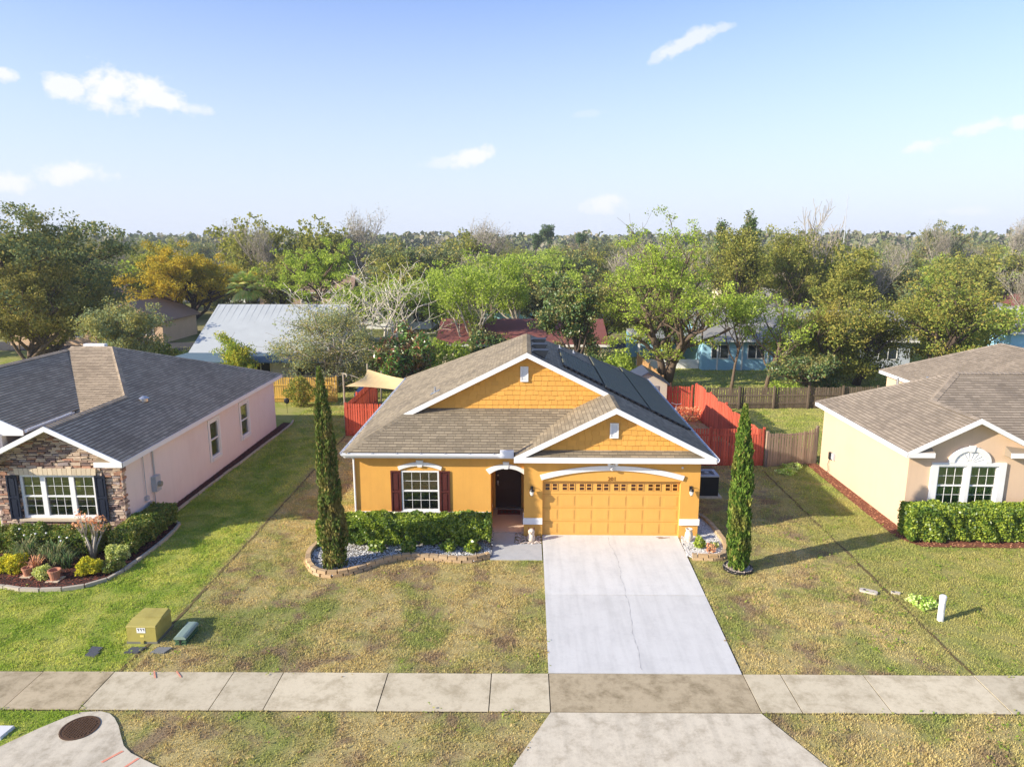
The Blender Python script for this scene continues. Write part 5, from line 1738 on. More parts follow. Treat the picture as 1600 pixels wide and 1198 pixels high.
b.box(ax - .015, ax + .835, ay - .015, ay + .13, .905, .96).box(ax - .015, ax + .835, ay + .71, ay + .855, .905, .96).box(ax - .015, ax + .13, ay + .13, ay + .71, .905, .96).box(ax + .69, ax + .835, ay + .13, ay + .71, .905, .96)
b.build('top_rim', M_ACTOP, t)
b = MB()
for rr in (.06, .12, .18, .24, .30):
    for q in range(20):
        a0, a1 = 2 * math.pi * q / 20, 2 * math.pi * (q + 1) / 20
        b.beam((ax + .41 + rr * math.cos(a0), ay + .42 + rr * math.sin(a0), .955), (ax + .41 + rr * math.cos(a1), ay + .42 + rr * math.sin(a1), .955), (0, 0, 1), .01, .008)
kind(b.build('fan_grille', M_PVC, t), 'stuff')
MB().lathe([(.09, .0), (.08, .02)], (ax + .41, ay + .42, .965), 12).build('fan_hub', M_PVC, t)

# garden shed
t = thing('garden_shed', 'beige resin garden shed with a grey double door and dark roof', 'shed', (7.35, 18.6, 0))
M_RESIN = pmat('beige_resin', S(196, 184, 164), .6, .06)
M_RDOOR = pmat('grey_resin', S(128, 124, 124), .6, .06)
M_SROOF = pmat('dark_resin_roof', S(62, 66, 82), .35, .08)
MB().prism([(6.2, 17.5, 0), (8.5, 17.5, 0), (8.5, 17.5, 2.05), (7.35, 17.5, 2.72), (6.2, 17.5, 2.05)], (0, 2.2, 0)).build('wall', M_RESIN, t)
for x0 in (6.72, 7.38):
    d_ = MB().box(x0, x0 + .62, 17.46, 17.498, .05, 1.95).build('door', M_RDOOR, t)
    for q in (0, 1):
        MB().box(x0 + .08 + q * .25, x0 + .29 + q * .25, 17.45, 17.459, 1.66, 1.80).build('window', M_STICK, d_)
for sgn in (-1, 1):
    MB().hexa([(7.35, 17.35, 2.74), (7.35 + sgn * 1.3, 17.35, 1.99), (7.35 + sgn * 1.3, 19.85, 1.99), (7.35, 19.85, 2.74)], [(7.35, 17.35, 2.82), (7.35 + sgn * 1.3, 17.35, 2.07), (7.35 + sgn * 1.3, 19.85, 2.07), (7.35, 19.85, 2.82)]).build('roof_panel', M_SROOF, t)

# bicycle against the shed side
def bicycle(x, y, rot, label):
    t = thing('bicycle', label, 'bicycle', (x, y, 0))
    t.rotation_euler = (0, 0, rot)
    fm = pmat('bike_frame', S(170, 184, 204), .4)
    O = Vector((x, y, 0))
    def B(mb, name, m, par=t):
        return mb.build(name, m, par)
    for wx in (-.52, .52):
        b = MB()
        pts = [(x + wx + .33 * math.cos(a), y, .34 + .33 * math.sin(a)) for a in np.linspace(0, 2 * math.pi, 19)]
        b.tube(pts, .022, 5, cap=False)
        w_ = B(b, 'wheel', M_BLACK)
        s_ = MB()
        for q in range(6):
            a = math.pi * q / 6
            s_.tube([(x + wx + .32 * math.cos(a), y, .34 + .32 * math.sin(a)), (x + wx - .32 * math.cos(a), y, .34 - .32 * math.sin(a))], .004, 3)
        kind(B(s_, 'spokes', M_STEEL, w_), 'stuff')
    b = MB()
    J = {'bb': (-.05, .30), 'st': (-.22, .82), 'hd': (.36, .86), 'r': (-.52, .34), 'f': (.52, .34)}
    for a_, c_ in (('bb', 'st'), ('bb', 'hd'), ('st', 'hd'), ('bb', 'r'), ('st', 'r'), ('hd', 'f')):
        b.tube([(x + J[a_][0], y, J[a_][1]), (x + J[c_][0], y, J[c_][1])], .022, 6)
    B(b, 'frame', fm)
    B(MB().tube([(x + .36, y, .86), (x + .34, y, 1.02), (x + .34, y - .30, 1.10)], .018, 6).tube([(x + .34, y, 1.02), (x + .34, y + .30, 1.10)], .018, 6), 'handlebar', M_STEEL)
    B(MB().hexa([(x - .36, y - .09, .90), (x - .10, y - .03, .90), (x - .10, y + .03, .90), (x - .36, y + .09, .90)], [(x - .36, y - .09, .95), (x - .10, y - .03, .95), (x - .10, y + .03, .95), (x - .36, y + .09, .95)]), 'saddle', M_BLACK)
    return t
bicycle(8.75, 16.3, 1.1, 'pale blue bicycle leaning by the corner of the beige shed')

# shade sail with its posts
M_SAIL = leafmat('sail_cloth', S(214, 182, 128), S(218, 186, 132), trans=0.35, clump=0.05)
C = [Vector((-9.55, 18.4, 2.72)), Vector((-10.0, 14.6, 2.45)), Vector((-6.6, 14.9, 2.1)), Vector((-6.2, 17.6, 2.15))]
b = MB()
N = 12
grid = {}
for i in range(N + 1):
    for j in range(N + 1):
        u_, v_ = i / N, j / N
        p = C[0] * (1 - u_) * (1 - v_) + C[1] * u_ * (1 - v_) + C[2] * u_ * v_ + C[3] * (1 - u_) * v_
        m_ = (C[0] + C[1] + C[2] + C[3]) / 4
        e = max(math.sin(math.pi * u_) * (abs(v_ - .5) * 2) ** 3, math.sin(math.pi * v_) * (abs(u_ - .5) * 2) ** 3)
        p = p.lerp(m_, .20 * e)
        p.z -= .22 * math.sin(math.pi * u_) * math.sin(math.pi * v_)
        grid[i, j] = p
for i in range(N):
    for j in range(N):
        b.poly([grid[i, j], grid[i + 1, j], grid[i + 1, j + 1], grid[i, j + 1]])
sail = b.build('shade_sail', M_SAIL, None, True)
sail.data.materials[0] = M_SAIL
tag(sail, 'tan shade sail stretched over the red-fenced side yard', 'shade sail')
M_POLE = wood('grey_pole', S(168, 156, 136), .15, .1)
for (x, y, h, lean, lab) in ((-10.05, 14.5, 3.15, 0, 'tall pale pole at the outer corner of the shade sail'), (-9.6, 18.5, 3.05, 0, 'thin grey pole behind the shade sail peak'), (-9.2, 20.2, 2.3, .1, 'short pale post deep behind the shade sail')):
    o = MB().tube([(x, y, 0), (x + lean, y, h)], [.055, .045], 8).build('pole', M_POLE)
    tag(o, lab, 'pole')
t = MB().prism([(-10.9, 20.2, 0), (-9.9, 20.2, 0), (-9.9, 20.2, .9), (-10.5, 20.2, 1.35), (-10.9, 20.2, .8)], (0, .7, 0)).build('tarpaulin', pmat('blue_tarp', S(38, 62, 110), .5, .3, 4.0))
tag(t, 'dark blue covered heap under the trees behind the red fence', 'tarpaulin')
# dirt of the fenced yard
kind(MB().poly([(6.3, 8.5, .012), (11.1, 8.5, .012), (10.2, 17.8, .012), (6.3, 17.8, .012)]).build('yard_soil', pmat('yard_soil', S(176, 152, 118), 1.0, .3, 1.0, fine=.3, fscale=30)), 'structure')
kind(MB().box(6.3, 10.6, 8.7, 12.3, -.02, .04).build('patio', pmat('patio_red', S(150, 92, 74), .9, .15, 2.0)), 'structure')
t = thing('bird_feeder', 'small dark round disc on a thin stake behind the pink house', 'garden ornament', (-14.59, 18.2, 0))
MB().tube([(-14.59, 18.2, 0), (-14.59, 18.2, .62)], .012, 5).build('stake', M_BLACK, t)
MB().blob((-14.59, 18.2, .78), .17, .06, .19, 12, 8).build('disc', M_BLACK, t)

# ceramic figures by the garage piers
M_CER = pmat('white_ceramic', S(222, 206, 186), .35, .2, 12.0, dirt=S(150, 92, 60), dirt_scale=9.0, dirt_amt=.6)
M_CERB = pmat('brown_ceramic', S(96, 58, 40), .4, .2, 9.0)
x, y = .27, -.42
t = thing('ceramic_figure', 'small white and brown eared ceramic animal figure by the pier left of the garage', 'garden figure', (x, y, 0))
MB().lathe([(.10, .03), (.13, .08), (.135, .18), (.115, .27), (.10, .31), (.115, .36), (.12, .42), (.09, .48), (.03, .50)], (x, y, 0), 16).build('body', M_CER, t, True)
for sg in (-1, 1):
    MB().hexa([(x + sg * .05, y - .03, .46), (x + sg * .11, y - .03, .44), (x + sg * .11, y + .03, .44), (x + sg * .05, y + .03, .46)], [(x + sg * .09, y - .01, .56), (x + sg * .11, y - .01, .55), (x + sg * .11, y + .01, .55), (x + sg * .09, y + .01, .56)]).build('ear', M_CERB, t)
    MB().blob((x + sg * .045, y - .105, .41), .02, .012, .022, 6, 4).build('eye', M_CERB, t)
MB().blob((x, y - .11, .36), .03, .03, .022, 6, 4).build('nose', M_CERB, t)
MB().lathe([(.11, 0), (.11, .03)], (x, y, 0), 12).build('base', M_CERB, t)
x, y = 5.80, -.42
t = thing('ceramic_urn', 'white patterned ceramic urn standing by the pier right of the garage', 'garden urn', (x, y, 0))
MB().lathe([(.09, .0), (.10, .03), (.085, .06), (.12, .16), (.145, .28), (.13, .38), (.10, .44), (.115, .50), (.13, .54), (.10, .54), (.085, .48), (.07, .44)], (x, y, 0), 16).build('vase', M_CER, t, True)
MB().lathe([(.085, .47), (.02, .472)], (x, y, 0), 12).build('dark_mouth', M_CERB, t)

# door mat
t = MB().box(-1.02, -.14, 1.95, 2.42, .056, .072).build('door_mat', pmat('mat_red', S(112, 62, 58), .95, .3, 20))
tag(t, 'dull red patterned mat on the porch in front of the dark door', 'door mat')
for k_ in range(5):
    MB().box(-.90 + k_ * .14, -.82 + k_ * .14, 2.1, 2.28, .0725, .075).build('pattern_patch', M_BLACK, t)

# ================================================================== stone edgings, pebbles, mulch
M_BLOCK = pmat('edging_stone', S(170, 148, 118), .9, .16, 3.0, piece=.16, fine=.15, bump=.5, bscale=30, bdist=.02, tint=S(192, 160, 116))
def smooth_path(pts, step):
    pts = [Vector((*p, 0)) for p in pts]
    out = []
    for i in range(len(pts) - 1):
        p0, p1, p2, p3 = pts[max(i - 1, 0)], pts[i], pts[i + 1], pts[min(i + 2, len(pts) - 1)]
        n = max(2, int((p2 - p1).length / .05))
        for k_ in range(n):
            t_ = k_ / n
            out.append(.5 * ((2 * p1) + (p2 - p0) * t_ + (2 * p0 - 5 * p1 + 4 * p2 - p3) * t_ ** 2 + (3 * p1 - p0 - 3 * p2 + p3) * t_ ** 3))
    out.append(pts[-1])
    res, acc = [out[0]], 0
    for a, c in zip(out, out[1:]):
        acc += (c - a).length
        if acc >= step:
            res.append(c)
            acc = 0
    return res
def edging(name, label, path, L, h, w, courses, m, taper=.85, cat='garden edging', piece='stone', fit=True):
    t = thing(name, label, cat, (path[0][0], path[0][1], 0))
    r = random.Random(len(path))
    for c in range(courses):
        P_ = smooth_path(path, L)
        if c % 2:
            P_ = [P_[0]] + [(a + d) / 2 for a, d in zip(P_, P_[1:])] + [P_[-1]]
        for a, d in zip(P_, P_[1:]):
            u_ = (d - a)
            if u_.length < .08:
                continue
            n_ = Vector((-u_.y, u_.x, 0)).normalized()
            g = u_.normalized() * .008
            ww = w * r.uniform(.9, 1.08)
            z0, z1 = c * h - .02 * (c == 0), (c + 1) * h + r.uniform(-.008, .004)
            o_ = n_ * r.uniform(-.012, .012) + n_ * (.02 * c)
            a2, d2 = a + g + o_, d - g + o_
            up0, up1 = Vector((0, 0, z0)), Vector((0, 0, z1))
            e = n_ * (ww / 2)
            e2 = n_ * (ww / 2 * .86)
            g2 = g * 1.6
            MB().hexa([a2 - e + up0, d2 - e + up0, d2 + e + up0, a2 + e + up0], [a2 - e2 + up1 + g2, d2 - e2 + up1 - g2, d2 + e2 + up1 - g2, a2 + e2 + up1 + g2]).build(piece, m, t)
    return t
edging('stone_edging', 'two-course tan stone edging curving round the white pebble bed and left cypress', [(-6.2, .1), (-7.0, -.5), (-7.28, -1.5), (-7.05, -2.45), (-6.55, -3.05), (-6.0, -3.18), (-5.28, -2.8), (-4.61, -2.15), (-3.82, -1.85), (-3.1, -1.92), (-2.51, -2.02), (-1.9, -2.1), (-1.5, -1.98), (-1.15, -1.72)], .31, .10, .17, 2, M_BLOCK)
edging('stone_edging', 'short tan stone edging round the pebble bed at the garage corner', [(5.62, -1.72), (6.1, -1.78), (6.62, -1.70), (6.98, -.95), (7.02, .1), (6.86, 1.6), (6.5, 2.1)], .31, .10, .17, 2, M_BLOCK)
edging('tree_ring', 'round black plastic edging ring filled with pebbles under the right cypress', CIRC + [CIRC[0]], .245, .10, .03, 1, M_BLACK, piece='ring_segment')
M_CURB = pmat('curb_concrete', S(176, 166, 148), .9, .15, 4.0, piece=.08, fine=.12)
edging('garden_curb', 'pale concrete curb bordering the mulch bed of the pink house', [(-24, -4.0), (-17.5, -3.95), (-16.09, -4.06), (-15.4, -4.22), (-14.72, -4.28), (-13.8, -4.15), (-13.09, -3.68), (-12.85, -2.76), (-12.74, -1.21), (-12.77, .14), (-12.93, .97), (-13.35, 1.25)], .6, .11, .11, 1, M_CURB, piece='curb_length')
edging('garden_curb', 'narrow concrete curb along the side wall of the pink house', [(-13.62, 1.5), (-13.62, 5.3), (-13.52, 10.1), (-13.48, 15.8), (-14.0, 16.0)], .8, .09, .09, 1, M_CURB, piece='curb_length')

def scatter_chips(name, polys, n, size, m, zr_, seed, flat=.5, holes=(), label=None, parent=None, shape='oct'):
    r = np.random.default_rng(seed)
    X, Y = [], []
    for p in polys:
        xs_ = [q[0] for q in p]
        ys_ = [q[1] for q in p]
        area = (max(xs_) - min(xs_)) * (max(ys_) - min(ys_))
        x = r.uniform(min(xs_), max(xs_), n)
        y = r.uniform(min(ys_), max(ys_), n)
        k_ = in_poly(x, y, p)
        for h in holes:
            k_ &= ~in_poly(x, y, h)
        X.append(x[k_])
        Y.append(y[k_])
    x, y = np.concatenate(X), np.concatenate(Y)
    n = len(x)
    z = r.uniform(zr_[0], zr_[1], n)
    a = r.uniform(0, 2 * np.pi, n)
    s_ = size * r.uniform(.5, 1.4, n)
    s2_ = s_ * r.uniform(.5, .95, n) if shape == 'oct' else s_ * r.uniform(.18, .35, n)
    ca, sa = np.cos(a), np.sin(a)
    tilt = r.uniform(-.5, .5, n)
    P_ = np.stack([x, y, z], 1)
    ux = np.stack([ca, sa, tilt * .6], 1) * s_[:, None]
    uy = np.stack([-sa, ca, tilt * 0], 1) * s2_[:, None]
    uz = np.stack([0 * ca, 0 * ca, np.ones(n)], 1) * (s_ * flat)[:, None]
    v = np.stack([P_ + ux, P_ + uy, P_ - ux, P_ - uy, P_ + uz, P_ - uz], 1).reshape(-1, 3)
    base = (np.arange(n) * 6)[:, None, None]
    f = (base + np.array([[0, 1, 4], [1, 2, 4], [2, 3, 4], [3, 0, 4]])[None]).reshape(-1, 3)
    o = np_mesh(name, v, f, m, parent, 3)
    o['kind'] = 'stuff'
    if label:
        o['label'] = label
    return o
M_PEB = pmat('white_pebble', (0.72, 0.71, 0.68), .7, .05, 3.0, piece=.22, tint=(.58, .56, .52))
M_PEBT = pmat('mixed_pebble', (0.60, 0.55, 0.47), .75, .05, 3.0, piece=.35, tint=(.50, .36, .28))
M_MULR = pmat('red_mulch', S(118, 66, 52), .95, .1, 3.0, piece=.4, tint=S(148, 84, 62))
M_MULD = pmat('dark_mulch', S(86, 56, 48), .95, .1, 3.0, piece=.4, tint=S(120, 66, 54))
M_MULO = pmat('orange_mulch', S(172, 114, 82), .95, .1, 3.0, piece=.35, tint=S(196, 146, 108))
M_BEDS = pmat('bed_soil', S(120, 112, 100), 1.0, .2, 4.0)
M_BEDD = pmat('dark_bed_soil', S(62, 40, 34), 1.0, .3, 4.0)
M_BEDO = pmat('orange_bed_soil', S(118, 72, 52), 1.0, .3, 4.0)
def bed(name, poly, m, z=.02):
    kind(MB().poly([(x, y, z) for x, y in ccw(list(poly))]).build(name, m), 'structure')
bed('pebble_bed_soil', BED_MAIN, M_BEDS, .06)
bed('pebble_bed_soil', BED_RIGHT, M_BEDS, .06)
bed('mulch_bed_soil', BED_LEFT, M_BEDD)
bed('mulch_bed_soil', BED_STRIP, M_BEDD)
bed('mulch_bed_soil', BED_RSTRIP, M_BEDO)
bed('pebble_bed_soil', CIRC, M_BEDS, .05)
scatter_chips('white_pebbles', [BED_MAIN, BED_RIGHT], 9000, .032, M_PEB, (.06, .085), 1, label='white pebbles covering the front beds of the orange house')
scatter_chips('pebbles', [CIRC], 520, .035, M_PEBT, (.05, .08), 2, label='mixed pale pebbles round the foot of the right cypress')
scatter_chips('pebbles', [[(-.34, -.66), (.60, -.66), (.60, -.05), (-.03, -.05), (-.03, .26), (-.30, .26)]], 420, .04, M_PEBT, (.03, .06), 3, label='loose pale stones at the foot of the porch pier')
scatter_chips('red_mulch', [[(x, y) for x, y in BED_LEFT if x > -30] + [(-21, -.5), (-21, -4)]], 9000, .045, M_MULR, (.02, .05), 4, .25, label='red bark mulch in the pink house front bed', shape='chip')
scatter_chips('dark_mulch', [BED_STRIP], 3500, .045, M_MULD, (.02, .05), 5, .25, label='dark bark mulch along the pink house wall', shape='chip')
scatter_chips('orange_mulch', [BED_RSTRIP], 26000, .045, M_MULO, (.02, .05), 6, .25, label='orange bark mulch along the peach house', shape='chip')
# ================================================================== plants
M_BARK = pmat('brown_bark', S(104, 88, 72), .95, .25, 3.0, fine=.3, fscale=25)
M_BARKG = pmat('grey_bark', S(168, 158, 142), .95, .25, 2.0, fine=.25, fscale=25)
M_BARKW = pmat('white_bark', S(206, 196, 178), .95, .2, 2.0, fine=.2, fscale=25)
M_BARKD = pmat('dark_bark', S(78, 66, 56), .95, .25, 3.0, fine=.3, fscale=25)

def leaf_quads(P, r, size, up=0.3, elong=1.6, rnd=1.0, axis=None):
    """rhombus leaves at points P; axis biases their long direction"""
    n = len(P)
    d = r.normal(0, 1, (n, 3)) * rnd
    d[:, 2] += up
    if axis is not None:
        d += axis
    d /= np.linalg.norm(d, axis=1)[:, None] + 1e-9
    e = r.normal(0, 1, (n, 3))
    e -= d * np.sum(e * d, axis=1)[:, None]
    e /= np.linalg.norm(e, axis=1)[:, None] + 1e-9
    s_ = (size * r.uniform(.6, 1.35, n))[:, None]
    a, b_ = d * s_ * elong * .5, e * s_ * .5
    v = np.stack([P - a, P + b_ - a * .1, P + a, P - b_ - a * .1], 1).reshape(-1, 3)
    return v, np.arange(n * 4).reshape(n, 4)

def skeleton(r, H, trunk=0.3, mains=5, spread=0.75, levels=3, kids=3, wander=.18, lift=.25, first=.25, shrink=.68, flat=0.0, lean=(0, 0), multi=1, tl=.72, reach=.42, oval=.55):
    """branch polylines: list of (points, r0, r1, level); and the twig tips"""
    segs, tips = [], []
    def grow(p, d, L, rad, lv):
        n = 4 if lv < 2 else 3
        pts = [p]
        for k_ in range(n):
            d = d + r.normal(0, wander, 3)
            d[2] += lift * .25 * (1 if lv else 0)
            if lv and flat:
                d[2] *= (1 - flat)
            d /= np.linalg.norm(d)
            p = p + d * L / n
            pts.append(p)
        r1 = rad * (.55 if lv < levels else .25)
        segs.append((pts, rad, r1, lv))
        if lv >= levels:
            tips.extend(pts[1:])
            return
        if lv == levels - 1 and lv > 0:
            tips.extend(pts[2:])
        m = mains if lv == 0 else kids
        for k_ in range(m):
            t_ = first + (1 - first) * (k_ + r.uniform(.2, .9)) / m if lv == 0 else .35 + .65 * (k_ + r.uniform(.1, .9)) / m
            t_ = min(t_, .999)
            i = int(t_ * n)
            q = pts[i] + (pts[i + 1] - pts[i]) * (t_ * n - i)
            a = k_ * 2.4 + r.uniform(-.5, .5) + lv
            side = np.array([math.cos(a), math.sin(a), 0.0])
            dd = d * (1 - spread) + side * spread + np.array([0, 0, lift])
            dd /= np.linalg.norm(dd)
            if lv == 0:
                prof = (math.sin(math.pi * min(.96, .18 + .74 * (t_ - first) / (1 - first)))) ** oval
                dd = dd + np.array([0, 0, .55 * max(0, t_ - .5)])
                dd /= np.linalg.norm(dd)
                Lc = H * reach * prof * r.uniform(.75, 1.15)
            else:
                Lc = L * shrink * r.uniform(.75, 1.15)
            grow(q, dd, Lc, rad * (1 - .5 * t_) * .6, lv + 1)
    for q in range(multi):
        a = 2 * math.pi * q / max(1, multi) + r.uniform(0, 1)
        d0 = np.array([lean[0], lean[1], 1.0]) + (np.array([math.cos(a), math.sin(a), 0]) * .35 if multi > 1 else 0)
        grow(np.array([0.0, 0, 0]) + (np.array([math.cos(a), math.sin(a), 0]) * trunk * .6 if multi > 1 else 0), d0 / np.linalg.norm(d0), H * .5, trunk, 0)
    return segs, np.array(tips)

def tree_proto(name, label, cat, seed, H, Wd, mat_leaf, mat_bark, n_leaf, leaf, sigma, trunk=.3, up=.3, elong=1.6, group=None, base=0.0, maxlv=3, droop=0.0, drop_tips=0.0, clump=0, rootname='tree', minr=.01, dens=2.3, fine=.56, jag=0.0, hollow=0.0, **kw):
    """a tree > trunk, crown scaled to height H and crown width Wd"""
    r = np.random.default_rng(seed)
    n_leaf, leaf, sigma = int(n_leaf * dens), leaf * fine, sigma * .82
    segs, tips = skeleton(r, H, trunk, **kw)
    allp = np.concatenate([np.array(s_[0]) for s_ in segs])
    zmax = allp[:, 2].max()
    wmax = max(np.percentile(np.abs(allp[:, 0]), 98), np.percentile(np.abs(allp[:, 1]), 98))
    sz = (H - sigma * 1.0) / zmax
    sxy = (Wd / 2 - sigma * .8) / max(wmax, .1)
    sc = np.array([sxy, sxy, sz])
    root = thing(rootname, label, cat, (0, 0, 0), group)
    b = MB()
    for pts, r0, r1, lv in segs:
        if lv > maxlv:
            continue
        n = len(pts)
        rad = [max(minr, (r0 + (r1 - r0) * k_ / (n - 1))) for k_ in range(n)]
        if lv == 0:
            rad[0] *= 1.45
        b.tube([tuple(np.array(p) * sc) for p in pts], rad, (8, 6, 4, 3, 3)[min(lv, 4)], cap=lv < 2)
    b.build('trunk', mat_bark, root, True)
    if n_leaf:
        T = tips * sc
        if drop_tips:
            T = T[r.uniform(0, 1, len(T)) > drop_tips]
        if clump:                       # leaves gather in fewer, denser sprays
            T = T[r.choice(len(T), min(len(T), clump), replace=False)]
        w_ = r.uniform(.3, 1.7, len(T))
        idx = r.choice(len(T), n_leaf, p=w_ / w_.sum())
        g = r.normal(0, 1, (n_leaf, 3))
        g /= np.linalg.norm(g, axis=1)[:, None] ** .45
        off = g * sigma
        off[:, 2] = off[:, 2] * .7 - droop * np.abs(r.normal(0, 1, n_leaf)) * sigma
        P = T[idx] + off
        P = P[P[:, 2] > max(base, .25)]
        v, f = leaf_quads(P, r, leaf, up, elong)
        np_mesh('crown', v, f, mat_leaf, root, 4)
    return root

def put(root, x, y, rot=0.0, scale=1.0):
    root.location = (x, y, 0)
    root.rotation_euler = (0, 0, rot)
    root.scale = (scale,) * 3
    return root

L_OAK = leafmat('live_oak_leaf', (.050, .068, .032), (.110, .125, .055), (.19, .155, .045), .3, .35, .35, cfreq=.08)
L_OAKY = leafmat('golden_leaf', (.20, .15, .020), (.30, .22, .030), (.10, .10, .02), .35, .3, .5)
L_LIME = leafmat('lime_leaf', (.135, .175, .028), (.225, .26, .050), (.09, .12, .025), .42, .3, .6)
L_OLIVE = leafmat('olive_leaf', (.11, .115, .025), (.19, .17, .040), (.06, .075, .02), .35, .35, .5)
L_MAG = leafmat('magnolia_leaf', (.028, .052, .017), (.075, .112, .034), (.13, .11, .035), .22, .35, .8, gloss=.03)
L_MANGO = leafmat('mango_leaf', (.030, .065, .014), (.10, .17, .028), (.16, .055, .030), .25, .35, .8, gloss=.06)
L_SILV = leafmat('grey_green_leaf', (.085, .105, .055), (.16, .175, .085), (.20, .16, .04), .3, .35, .6)
L_CYP = leafmat('cypress_leaf', (.030, .060, .010), (.085, .125, .020), (.13, .12, .03), .20, .30, 2.0, cfreq=.05)
L_CYPD = leafmat('old_cypress_leaf', (.035, .055, .012), (.095, .120, .030), (.13, .10, .035), .18, .35, 2.0, cfreq=.12)
L_HEDGE = leafmat('hedge_leaf', (.065, .098, .012), (.215, .25, .030), (.035, .07, .012), .35, .25, 1.5, gloss=.04)
L_HEDGED = leafmat('dark_hedge_leaf', (.035, .060, .012), (.110, .145, .025), (.16, .14, .03), .3, .3, 1.5, gloss=.03)
L_YEL = leafmat('yellow_shrub_leaf', (.24, .22, .02), (.36, .30, .03), (.12, .14, .02), .35, .25, 3.0)
L_VAR = leafmat('pale_shrub_leaf', (.20, .22, .07), (.34, .34, .14), (.10, .13, .04), .3, .25, 3.0)
L_DRY = leafmat('dry_seed_head', S(150, 104, 78), S(176, 130, 96), trans=.2)
L_GRASSY = leafmat('strap_leaf', (.035, .065, .025), (.09, .13, .05), (.15, .13, .06), .25, .25, 2.0)
L_PALM = leafmat('palm_leaf', (.13, .18, .04), (.27, .32, .09), (.30, .24, .08), .35, .2, 1.0, gloss=.05)
L_WEED = leafmat('weed_leaf', (.13, .20, .03), (.24, .32, .06), (.4, .42, .2), .4, .2, 3.0)

# ------------------------------------------------------------------ the two Italian cypresses
def cypress(label, x, y, H, prof, mat, seed, lean=(0, 0), n_pl=230, leaf=.055, per=95):
    r = np.random.default_rng(seed)
    root = thing('cypress_tree', label, 'tree', (x, y, 0))
    MB().tube([(x, y, 0), (x + lean[0] * .5, y, H * .5), (x + lean[0], y + lean[1], H * .96)], [.09, .05, .01], 8).build('trunk', M_BARK, root)
    hs = np.array([p[0] for p in prof]) * H
    ws = np.array([p[1] for p in prof])
    V_, F_, off = [], [], 0
    P_all, A_all = [], []
    for k_ in range(n_pl):
        h = H * (.02 + .98 * ((k_ + r.uniform(0, 1)) / n_pl) ** 1.0)
        rad = np.interp(h, hs, ws)
        a = r.uniform(0, 2 * np.pi)
        rr = rad * r.uniform(.62, .98)
        L = r.uniform(.30, .75) * min(1.0, .4 + rad * 2)
        w = rad * r.uniform(.16, .30) + .02
        n = int(per * (.4 + rad * 1.6))
        t_ = r.uniform(0, 1, n)
        ang = r.uniform(0, 2 * np.pi, n)
        env = w * np.sqrt(np.clip(np.sin(np.pi * (t_ * .92 + .06)), 0, 1)) * r.uniform(.55, 1.05, n)
        c = np.stack([rr * np.cos(a) + env * np.cos(ang), rr * np.sin(a) + env * np.sin(ang), h - L * .55 + t_ * L], 1)
        c[:, :2] *= (1 - .12 * t_)[:, None]
        P_all.append(c)
        out = np.stack([np.cos(a) * .25 + np.cos(ang) * .35, np.sin(a) * .25 + np.sin(ang) * .35, np.full(n, 2.0)], 1)
        A_all.append(out)
    n = 5200                                  # sparse inner sprays so no sky shows through
    h = H * r.uniform(.02, .98, n)
    rad = np.interp(h, hs, ws) * np.sqrt(r.uniform(0, .45, n))
    a = r.uniform(0, 2 * np.pi, n)
    P_all.append(np.stack([rad * np.cos(a), rad * np.sin(a), h], 1))
    A_all.append(np.tile([0, 0, 1.5], (n, 1)))
    P = np.concatenate(P_all)
    A = np.concatenate(A_all)
    k_ = (P[:, 2] > .08) & (P[:, 2] < H)
    P, A = P[k_], A[k_]
    P[:, 0] += x + lean[0] * (P[:, 2] / H) ** 1.3
    P[:, 1] += y + lean[1] * (P[:, 2] / H) ** 1.3
    v, f = leaf_quads(P, r, leaf, 0, 2.4, .55, A)
    np_mesh('crown', v, f, mat, root, 4)
    return root
cypress('tall narrow cypress with bare dark streaks rising from the white pebble bed', -6.12, -2.55, 6.62, [(0, .18), (.03, .34), (.12, .43), (.28, .40), (.45, .34), (.6, .30), (.75, .24), (.88, .17), (.96, .10), (1, .03)], L_CYPD, 11, (-.20, 0), n_pl=250)
cypress('bright green narrow cypress in a pebble ring right of the driveway', 6.93, -2.42, 5.48, [(0, .14), (.03, .25), (.12, .35), (.3, .36), (.5, .33), (.68, .28), (.82, .21), (.93, .11), (1, .02)], L_CYP, 12, (-.10, 0), n_pl=250)

# ------------------------------------------------------------------ hedges and shrubs: leaves over a lumpy body
def lump_points(r, n, c, rad, seed_l, squash=1.0):
    d = r.normal(0, 1, (n, 3))
    d /= np.linalg.norm(d, axis=1)[:, None]
    k_ = 1 + .16 * np.sin(d[:, 0] * 5 + seed_l) + .13 * np.sin(d[:, 1] * 6 + 2 * seed_l) + .10 * np.sin(d[:, 2] * 7 + seed_l)
    rr = k_ * r.uniform(.72, 1.04, n)
    return np.array(c) + d * rr[:, None] * np.array(rad), d

def shrub(name, label, cat, x, y, rx, ry, h, mat, n, leaf, seed, group=None, elong=1.5, gloss=None):
    r = np.random.default_rng(seed)
    root = thing(name, label, cat, (x, y, 0), group)
    P, d = lump_points(r, n, (x, y, h * .52), (rx, ry, h * .52), seed)
    P = P[P[:, 2] > .02]
    v, f = leaf_quads(P, r, leaf, .3, elong)
    np_mesh('foliage', v, f, mat, root, 4)
    b = MB()
    for q in range(5):
        a = q * 1.3
        b.tube([(x, y, 0), (x + .4 * rx * math.cos(a), y + .4 * ry * math.sin(a), h * .6)], [.018, .008], 4)
    b.build('stem', M_BARK, root)
    return root

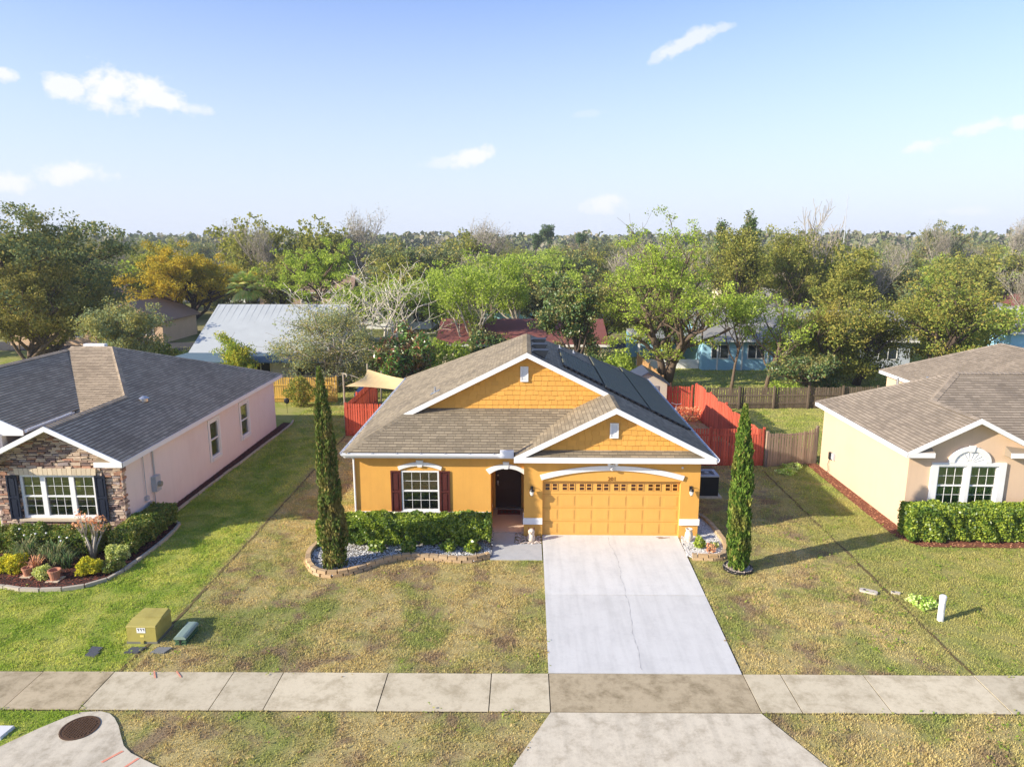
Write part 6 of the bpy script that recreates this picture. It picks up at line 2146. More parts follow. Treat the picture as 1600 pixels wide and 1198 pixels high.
def hedge(label, poly_path, width, h, mat, dens, leaf, seed, top_bulge=.06, legs=0, h0=.10, group=None):
    """clipped hedge along a path: uneven box section filled with leaves near its skin"""
    r = np.random.default_rng(seed)
    pts = [np.array(p, float) for p in poly_path]
    root = thing('hedge', label, 'hedge', (pts[0][0], pts[0][1], 0), group)
    P_all = []
    tot = 0
    for a, c in zip(pts, pts[1:]):
        L = np.linalg.norm(c - a)
        n = int(dens * L * (2 * h + width))
        u_ = (c - a) / L
        nn = np.array([-u_[1], u_[0]])
        s_ = r.uniform(-.06, L + .06, n)
        side = r.uniform(0, 1, n)
        tot_l = 2 * h + width
        q = side * tot_l
        depth = np.abs(r.normal(0, .09, n)) * r.choice([1, 1, 1, 2.2], n)
        lump = .07 * np.sin(s_ * 3.1 + seed) + .05 * np.sin(s_ * 7.3 + q * 3) + .04 * np.sin(s_ * 13.0 + q * 9)
        off, z = np.zeros(n), np.zeros(n)
        m1 = q < h
        m2 = (q >= h) & (q < h + width)
        m3 = q >= h + width
        off[m1] = -width / 2 - lump[m1] + depth[m1]
        z[m1] = q[m1]
        off[m2] = q[m2] - h - width / 2
        z[m2] = h + lump[m2] * .8 - depth[m2]
        off[m3] = width / 2 + lump[m3] - depth[m3]
        z[m3] = q[m3] - h - width
        off[m1 | m3] *= (1 - .18 * (1 - z[m1 | m3] / h))
        corner = np.abs(off) / (width / 2) > .8
        z -= np.where(corner & (z > h * .85), .05, 0)
        P_all.append(np.stack([a[0] + u_[0] * s_ + nn[0] * off, a[1] + u_[1] * s_ + nn[1] * off, z], 1))
    for e, dr in ((pts[0], pts[0] - pts[1]), (pts[-1], pts[-1] - pts[-2])):      # the ends
        dr = dr / np.linalg.norm(dr)
        n = int(dens * width * h)
        nn = np.array([-dr[1], dr[0]])
        o = r.uniform(-width / 2, width / 2, n)
        dd = r.uniform(-.12, .08, n)
        P_all.append(np.stack([e[0] + nn[0] * o + dr[0] * dd, e[1] + nn[1] * o + dr[1] * dd, r.uniform(0, h, n)], 1))
    P = np.concatenate(P_all)
    P = P[P[:, 2] > h0 + .12 * np.sin(P[:, 0] * 5.0 + seed) * (h0 > .15)]
    v, f = leaf_quads(P, r, leaf, .4, 1.5)
    np_mesh('foliage', v, f, mat, root, 4)
    b = MB()
    for a, c in zip(pts, pts[1:]):
        L = np.linalg.norm(c - a)
        for q in range(int(L / .45)):
            p = a + (c - a) * (q + .5) / max(1, int(L / .45))
            for s_ in (-.12, .1):
                b.tube([(p[0] + s_, p[1], 0), (p[0] + s_ * .3, p[1] + .05, h * .5), (p[0] - s_, p[1], h * .85)], [.018, .014, .006], 4)
    kind(b.build('stems', M_BARK, root), 'stuff')
    return root
hedge('dense bright green clipped hedge under the front window of the orange house', [(-7.05, -.62), (-4, -.62), (-1.22, -.58)], 1.05, 1.0, L_HEDGE, 2600, .062, 21, h0=.22)
for i, x in enumerate((-5.0, -3.9, -2.55, -1.75)):
    shrub('shrub', ['ragged low shoots sprouting below the middle left of the front hedge', 'leggy dark shoot clump below the hedge middle', 'low green sucker shrub in the white pebbles', 'small green shrub in white pebbles near the front path'][i], 'shrub', x, -1.32 - .05 * (i % 2), .26, .22, .42, L_HEDGE, 420, .075, 30 + i, 'shoots under the front hedge')
hedge('dark clipped hedge below the stone gable window of the pink house', [(-20.5, -1.45), (-14.4, -1.45)], 1.0, .82, L_HEDGED, 2000, .048, 22)
hedge('olive green clipped hedge wrapping the corner of the pink house', [(-13.55, -1.7), (-13.42, .9)], .95, .86, L_HEDGED, 2500, .048, 23)
hedge('thick glossy green hedge under the sunburst window of the peach house', [(13.62, .1), (17, .1), (22, .1)], .95, 1.25, L_HEDGE, 2000, .066, 24)

# pink house front bed
shrub('shrub', 'round golden-yellow shrub at the front of the mulch bed', 'shrub', -13.85, -3.12, .36, .32, .50, L_YEL, 2600, .045, 41)
shrub('shrub', 'round pale variegated shrub beside the dark corner hedge', 'shrub', -13.55, -2.05, .36, .32, .50, L_VAR, 2200, .05, 42)
shrub('shrub', 'yellow shrub cut by the left picture edge', 'shrub', -16.45, -3.0, .42, .36, .56, L_YEL, 2200, .05, 43)
shrub('shrub', 'small sparse yellow-green shrub between the clay pots', 'shrub', -15.1, -3.45, .27, .24, .42, L_VAR, 900, .045, 44)
shrub('shrub', 'dark low spreading shrub right of the golden one', 'shrub', -13.25, -2.85, .38, .38, .36, L_HEDGED, 1500, .05, 45)
def strappy(name, label, cat, x, y, n, L, h, mat, seed, w=.018, group=None, flowers=0):
    r = np.random.default_rng(seed)
    V_, F_ = [], []
    for k_ in range(n):
        a = r.uniform(0, 2 * np.pi)
        l = L * r.uniform(.5, 1.1)
        hh = h * r.uniform(.6, 1.15)
        dx, dy = math.cos(a), math.sin(a)
        px_, py_ = -dy * w, dx * w
        bx, by = x + r.uniform(-.1, .1), y + r.uniform(-.1, .1)
        p = [(bx, by, 0), (bx + dx * l * .35, by + dy * l * .35, hh * .75), (bx + dx * l * .75, by + dy * l * .75, hh), (bx + dx * l, by + dy * l, hh * .72)]
        i = len(V_)
        for q, c in enumerate(p):
            ww = (1, 1, .7, .1)[q]
            V_ += [(c[0] - px_ * ww, c[1] - py_ * ww, c[2]), (c[0] + px_ * ww, c[1] + py_ * ww, c[2])]
        F_ += [(i + 2 * q, i + 2 * q + 1, i + 2 * q + 3, i + 2 * q + 2) for q in range(3)]
    root = thing(name, label, cat, (x, y, 0), group)
    np_mesh('leaves', np.array(V_), np.array(F_), mat, root, 4)
    if flowers:
        b = MB()
        for k_ in range(flowers):
            b.blob((x + r.uniform(-.45, .45), y + r.uniform(-.2, .35), h * r.uniform(1.0, 1.5)), .035, .035, .03, 6, 4)
        kind(b.build('white_flowers', M_STICK, root), 'stuff')
    return root
strappy('strap_plant', 'dark arching lily clump at the left of the mulch bed', 'plant', -16.4, -2.35, 120, .62, .70, L_GRASSY, 51, .016, 'lily clumps in the mulch bed', 3)
strappy('strap_plant', 'dark arching lily clump with white blooms in mid bed', 'plant', -15.35, -2.45, 130, .62, .70, L_GRASSY, 52, .016, 'lily clumps in the mulch bed', 4)
strappy('strap_plant', 'arching grassy clump just left of the bare pruned tree', 'plant', -14.85, -2.7, 100, .5, .55, L_GRASSY, 53, .014, 'lily clumps in the mulch bed')
strappy('strap_plant', 'reddish grassy tuft behind the first clay pot', 'plant', -15.7, -2.95, 60, .35, .42, L_DRY, 54, .013)
strappy('agave', 'pale spiky agave glimpsed below the shade sail', 'plant', -7.9, 15.6, 30, .75, .8, L_SILV, 55, .05)
M_CLAY = pmat('terracotta', S(176, 122, 94), .9, .12, 6.0, piece=.1)
for (x, y, s_, lab) in ((-14.68, -3.55, 1.0, 'empty clay pot on a pale saucer in the mulch bed'), (-15.72, -3.3, .85, 'clay pot half hidden at the left of the small shrub')):
    t = thing('clay_pot', lab, 'flower pot', (x, y, 0), 'clay pots in the mulch bed')
    MB().lathe([(.13 * s_, .03), (.17 * s_, .30 * s_), (.19 * s_, .30 * s_), (.19 * s_, .36 * s_), (.155 * s_, .36 * s_), (.13 * s_, .25 * s_)], (x, y, 0), 16).build('pot', M_CLAY, t)
    MB().box(x - .2 * s_, x + .2 * s_, y - .2 * s_, y + .2 * s_, .0, .045).build('saucer', M_LINTEL, t)
# bare crape myrtle
r_ = np.random.default_rng(61)
root = thing('bare_tree', 'pruned bare multi-stemmed small tree with dry reddish seed heads in the mulch bed', 'tree', (-14.40, -2.0, 0))
b = MB()
tips_ = []
for k_, (dx, dy, h) in enumerate(((-.55, .1, 1.25), (-.22, -.1, 1.5), (.02, .1, 1.45), (.25, -.05, 1.4), (.48, .1, 1.35), (.12, .3, 1.3))):
    x, y = -14.40, -2.0
    p1 = (x + dx * .28, y + dy * .3, .45)
    p2 = (x + dx * .62, y + dy * .7, .80)
    b.tube([(x + dx * .08, y, 0), p1, p2], [.05, .04, .032], 6)
    for q in range(4):
        a = q * 1.7 + k_
        e = (p2[0] + .13 * math.cos(a) + dx * .2, p2[1] + .13 * math.sin(a), h * r_.uniform(.8, 1.05))
        b.tube([p2, ((p2[0] + e[0]) / 2 + .02, (p2[1] + e[1]) / 2, (p2[2] + e[2]) / 2), e], [.022, .014, .007], 5)
        tips_.append(e)
b.build('trunk', M_BARKG, root, True)
T = np.array(tips_)
P = T[r_.integers(0, len(T), 420)] + r_.normal(0, .055, (420, 3))
v, f = leaf_quads(P, r_, .045, .3, 1.3)
np_mesh('seed_heads', v, f, L_DRY, root, 4)

# right pebble bed
shrub('shrub', 'small bright green plant in the garage corner pebble bed', 'shrub', 6.05, -.95, .20, .18, .46, L_LIME, 420, .06, 46)
shrub('shrub', 'small reddish stemmed plant at the front of the corner pebble bed', 'shrub', 6.35, -1.25, .18, .15, .34, L_DRY, 130, .05, 47)
shrub('shrub', 'little pale green plant near the stone edging by the garage', 'shrub', 6.55, -.95, .14, .13, .28, L_VAR, 150, .05, 48)
for (x, y, lab) in ((11.62, -4.62, 'patch of pale flowering weeds beside the white marker post'), (12.6, 8.0, 'green weeds at the foot of the sagging grey fence'), (12.0, 7.2, 'low weed patch on the shaded side lawn')):
    shrub('weed_patch', lab, 'weeds', x, y, .42, .36, .22, L_WEED, 520, .05, int(x * 10))
# ================================================================== houses beyond the back fences
def col(name, c, **kw):
    m = bpy.data.materials.get(name)
    return m or pmat(name, c, .9, .12, 1.2, fine=.12, fscale=30, **kw)
def metal_roof_mat():
    t = NT('ribbed_metal_roof')
    p = t.pos()
    k_ = t.math('MULTIPLY_ADD', t.noise(p, .9, 4, .6), .3, .85)
    t.principled(t.scale_col(S(172, 176, 174), k_), .5, .3, 0)
    return t.m
def simple_house(name, label, cx, cy, w, d, hw, hr, wm, rm, rot=0.0, hip=True, axis='x', oh=.4, windows=3, fm=None, wside=False, trim=True, group=None, pitch2=None):
    """walls, a hipped or gabled roof, framed windows with panes"""
    t = thing(name, label, 'house', (cx, cy, 0), group)
    t.rotation_euler = (0, 0, rot)
    fm = fm or M_WHITE
    def B(mb, nm, m, par=None):
        me = mb.mesh(nm)
        me.materials.append(m)
        o = bpy.data.objects.new(nm, me)
        COL.objects.link(o)
        o.parent = par or t
        return o
    a, b_ = w / 2, d / 2
    wall = MB().box(-a, a, -b_, b_, 0, hw)
    if not hip:
        if axis == 'x':
            for s_ in (-1, 1):
                wall.prism([(s_ * a, -b_, hw), (s_ * a, b_, hw), (s_ * a, 0, hw + hr)], (-s_ * .15, 0, 0))
        else:
            for s_ in (-1, 1):
                wall.prism([(-a, s_ * b_, hw), (a, s_ * b_, hw), (0, s_ * b_, hw + hr)], (0, -s_ * .15, 0))
    B(wall, 'wall', wm)
    A, D = a + oh, b_ + oh
    z0 = hw - .05
    zr_ = hw + hr
    e = .12
    r_ = MB()
    if hip:
        rx = max(0.0, A - D) if axis == 'x' else 0
        ry = max(0.0, D - A) if axis != 'x' else 0
        P = [(-A, -D, z0), (A, -D, z0), (A, D, z0), (-A, D, z0)]
        if axis == 'x':
            L_, R_ = (-rx, 0, zr_), (rx, 0, zr_)
            r_.poly([P[0], P[1], R_, L_]).poly([P[1], P[2], R_]).poly([P[2], P[3], L_, R_]).poly([P[3], P[0], L_])
        else:
            F_, K_ = (0, -ry, zr_), (0, ry, zr_)
            r_.poly([P[0], P[1], F_]).poly([P[1], P[2], K_, F_]).poly([P[2], P[3], K_]).poly([P[3], P[0], F_, K_])
        r_.box(-A, A, -D, D, z0 - .10, z0 - .005)
    elif axis == 'x':
        for s_ in (-1, 1):
            r_.hexa([(-A, s_ * D, z0 - hr / b_ * oh * .6), (A, s_ * D, z0 - hr / b_ * oh * .6), (A, 0, zr_), (-A, 0, zr_)][::s_], [(-A, s_ * D, z0 - hr / b_ * oh * .6 + e), (A, s_ * D, z0 - hr / b_ * oh * .6 + e), (A, 0, zr_ + e), (-A, 0, zr_ + e)][::s_])
    else:
        for s_ in (-1, 1):
            r_.hexa([(s_ * A, -D, z0 - hr / a * oh * .6), (s_ * A, D, z0 - hr / a * oh * .6), (0, D, zr_), (0, -D, zr_)][::-s_], [(s_ * A, -D, z0 - hr / a * oh * .6 + e), (s_ * A, D, z0 - hr / a * oh * .6 + e), (0, D, zr_ + e), (0, -D, zr_ + e)][::-s_])
    roof = B(r_, 'roof', rm)
    if trim:
        f = MB()
        f.box(-A - .02, A + .02, -D - .03, -D - .002, z0 - .16, z0 + .02)
        B(f, 'fascia', fm)
    for i in range(windows):
        x = -a + w * (i + .5) / windows
        fr = MB()
        ww, wh = min(1.5, w / windows * .5), 1.2
        z = hw * .36
        fr.box(x - ww / 2, x + ww / 2, -b_ - .05, -b_ - .002, z, z + .07).box(x - ww / 2, x + ww / 2, -b_ - .05, -b_ - .002, z + wh - .07, z + wh)
        fr.box(x - ww / 2, x - ww / 2 + .07, -b_ - .05, -b_ - .002, z + .07, z + wh - .07).box(x + ww / 2 - .07, x + ww / 2, -b_ - .05, -b_ - .002, z + .07, z + wh - .07).box(x - .025, x + .025, -b_ - .04, -b_ - .002, z + .07, z + wh - .07)
        fo = B(fr, 'window', fm)
        B(MB().poly([(x - ww / 2 + .07, -b_ - .012, z + .07), (x + ww / 2 - .07, -b_ - .012, z + .07), (x + ww / 2 - .07, -b_ - .012, z + wh - .07), (x - ww / 2 + .07, -b_ - .012, z + wh - .07)]), 'pane', col('far_pane', (.03, .04, .05)), fo)
    return t, B
M_FP = col('far_pane', (.03, .04, .05))
M_FP.node_tree.nodes['Principled BSDF'].inputs['Roughness'].default_value = .1
R_GREY, R_DARK, R_BRN, R_MAR, R_TAN = col('grey_roof', S(140, 138, 132)), col('dark_roof', S(92, 88, 86)), col('brown_roof', S(120, 98, 82)), col('maroon_roof', S(122, 74, 66)), col('tan_roof', S(150, 124, 104))
W_WHITE, W_BLUE, W_TAN, W_CREAM, W_GREY, W_CYAN, W_PINK = col('white_wall', (.74, .74, .72)), col('blue_wall', S(158, 204, 226)), col('tan_wall', S(204, 174, 142)), col('cream_wall', S(226, 212, 180)), col('grey_wall', S(186, 194, 204)), col('cyan_wall', S(168, 216, 216)), col('rose_wall', S(222, 190, 176))
R_METAL = metal_roof_mat()

h, B = simple_house('metal_roof_house', 'house with a pale ribbed metal roof and blue-grey lower eave strip behind the pink house', -18.9, 31.2, 9.6, 11.0, 2.5, 2.9, W_WHITE, R_METAL, hip=False, axis='x', oh=.3, windows=3)
ribs = MB()
for i in range(21):
    x = -4.95 + i * .495
    ribs.beam((x, -5.78, 2.44), (x, -.05, 5.50), (0, -.45, 1), .025, .014)
kind(B(ribs, 'roof_ribs', R_METAL), 'stuff')
B(MB().hexa([(-6.3, -7.9, 2.24), (5.1, -7.9, 2.24), (5.1, -5.7, 2.50), (-5.1, -5.7, 2.50)], [(-6.3, -7.9, 2.32), (5.1, -7.9, 2.32), (5.1, -5.7, 2.58), (-5.1, -5.7, 2.58)]), 'porch_roof', col('blue_metal', S(88, 108, 120)))
B(MB().box(-6.0, -5.8, -7.7, -7.5, 0, 2.24), 'porch_post', M_WHITE)
simple_house('maroon_roof_house', 'low house with a maroon shingle roof glimpsed above the orange house ridge', -0.2, 35.4, 12.6, 8.4, 2.5, 1.35, W_CREAM, R_MAR, hip=False, axis='x', oh=.5, windows=3)
h, B = simple_house('blue_house', 'sky-blue house with grey shingle roof behind the big feathery tree', 18.9, 37.3, 8.8, 7.8, 2.6, 2.0, W_BLUE, R_GREY, hip=False, axis='x', oh=.5, windows=3)
B(MB().box(-9.6, -4.6, -3.2, 3.0, 2.35, 2.55), 'porch_roof', R_GREY)
B(MB().box(-9.6, -4.45, -3.2, -3.05, 0, .75), 'porch_wall', M_WHITE)
for x in (-9.5, -7.9, -6.2):
    B(MB().box(x, x + .16, -3.18, -3.06, .75, 2.35), 'porch_post', M_WHITE)
B(MB().box(-9.6, -4.45, 2.6, 3.0, 0, 2.35), 'porch_back_wall', W_BLUE)
for i, x in enumerate((-3.2, -1.2, .9)):
    B(MB().box(x, x + .12, -3.99, -3.91, 0, 2.5), 'post', M_WHITE)
simple_house('pale_blue_house', 'second pale blue house right of the blue one, mostly hidden by oaks', 27.6, 36.6, 7.2, 7.0, 2.6, 1.9, W_GREY, R_GREY, hip=False, axis='x', oh=.4, windows=2)
simple_house('tan_house', 'tan stucco house with a brown hip roof left of the metal-roofed house', -40.6, 51.5, 6.8, 7.6, 2.4, 1.7, W_TAN, R_TAN, hip=False, axis='y', oh=.4, windows=2)
simple_house('tan_house', 'long tan house wing with white fascia beside the dark oak', -47.5, 50.0, 9.0, 8.0, 2.4, 1.6, W_TAN, R_TAN, hip=True, axis='x', oh=.4, windows=2)
simple_house('pink_far_house', 'pale house with flat white trim behind the golden tree', -54.0, 66.0, 13, 8, 2.8, 1.6, W_PINK, R_BRN, hip=True, axis='x', windows=4)
simple_house('dark_roof_house', 'white house with a dark roof behind the pale bare tree', -15.6, 64.0, 9.0, 8.0, 2.3, 1.6, W_WHITE, R_DARK, hip=False, axis='x', windows=3)
simple_house('cyan_house', 'small pale cyan house between the lime green trees', -2.2, 73.0, 6.5, 6.0, 2.6, 1.4, W_CYAN, R_GREY, hip=False, axis='x', windows=2)
simple_house('blue_gable_house', 'light blue gabled house just left of the magnolia', 4.6, 78.0, 5.4, 9.0, 3.6, 2.2, W_BLUE, R_GREY, hip=False, axis='y', windows=1)
simple_house('white_house', 'white house glimpsed behind the left side of the big feathery tree', 15.0, 78.0, 8.0, 7.0, 3.0, 1.6, W_WHITE, R_GREY, hip=False, axis='y', windows=2)
simple_house('white_house', 'bright white house beyond the moss-hung trunk', 29.0, 60.0, 9.0, 7.0, 2.8, 1.9, W_WHITE, R_GREY, hip=False, axis='y', windows=2)
h, B = simple_house('grey_gable_house', 'pale grey gabled house with a white carport among the oaks', 48.6, 72.0, 7.4, 8.0, 2.9, 2.2, W_GREY, R_GREY, hip=False, axis='y', windows=1)
B(MB().box(2.6, 9.5, -6.0, -1.0, 2.2, 2.4), 'carport_roof', M_WHITE)
for x in (3.0, 9.1):
    B(MB().box(x, x + .2, -5.9, -5.7, 0, 2.2), 'carport_post', M_WHITE)
simple_house('flat_roof_house', 'grey flat-roofed building below the grey gabled house', 49.5, 60.0, 8.5, 6.0, 2.4, .25, W_TAN, R_GREY, hip=True, axis='x', windows=2)
simple_house('brown_roof_house', 'cream house with a brown roof far beyond the carport', 69.5, 104.0, 9.0, 8.0, 2.9, 2.0, W_CREAM, R_BRN, hip=False, axis='y', windows=2)
simple_house('brown_roof_house', 'white gabled house with brown roof near the far right', 83.0, 112.0, 11.0, 9.0, 2.8, 2.2, W_WHITE, R_BRN, hip=False, axis='y', windows=2)
simple_house('teal_house', 'white house with teal trim beside the rightmost oaks', 55.5, 66.0, 8.5, 6.0, 2.4, 1.1, W_CYAN, R_GREY, hip=True, axis='x', windows=3)
simple_house('grey_roof_house', 'grey roof edge at the right border above the peach house', 49.3, 44.5, 11.0, 9.0, 2.4, 1.6, W_BLUE, R_GREY, hip=True, axis='x', windows=2)
simple_house('red_roof_house', 'red-brown roofed house with blue pool wall at the far right', 66.0, 70.0, 8.0, 7.0, 2.4, 1.5, W_BLUE, R_MAR, hip=True, axis='x', windows=2)
r_ = random.Random(99)
FARH = [(-70, 92), (-52, 100), (-34, 88), (-22, 104), (-8, 98), (22, 98), (36, 86), (52, 100), (92, 96), (-88, 128), (-60, 140), (-30, 132), (2, 140), (34, 134), (66, 142), (100, 138)]
for i, (x, y) in enumerate(FARH):
    simple_house('far_house', 'distant low suburban house half hidden among trees', x, y, r_.uniform(10, 15), r_.uniform(8, 10), 2.7, r_.uniform(1.5, 2.3), r_.choice([W_WHITE, W_CREAM, W_TAN, W_GREY]), r_.choice([R_GREY, R_DARK, R_BRN, R_TAN]), rot=r_.uniform(-.2, .2), hip=bool(i % 2), axis='x', windows=3, group='distant houses among the trees')
kind(MB().poly([(-300, 42.5, .01), (300, 42.5, .01), (300, 48.5, .01), (-300, 48.5, .01)]).build('back_road', M_ASPH), 'structure')

# ================================================================== trees
put(tree_proto('x', 'huge dark live oak towering behind the pink house roof', 'tree', 101, 13.9, 17.0, L_OAK, M_BARKD, 21000, .26, .62, trunk=.55, mains=15, kids=4, spread=.68, levels=3, wander=.18, lift=.14, first=.14, clump=620, tl=.8, rootname='oak_tree'), -39.5, 34.0, .4)
put(tree_proto('x', 'olive and gold leaved tree in front of the dark live oak', 'tree', 102, 9.4, 8.5, leafmat('oak_gold_leaf', (.11, .10, .03), (.19, .155, .045), (.06, .07, .025), .3, .35, .6), M_BARK, 11000, .20, .5, trunk=.28, mains=12, kids=4, spread=.6, clump=260, first=.12, rootname='oak_tree'), -37.8, 28.0, 1.0)
put(tree_proto('x', 'grey-green bushy tree just behind the pink house ridge', 'tree', 103, 6.7, 6.6, L_SILV, M_BARK, 8000, .17, .45, trunk=.2, mains=10, kids=4, spread=.62, clump=190, first=.08, rootname='broadleaf_tree'), -28.4, 27.0)
put(tree_proto('x', 'rounded golden-yellow tree left of the palm', 'tree', 104, 10.4, 11.8, L_OAKY, M_BARKD, 19000, .24, .50, trunk=.42, mains=13, kids=4, spread=.62, first=.24, clump=430, tl=.66, rootname='golden_tree'), -38.6, 57.0, .8)
put(tree_proto('x', 'flat-topped lime green tree spreading behind the metal roof', 'tree', 105, 11.2, 11.5, L_LIME, M_BARK, 6400, .22, .34, trunk=.30, mains=12, kids=4, spread=.76, first=.32, lift=.12, flat=.10, clump=330, tl=.7, rootname='lime_tree'), -21.4, 47.0, .2)
put(tree_proto('x', 'pale grey leafless tree with spreading white limbs', 'tree', 106, 9.9, 12.5, L_LIME, M_BARKW, 600, .18, .5, trunk=.26, mains=6, kids=3, spread=.58, levels=4, lift=.20, wander=.22, first=.22, maxlv=4, multi=2, minr=.017, tl=.6, reach=.5, rootname='bare_tree'), -11.2, 31.5, .5)
put(tree_proto('x', 'grey-green feathery tree with thin pale limbs behind the yellow fence', 'tree', 107, 6.6, 8.0, L_SILV, M_BARKG, 13000, .13, .45, trunk=.15, mains=9, kids=4, spread=.70, clump=420, first=.06, lift=.05, droop=.7, multi=3, rootname='feathery_tree'), -13.2, 24.3, .2)
put(tree_proto('x', 'dense dark mango tree with reddish shoots behind the shade sail', 'tree', 108, 4.9, 6.6, L_MANGO, M_BARK, 8500, .20, .42, trunk=.2, mains=13, kids=4, spread=.68, first=.06, droop=.5, elong=2.6, clump=200, rootname='mango_tree'), -8.6, 23.0)
put(tree_proto('x', 'slender lime green tree with a forked pale trunk behind the ridge', 'tree', 109, 10.3, 7.2, L_LIME, M_BARKG, 4600, .20, .46, trunk=.20, mains=12, kids=4, spread=.55, first=.30, clump=210, tl=.8, rootname='lime_tree'), -4.7, 32.0, .7)
put(tree_proto('x', 'lime green tree with a pale straight trunk in front of the blue gable', 'tree', 110, 10.2, 7.6, L_LIME, M_BARKG, 4800, .22, .46, trunk=.20, mains=12, kids=4, spread=.55, first=.28, clump=210, tl=.8, rootname='lime_tree'), -0.4, 43.0, 2.2)
put(tree_proto('x', 'dark glossy magnolia standing right of the orange ridge', 'tree', 111, 8.9, 5.0, L_MAG, M_BARKD, 9500, .21, .42, trunk=.2, mains=14, kids=4, spread=.68, first=.12, lift=.1, clump=220, rootname='magnolia_tree'), 3.9, 27.0)
put(tree_proto('x', 'big feathery light green tree with a forked dark trunk behind the solar panels', 'tree', 112, 13.2, 10.0, leafmat('feathery_leaf', (.13, .18, .025), (.24, .28, .045), (.10, .10, .03), .42, .3, .5), M_BARK, 9800, .17, .37, trunk=.30, mains=11, kids=4, spread=.62, first=.22, lift=.12, clump=560, multi=3, tl=.8, reach=.36, rootname='feathery_tree'), 10.3, 27.0, .9)
put(tree_proto('x', 'thin-trunked young lime tree in front of the blue house', 'tree', 113, 7.9, 4.4, L_LIME, M_BARK, 1800, .17, .38, trunk=.11, mains=7, kids=3, spread=.6, first=.45, clump=80, rootname='lime_tree'), 14.2, 24.0)
put(tree_proto('x', 'sparse tree with a brown moss-hung trunk before the blue house', 'tree', 114, 9.0, 5.4, L_LIME, M_BARK, 1300, .17, .4, trunk=.15, mains=9, kids=3, spread=.7, first=.3, clump=70, rootname='mossy_tree'), 16.7, 24.2)
put(tree_proto('x', 'tall olive-gold tree behind the feathery tree', 'tree', 115, 12.6, 9.5, L_OLIVE, M_BARK, 7600, .24, .5, trunk=.3, mains=15, kids=4, spread=.55, clump=420, first=.12, tl=.85, rootname='olive_tree'), 23.5, 52.0)
put(tree_proto('x', 'second tall olive-gold tree left of the tall bare one', 'tree', 116, 12.4, 9.0, L_OLIVE, M_BARK, 7000, .24, .5, trunk=.3, mains=15, kids=4, spread=.55, clump=400, first=.12, tl=.85, rootname='olive_tree'), 29.5, 54.0)
put(tree_proto('x', 'tall leafless tree reaching above the olive trees', 'tree', 117, 15.2, 8.5, L_LIME, M_BARKG, 0, .2, .2, trunk=.24, mains=9, kids=3, spread=.40, first=.30, lift=.35, tl=.8, levels=4, maxlv=4, minr=.028, rootname='bare_tree'), 33.5, 60.0)
put(tree_proto('x', 'bushy dark olive oak left of the peach house roof', 'tree', 118, 7.2, 6.4, leafmat('oak_mix_leaf', (.065, .085, .02), (.155, .155, .035), (.19, .15, .035), .3, .35, .6), M_BARKD, 8500, .17, .42, trunk=.22, mains=13, kids=4, spread=.64, first=.05, lift=.08, droop=.6, clump=420, tl=.75, rootname='oak_tree'), 20.9, 25.6)
put(tree_proto('x', 'taller olive oak in the middle behind the dark plank fence', 'tree', 119, 6.9, 6.2, L_OLIVE, M_BARKD, 7500, .18, .42, trunk=.22, mains=13, kids=4, spread=.62, first=.05, lift=.08, droop=.6, clump=400, tl=.75, rootname='oak_tree'), 24.4, 27.5)
put(tree_proto('x', 'wide green oak directly above the peach house ridge', 'tree', 120, 9.2, 7.6, leafmat('oak_green_leaf', (.06, .085, .018), (.15, .165, .035), (.16, .13, .03), .3, .35, .6), M_BARKD, 10000, .18, .45, trunk=.25, mains=15, kids=4, spread=.64, first=.05, lift=.08, droop=.6, clump=460, tl=.8, rootname='oak_tree'), 29.4, 27.0)
put(tree_proto('x', 'golden olive tree behind the oaks left of the carport', 'tree', 121, 9.8, 6.2, L_OLIVE, M_BARK, 8000, .22, .48, trunk=.25, mains=8, kids=4, spread=.55, clump=190, rootname='olive_tree'), 29.5, 41.0)
put(tree_proto('x', 'low dark bush mass along the dark plank fence', 'tree', 122, 3.2, 5.4, L_MAG, M_BARK, 5500, .17, .36, trunk=.12, mains=8, kids=4, spread=.7, first=.08, clump=140, rootname='bush'), 19.2, 22.4)
put(tree_proto('x', 'small golden-green tree in front of the metal roof eave', 'tree', 123, 4.6, 3.8, leafmat('citrus_leaf', (.075, .115, .018), (.17, .20, .03), (.30, .24, .03), .3, .3, .8), M_BARK, 5200, .13, .34, trunk=.1, mains=8, kids=4, spread=.55, first=.15, clump=130, rootname='citrus_tree'), -19.6, 22.6)
shrub('shrub', 'olive-gold shrub standing before the yellow fence by the pink house corner', 'shrub', -14.3, 20.0, 1.0, .6, 1.75, L_OLIVE, 2600, .08, 71)
shrub('shrub', 'dark rounded bush beside the forked pale trunk', 'shrub', -2.9, 30.2, 1.9, 1.3, 3.4, L_MAG, 3600, .16, 72)
shrub('shrub', 'bright green bush left of the maroon roof', 'shrub', -6.0, 28.5, 1.7, 1.2, 3.0, L_LIME, 3200, .15, 73)
shrub('shrub', 'green bushes at the left end of the metal roof', 'shrub', -25.5, 24.5, 2.6, 1.3, 2.3, L_LIME, 3200, .16, 74)
shrub('shrub', 'dark bushes behind the ridge of the pink house', 'shrub', -29.0, 29.5, 2.4, 1.4, 2.5, L_HEDGED, 3200, .16, 75)
shrub('shrub', 'yellow-green bush behind the tan fence', 'shrub', 6.6, 24.5, 1.4, 1.1, 2.6, L_LIME, 2600, .14, 76)
shrub('shrub', 'low bush at the foot of the magnolia', 'shrub', 4.6, 23.8, 1.4, 1.1, 2.4, L_MAG, 2800, .15, 77)
shrub('shrub', 'bush at the right end of the grass by the blue house', 'shrub', 23.6, 30.5, 2.0, 1.3, 2.6, L_HEDGED, 3000, .15, 78)
shrub('shrub', 'green bush in front of the oaks by the plank fence', 'shrub', 16.9, 21.6, 1.0, .7, 1.3, L_LIME, 1500, .11, 79)
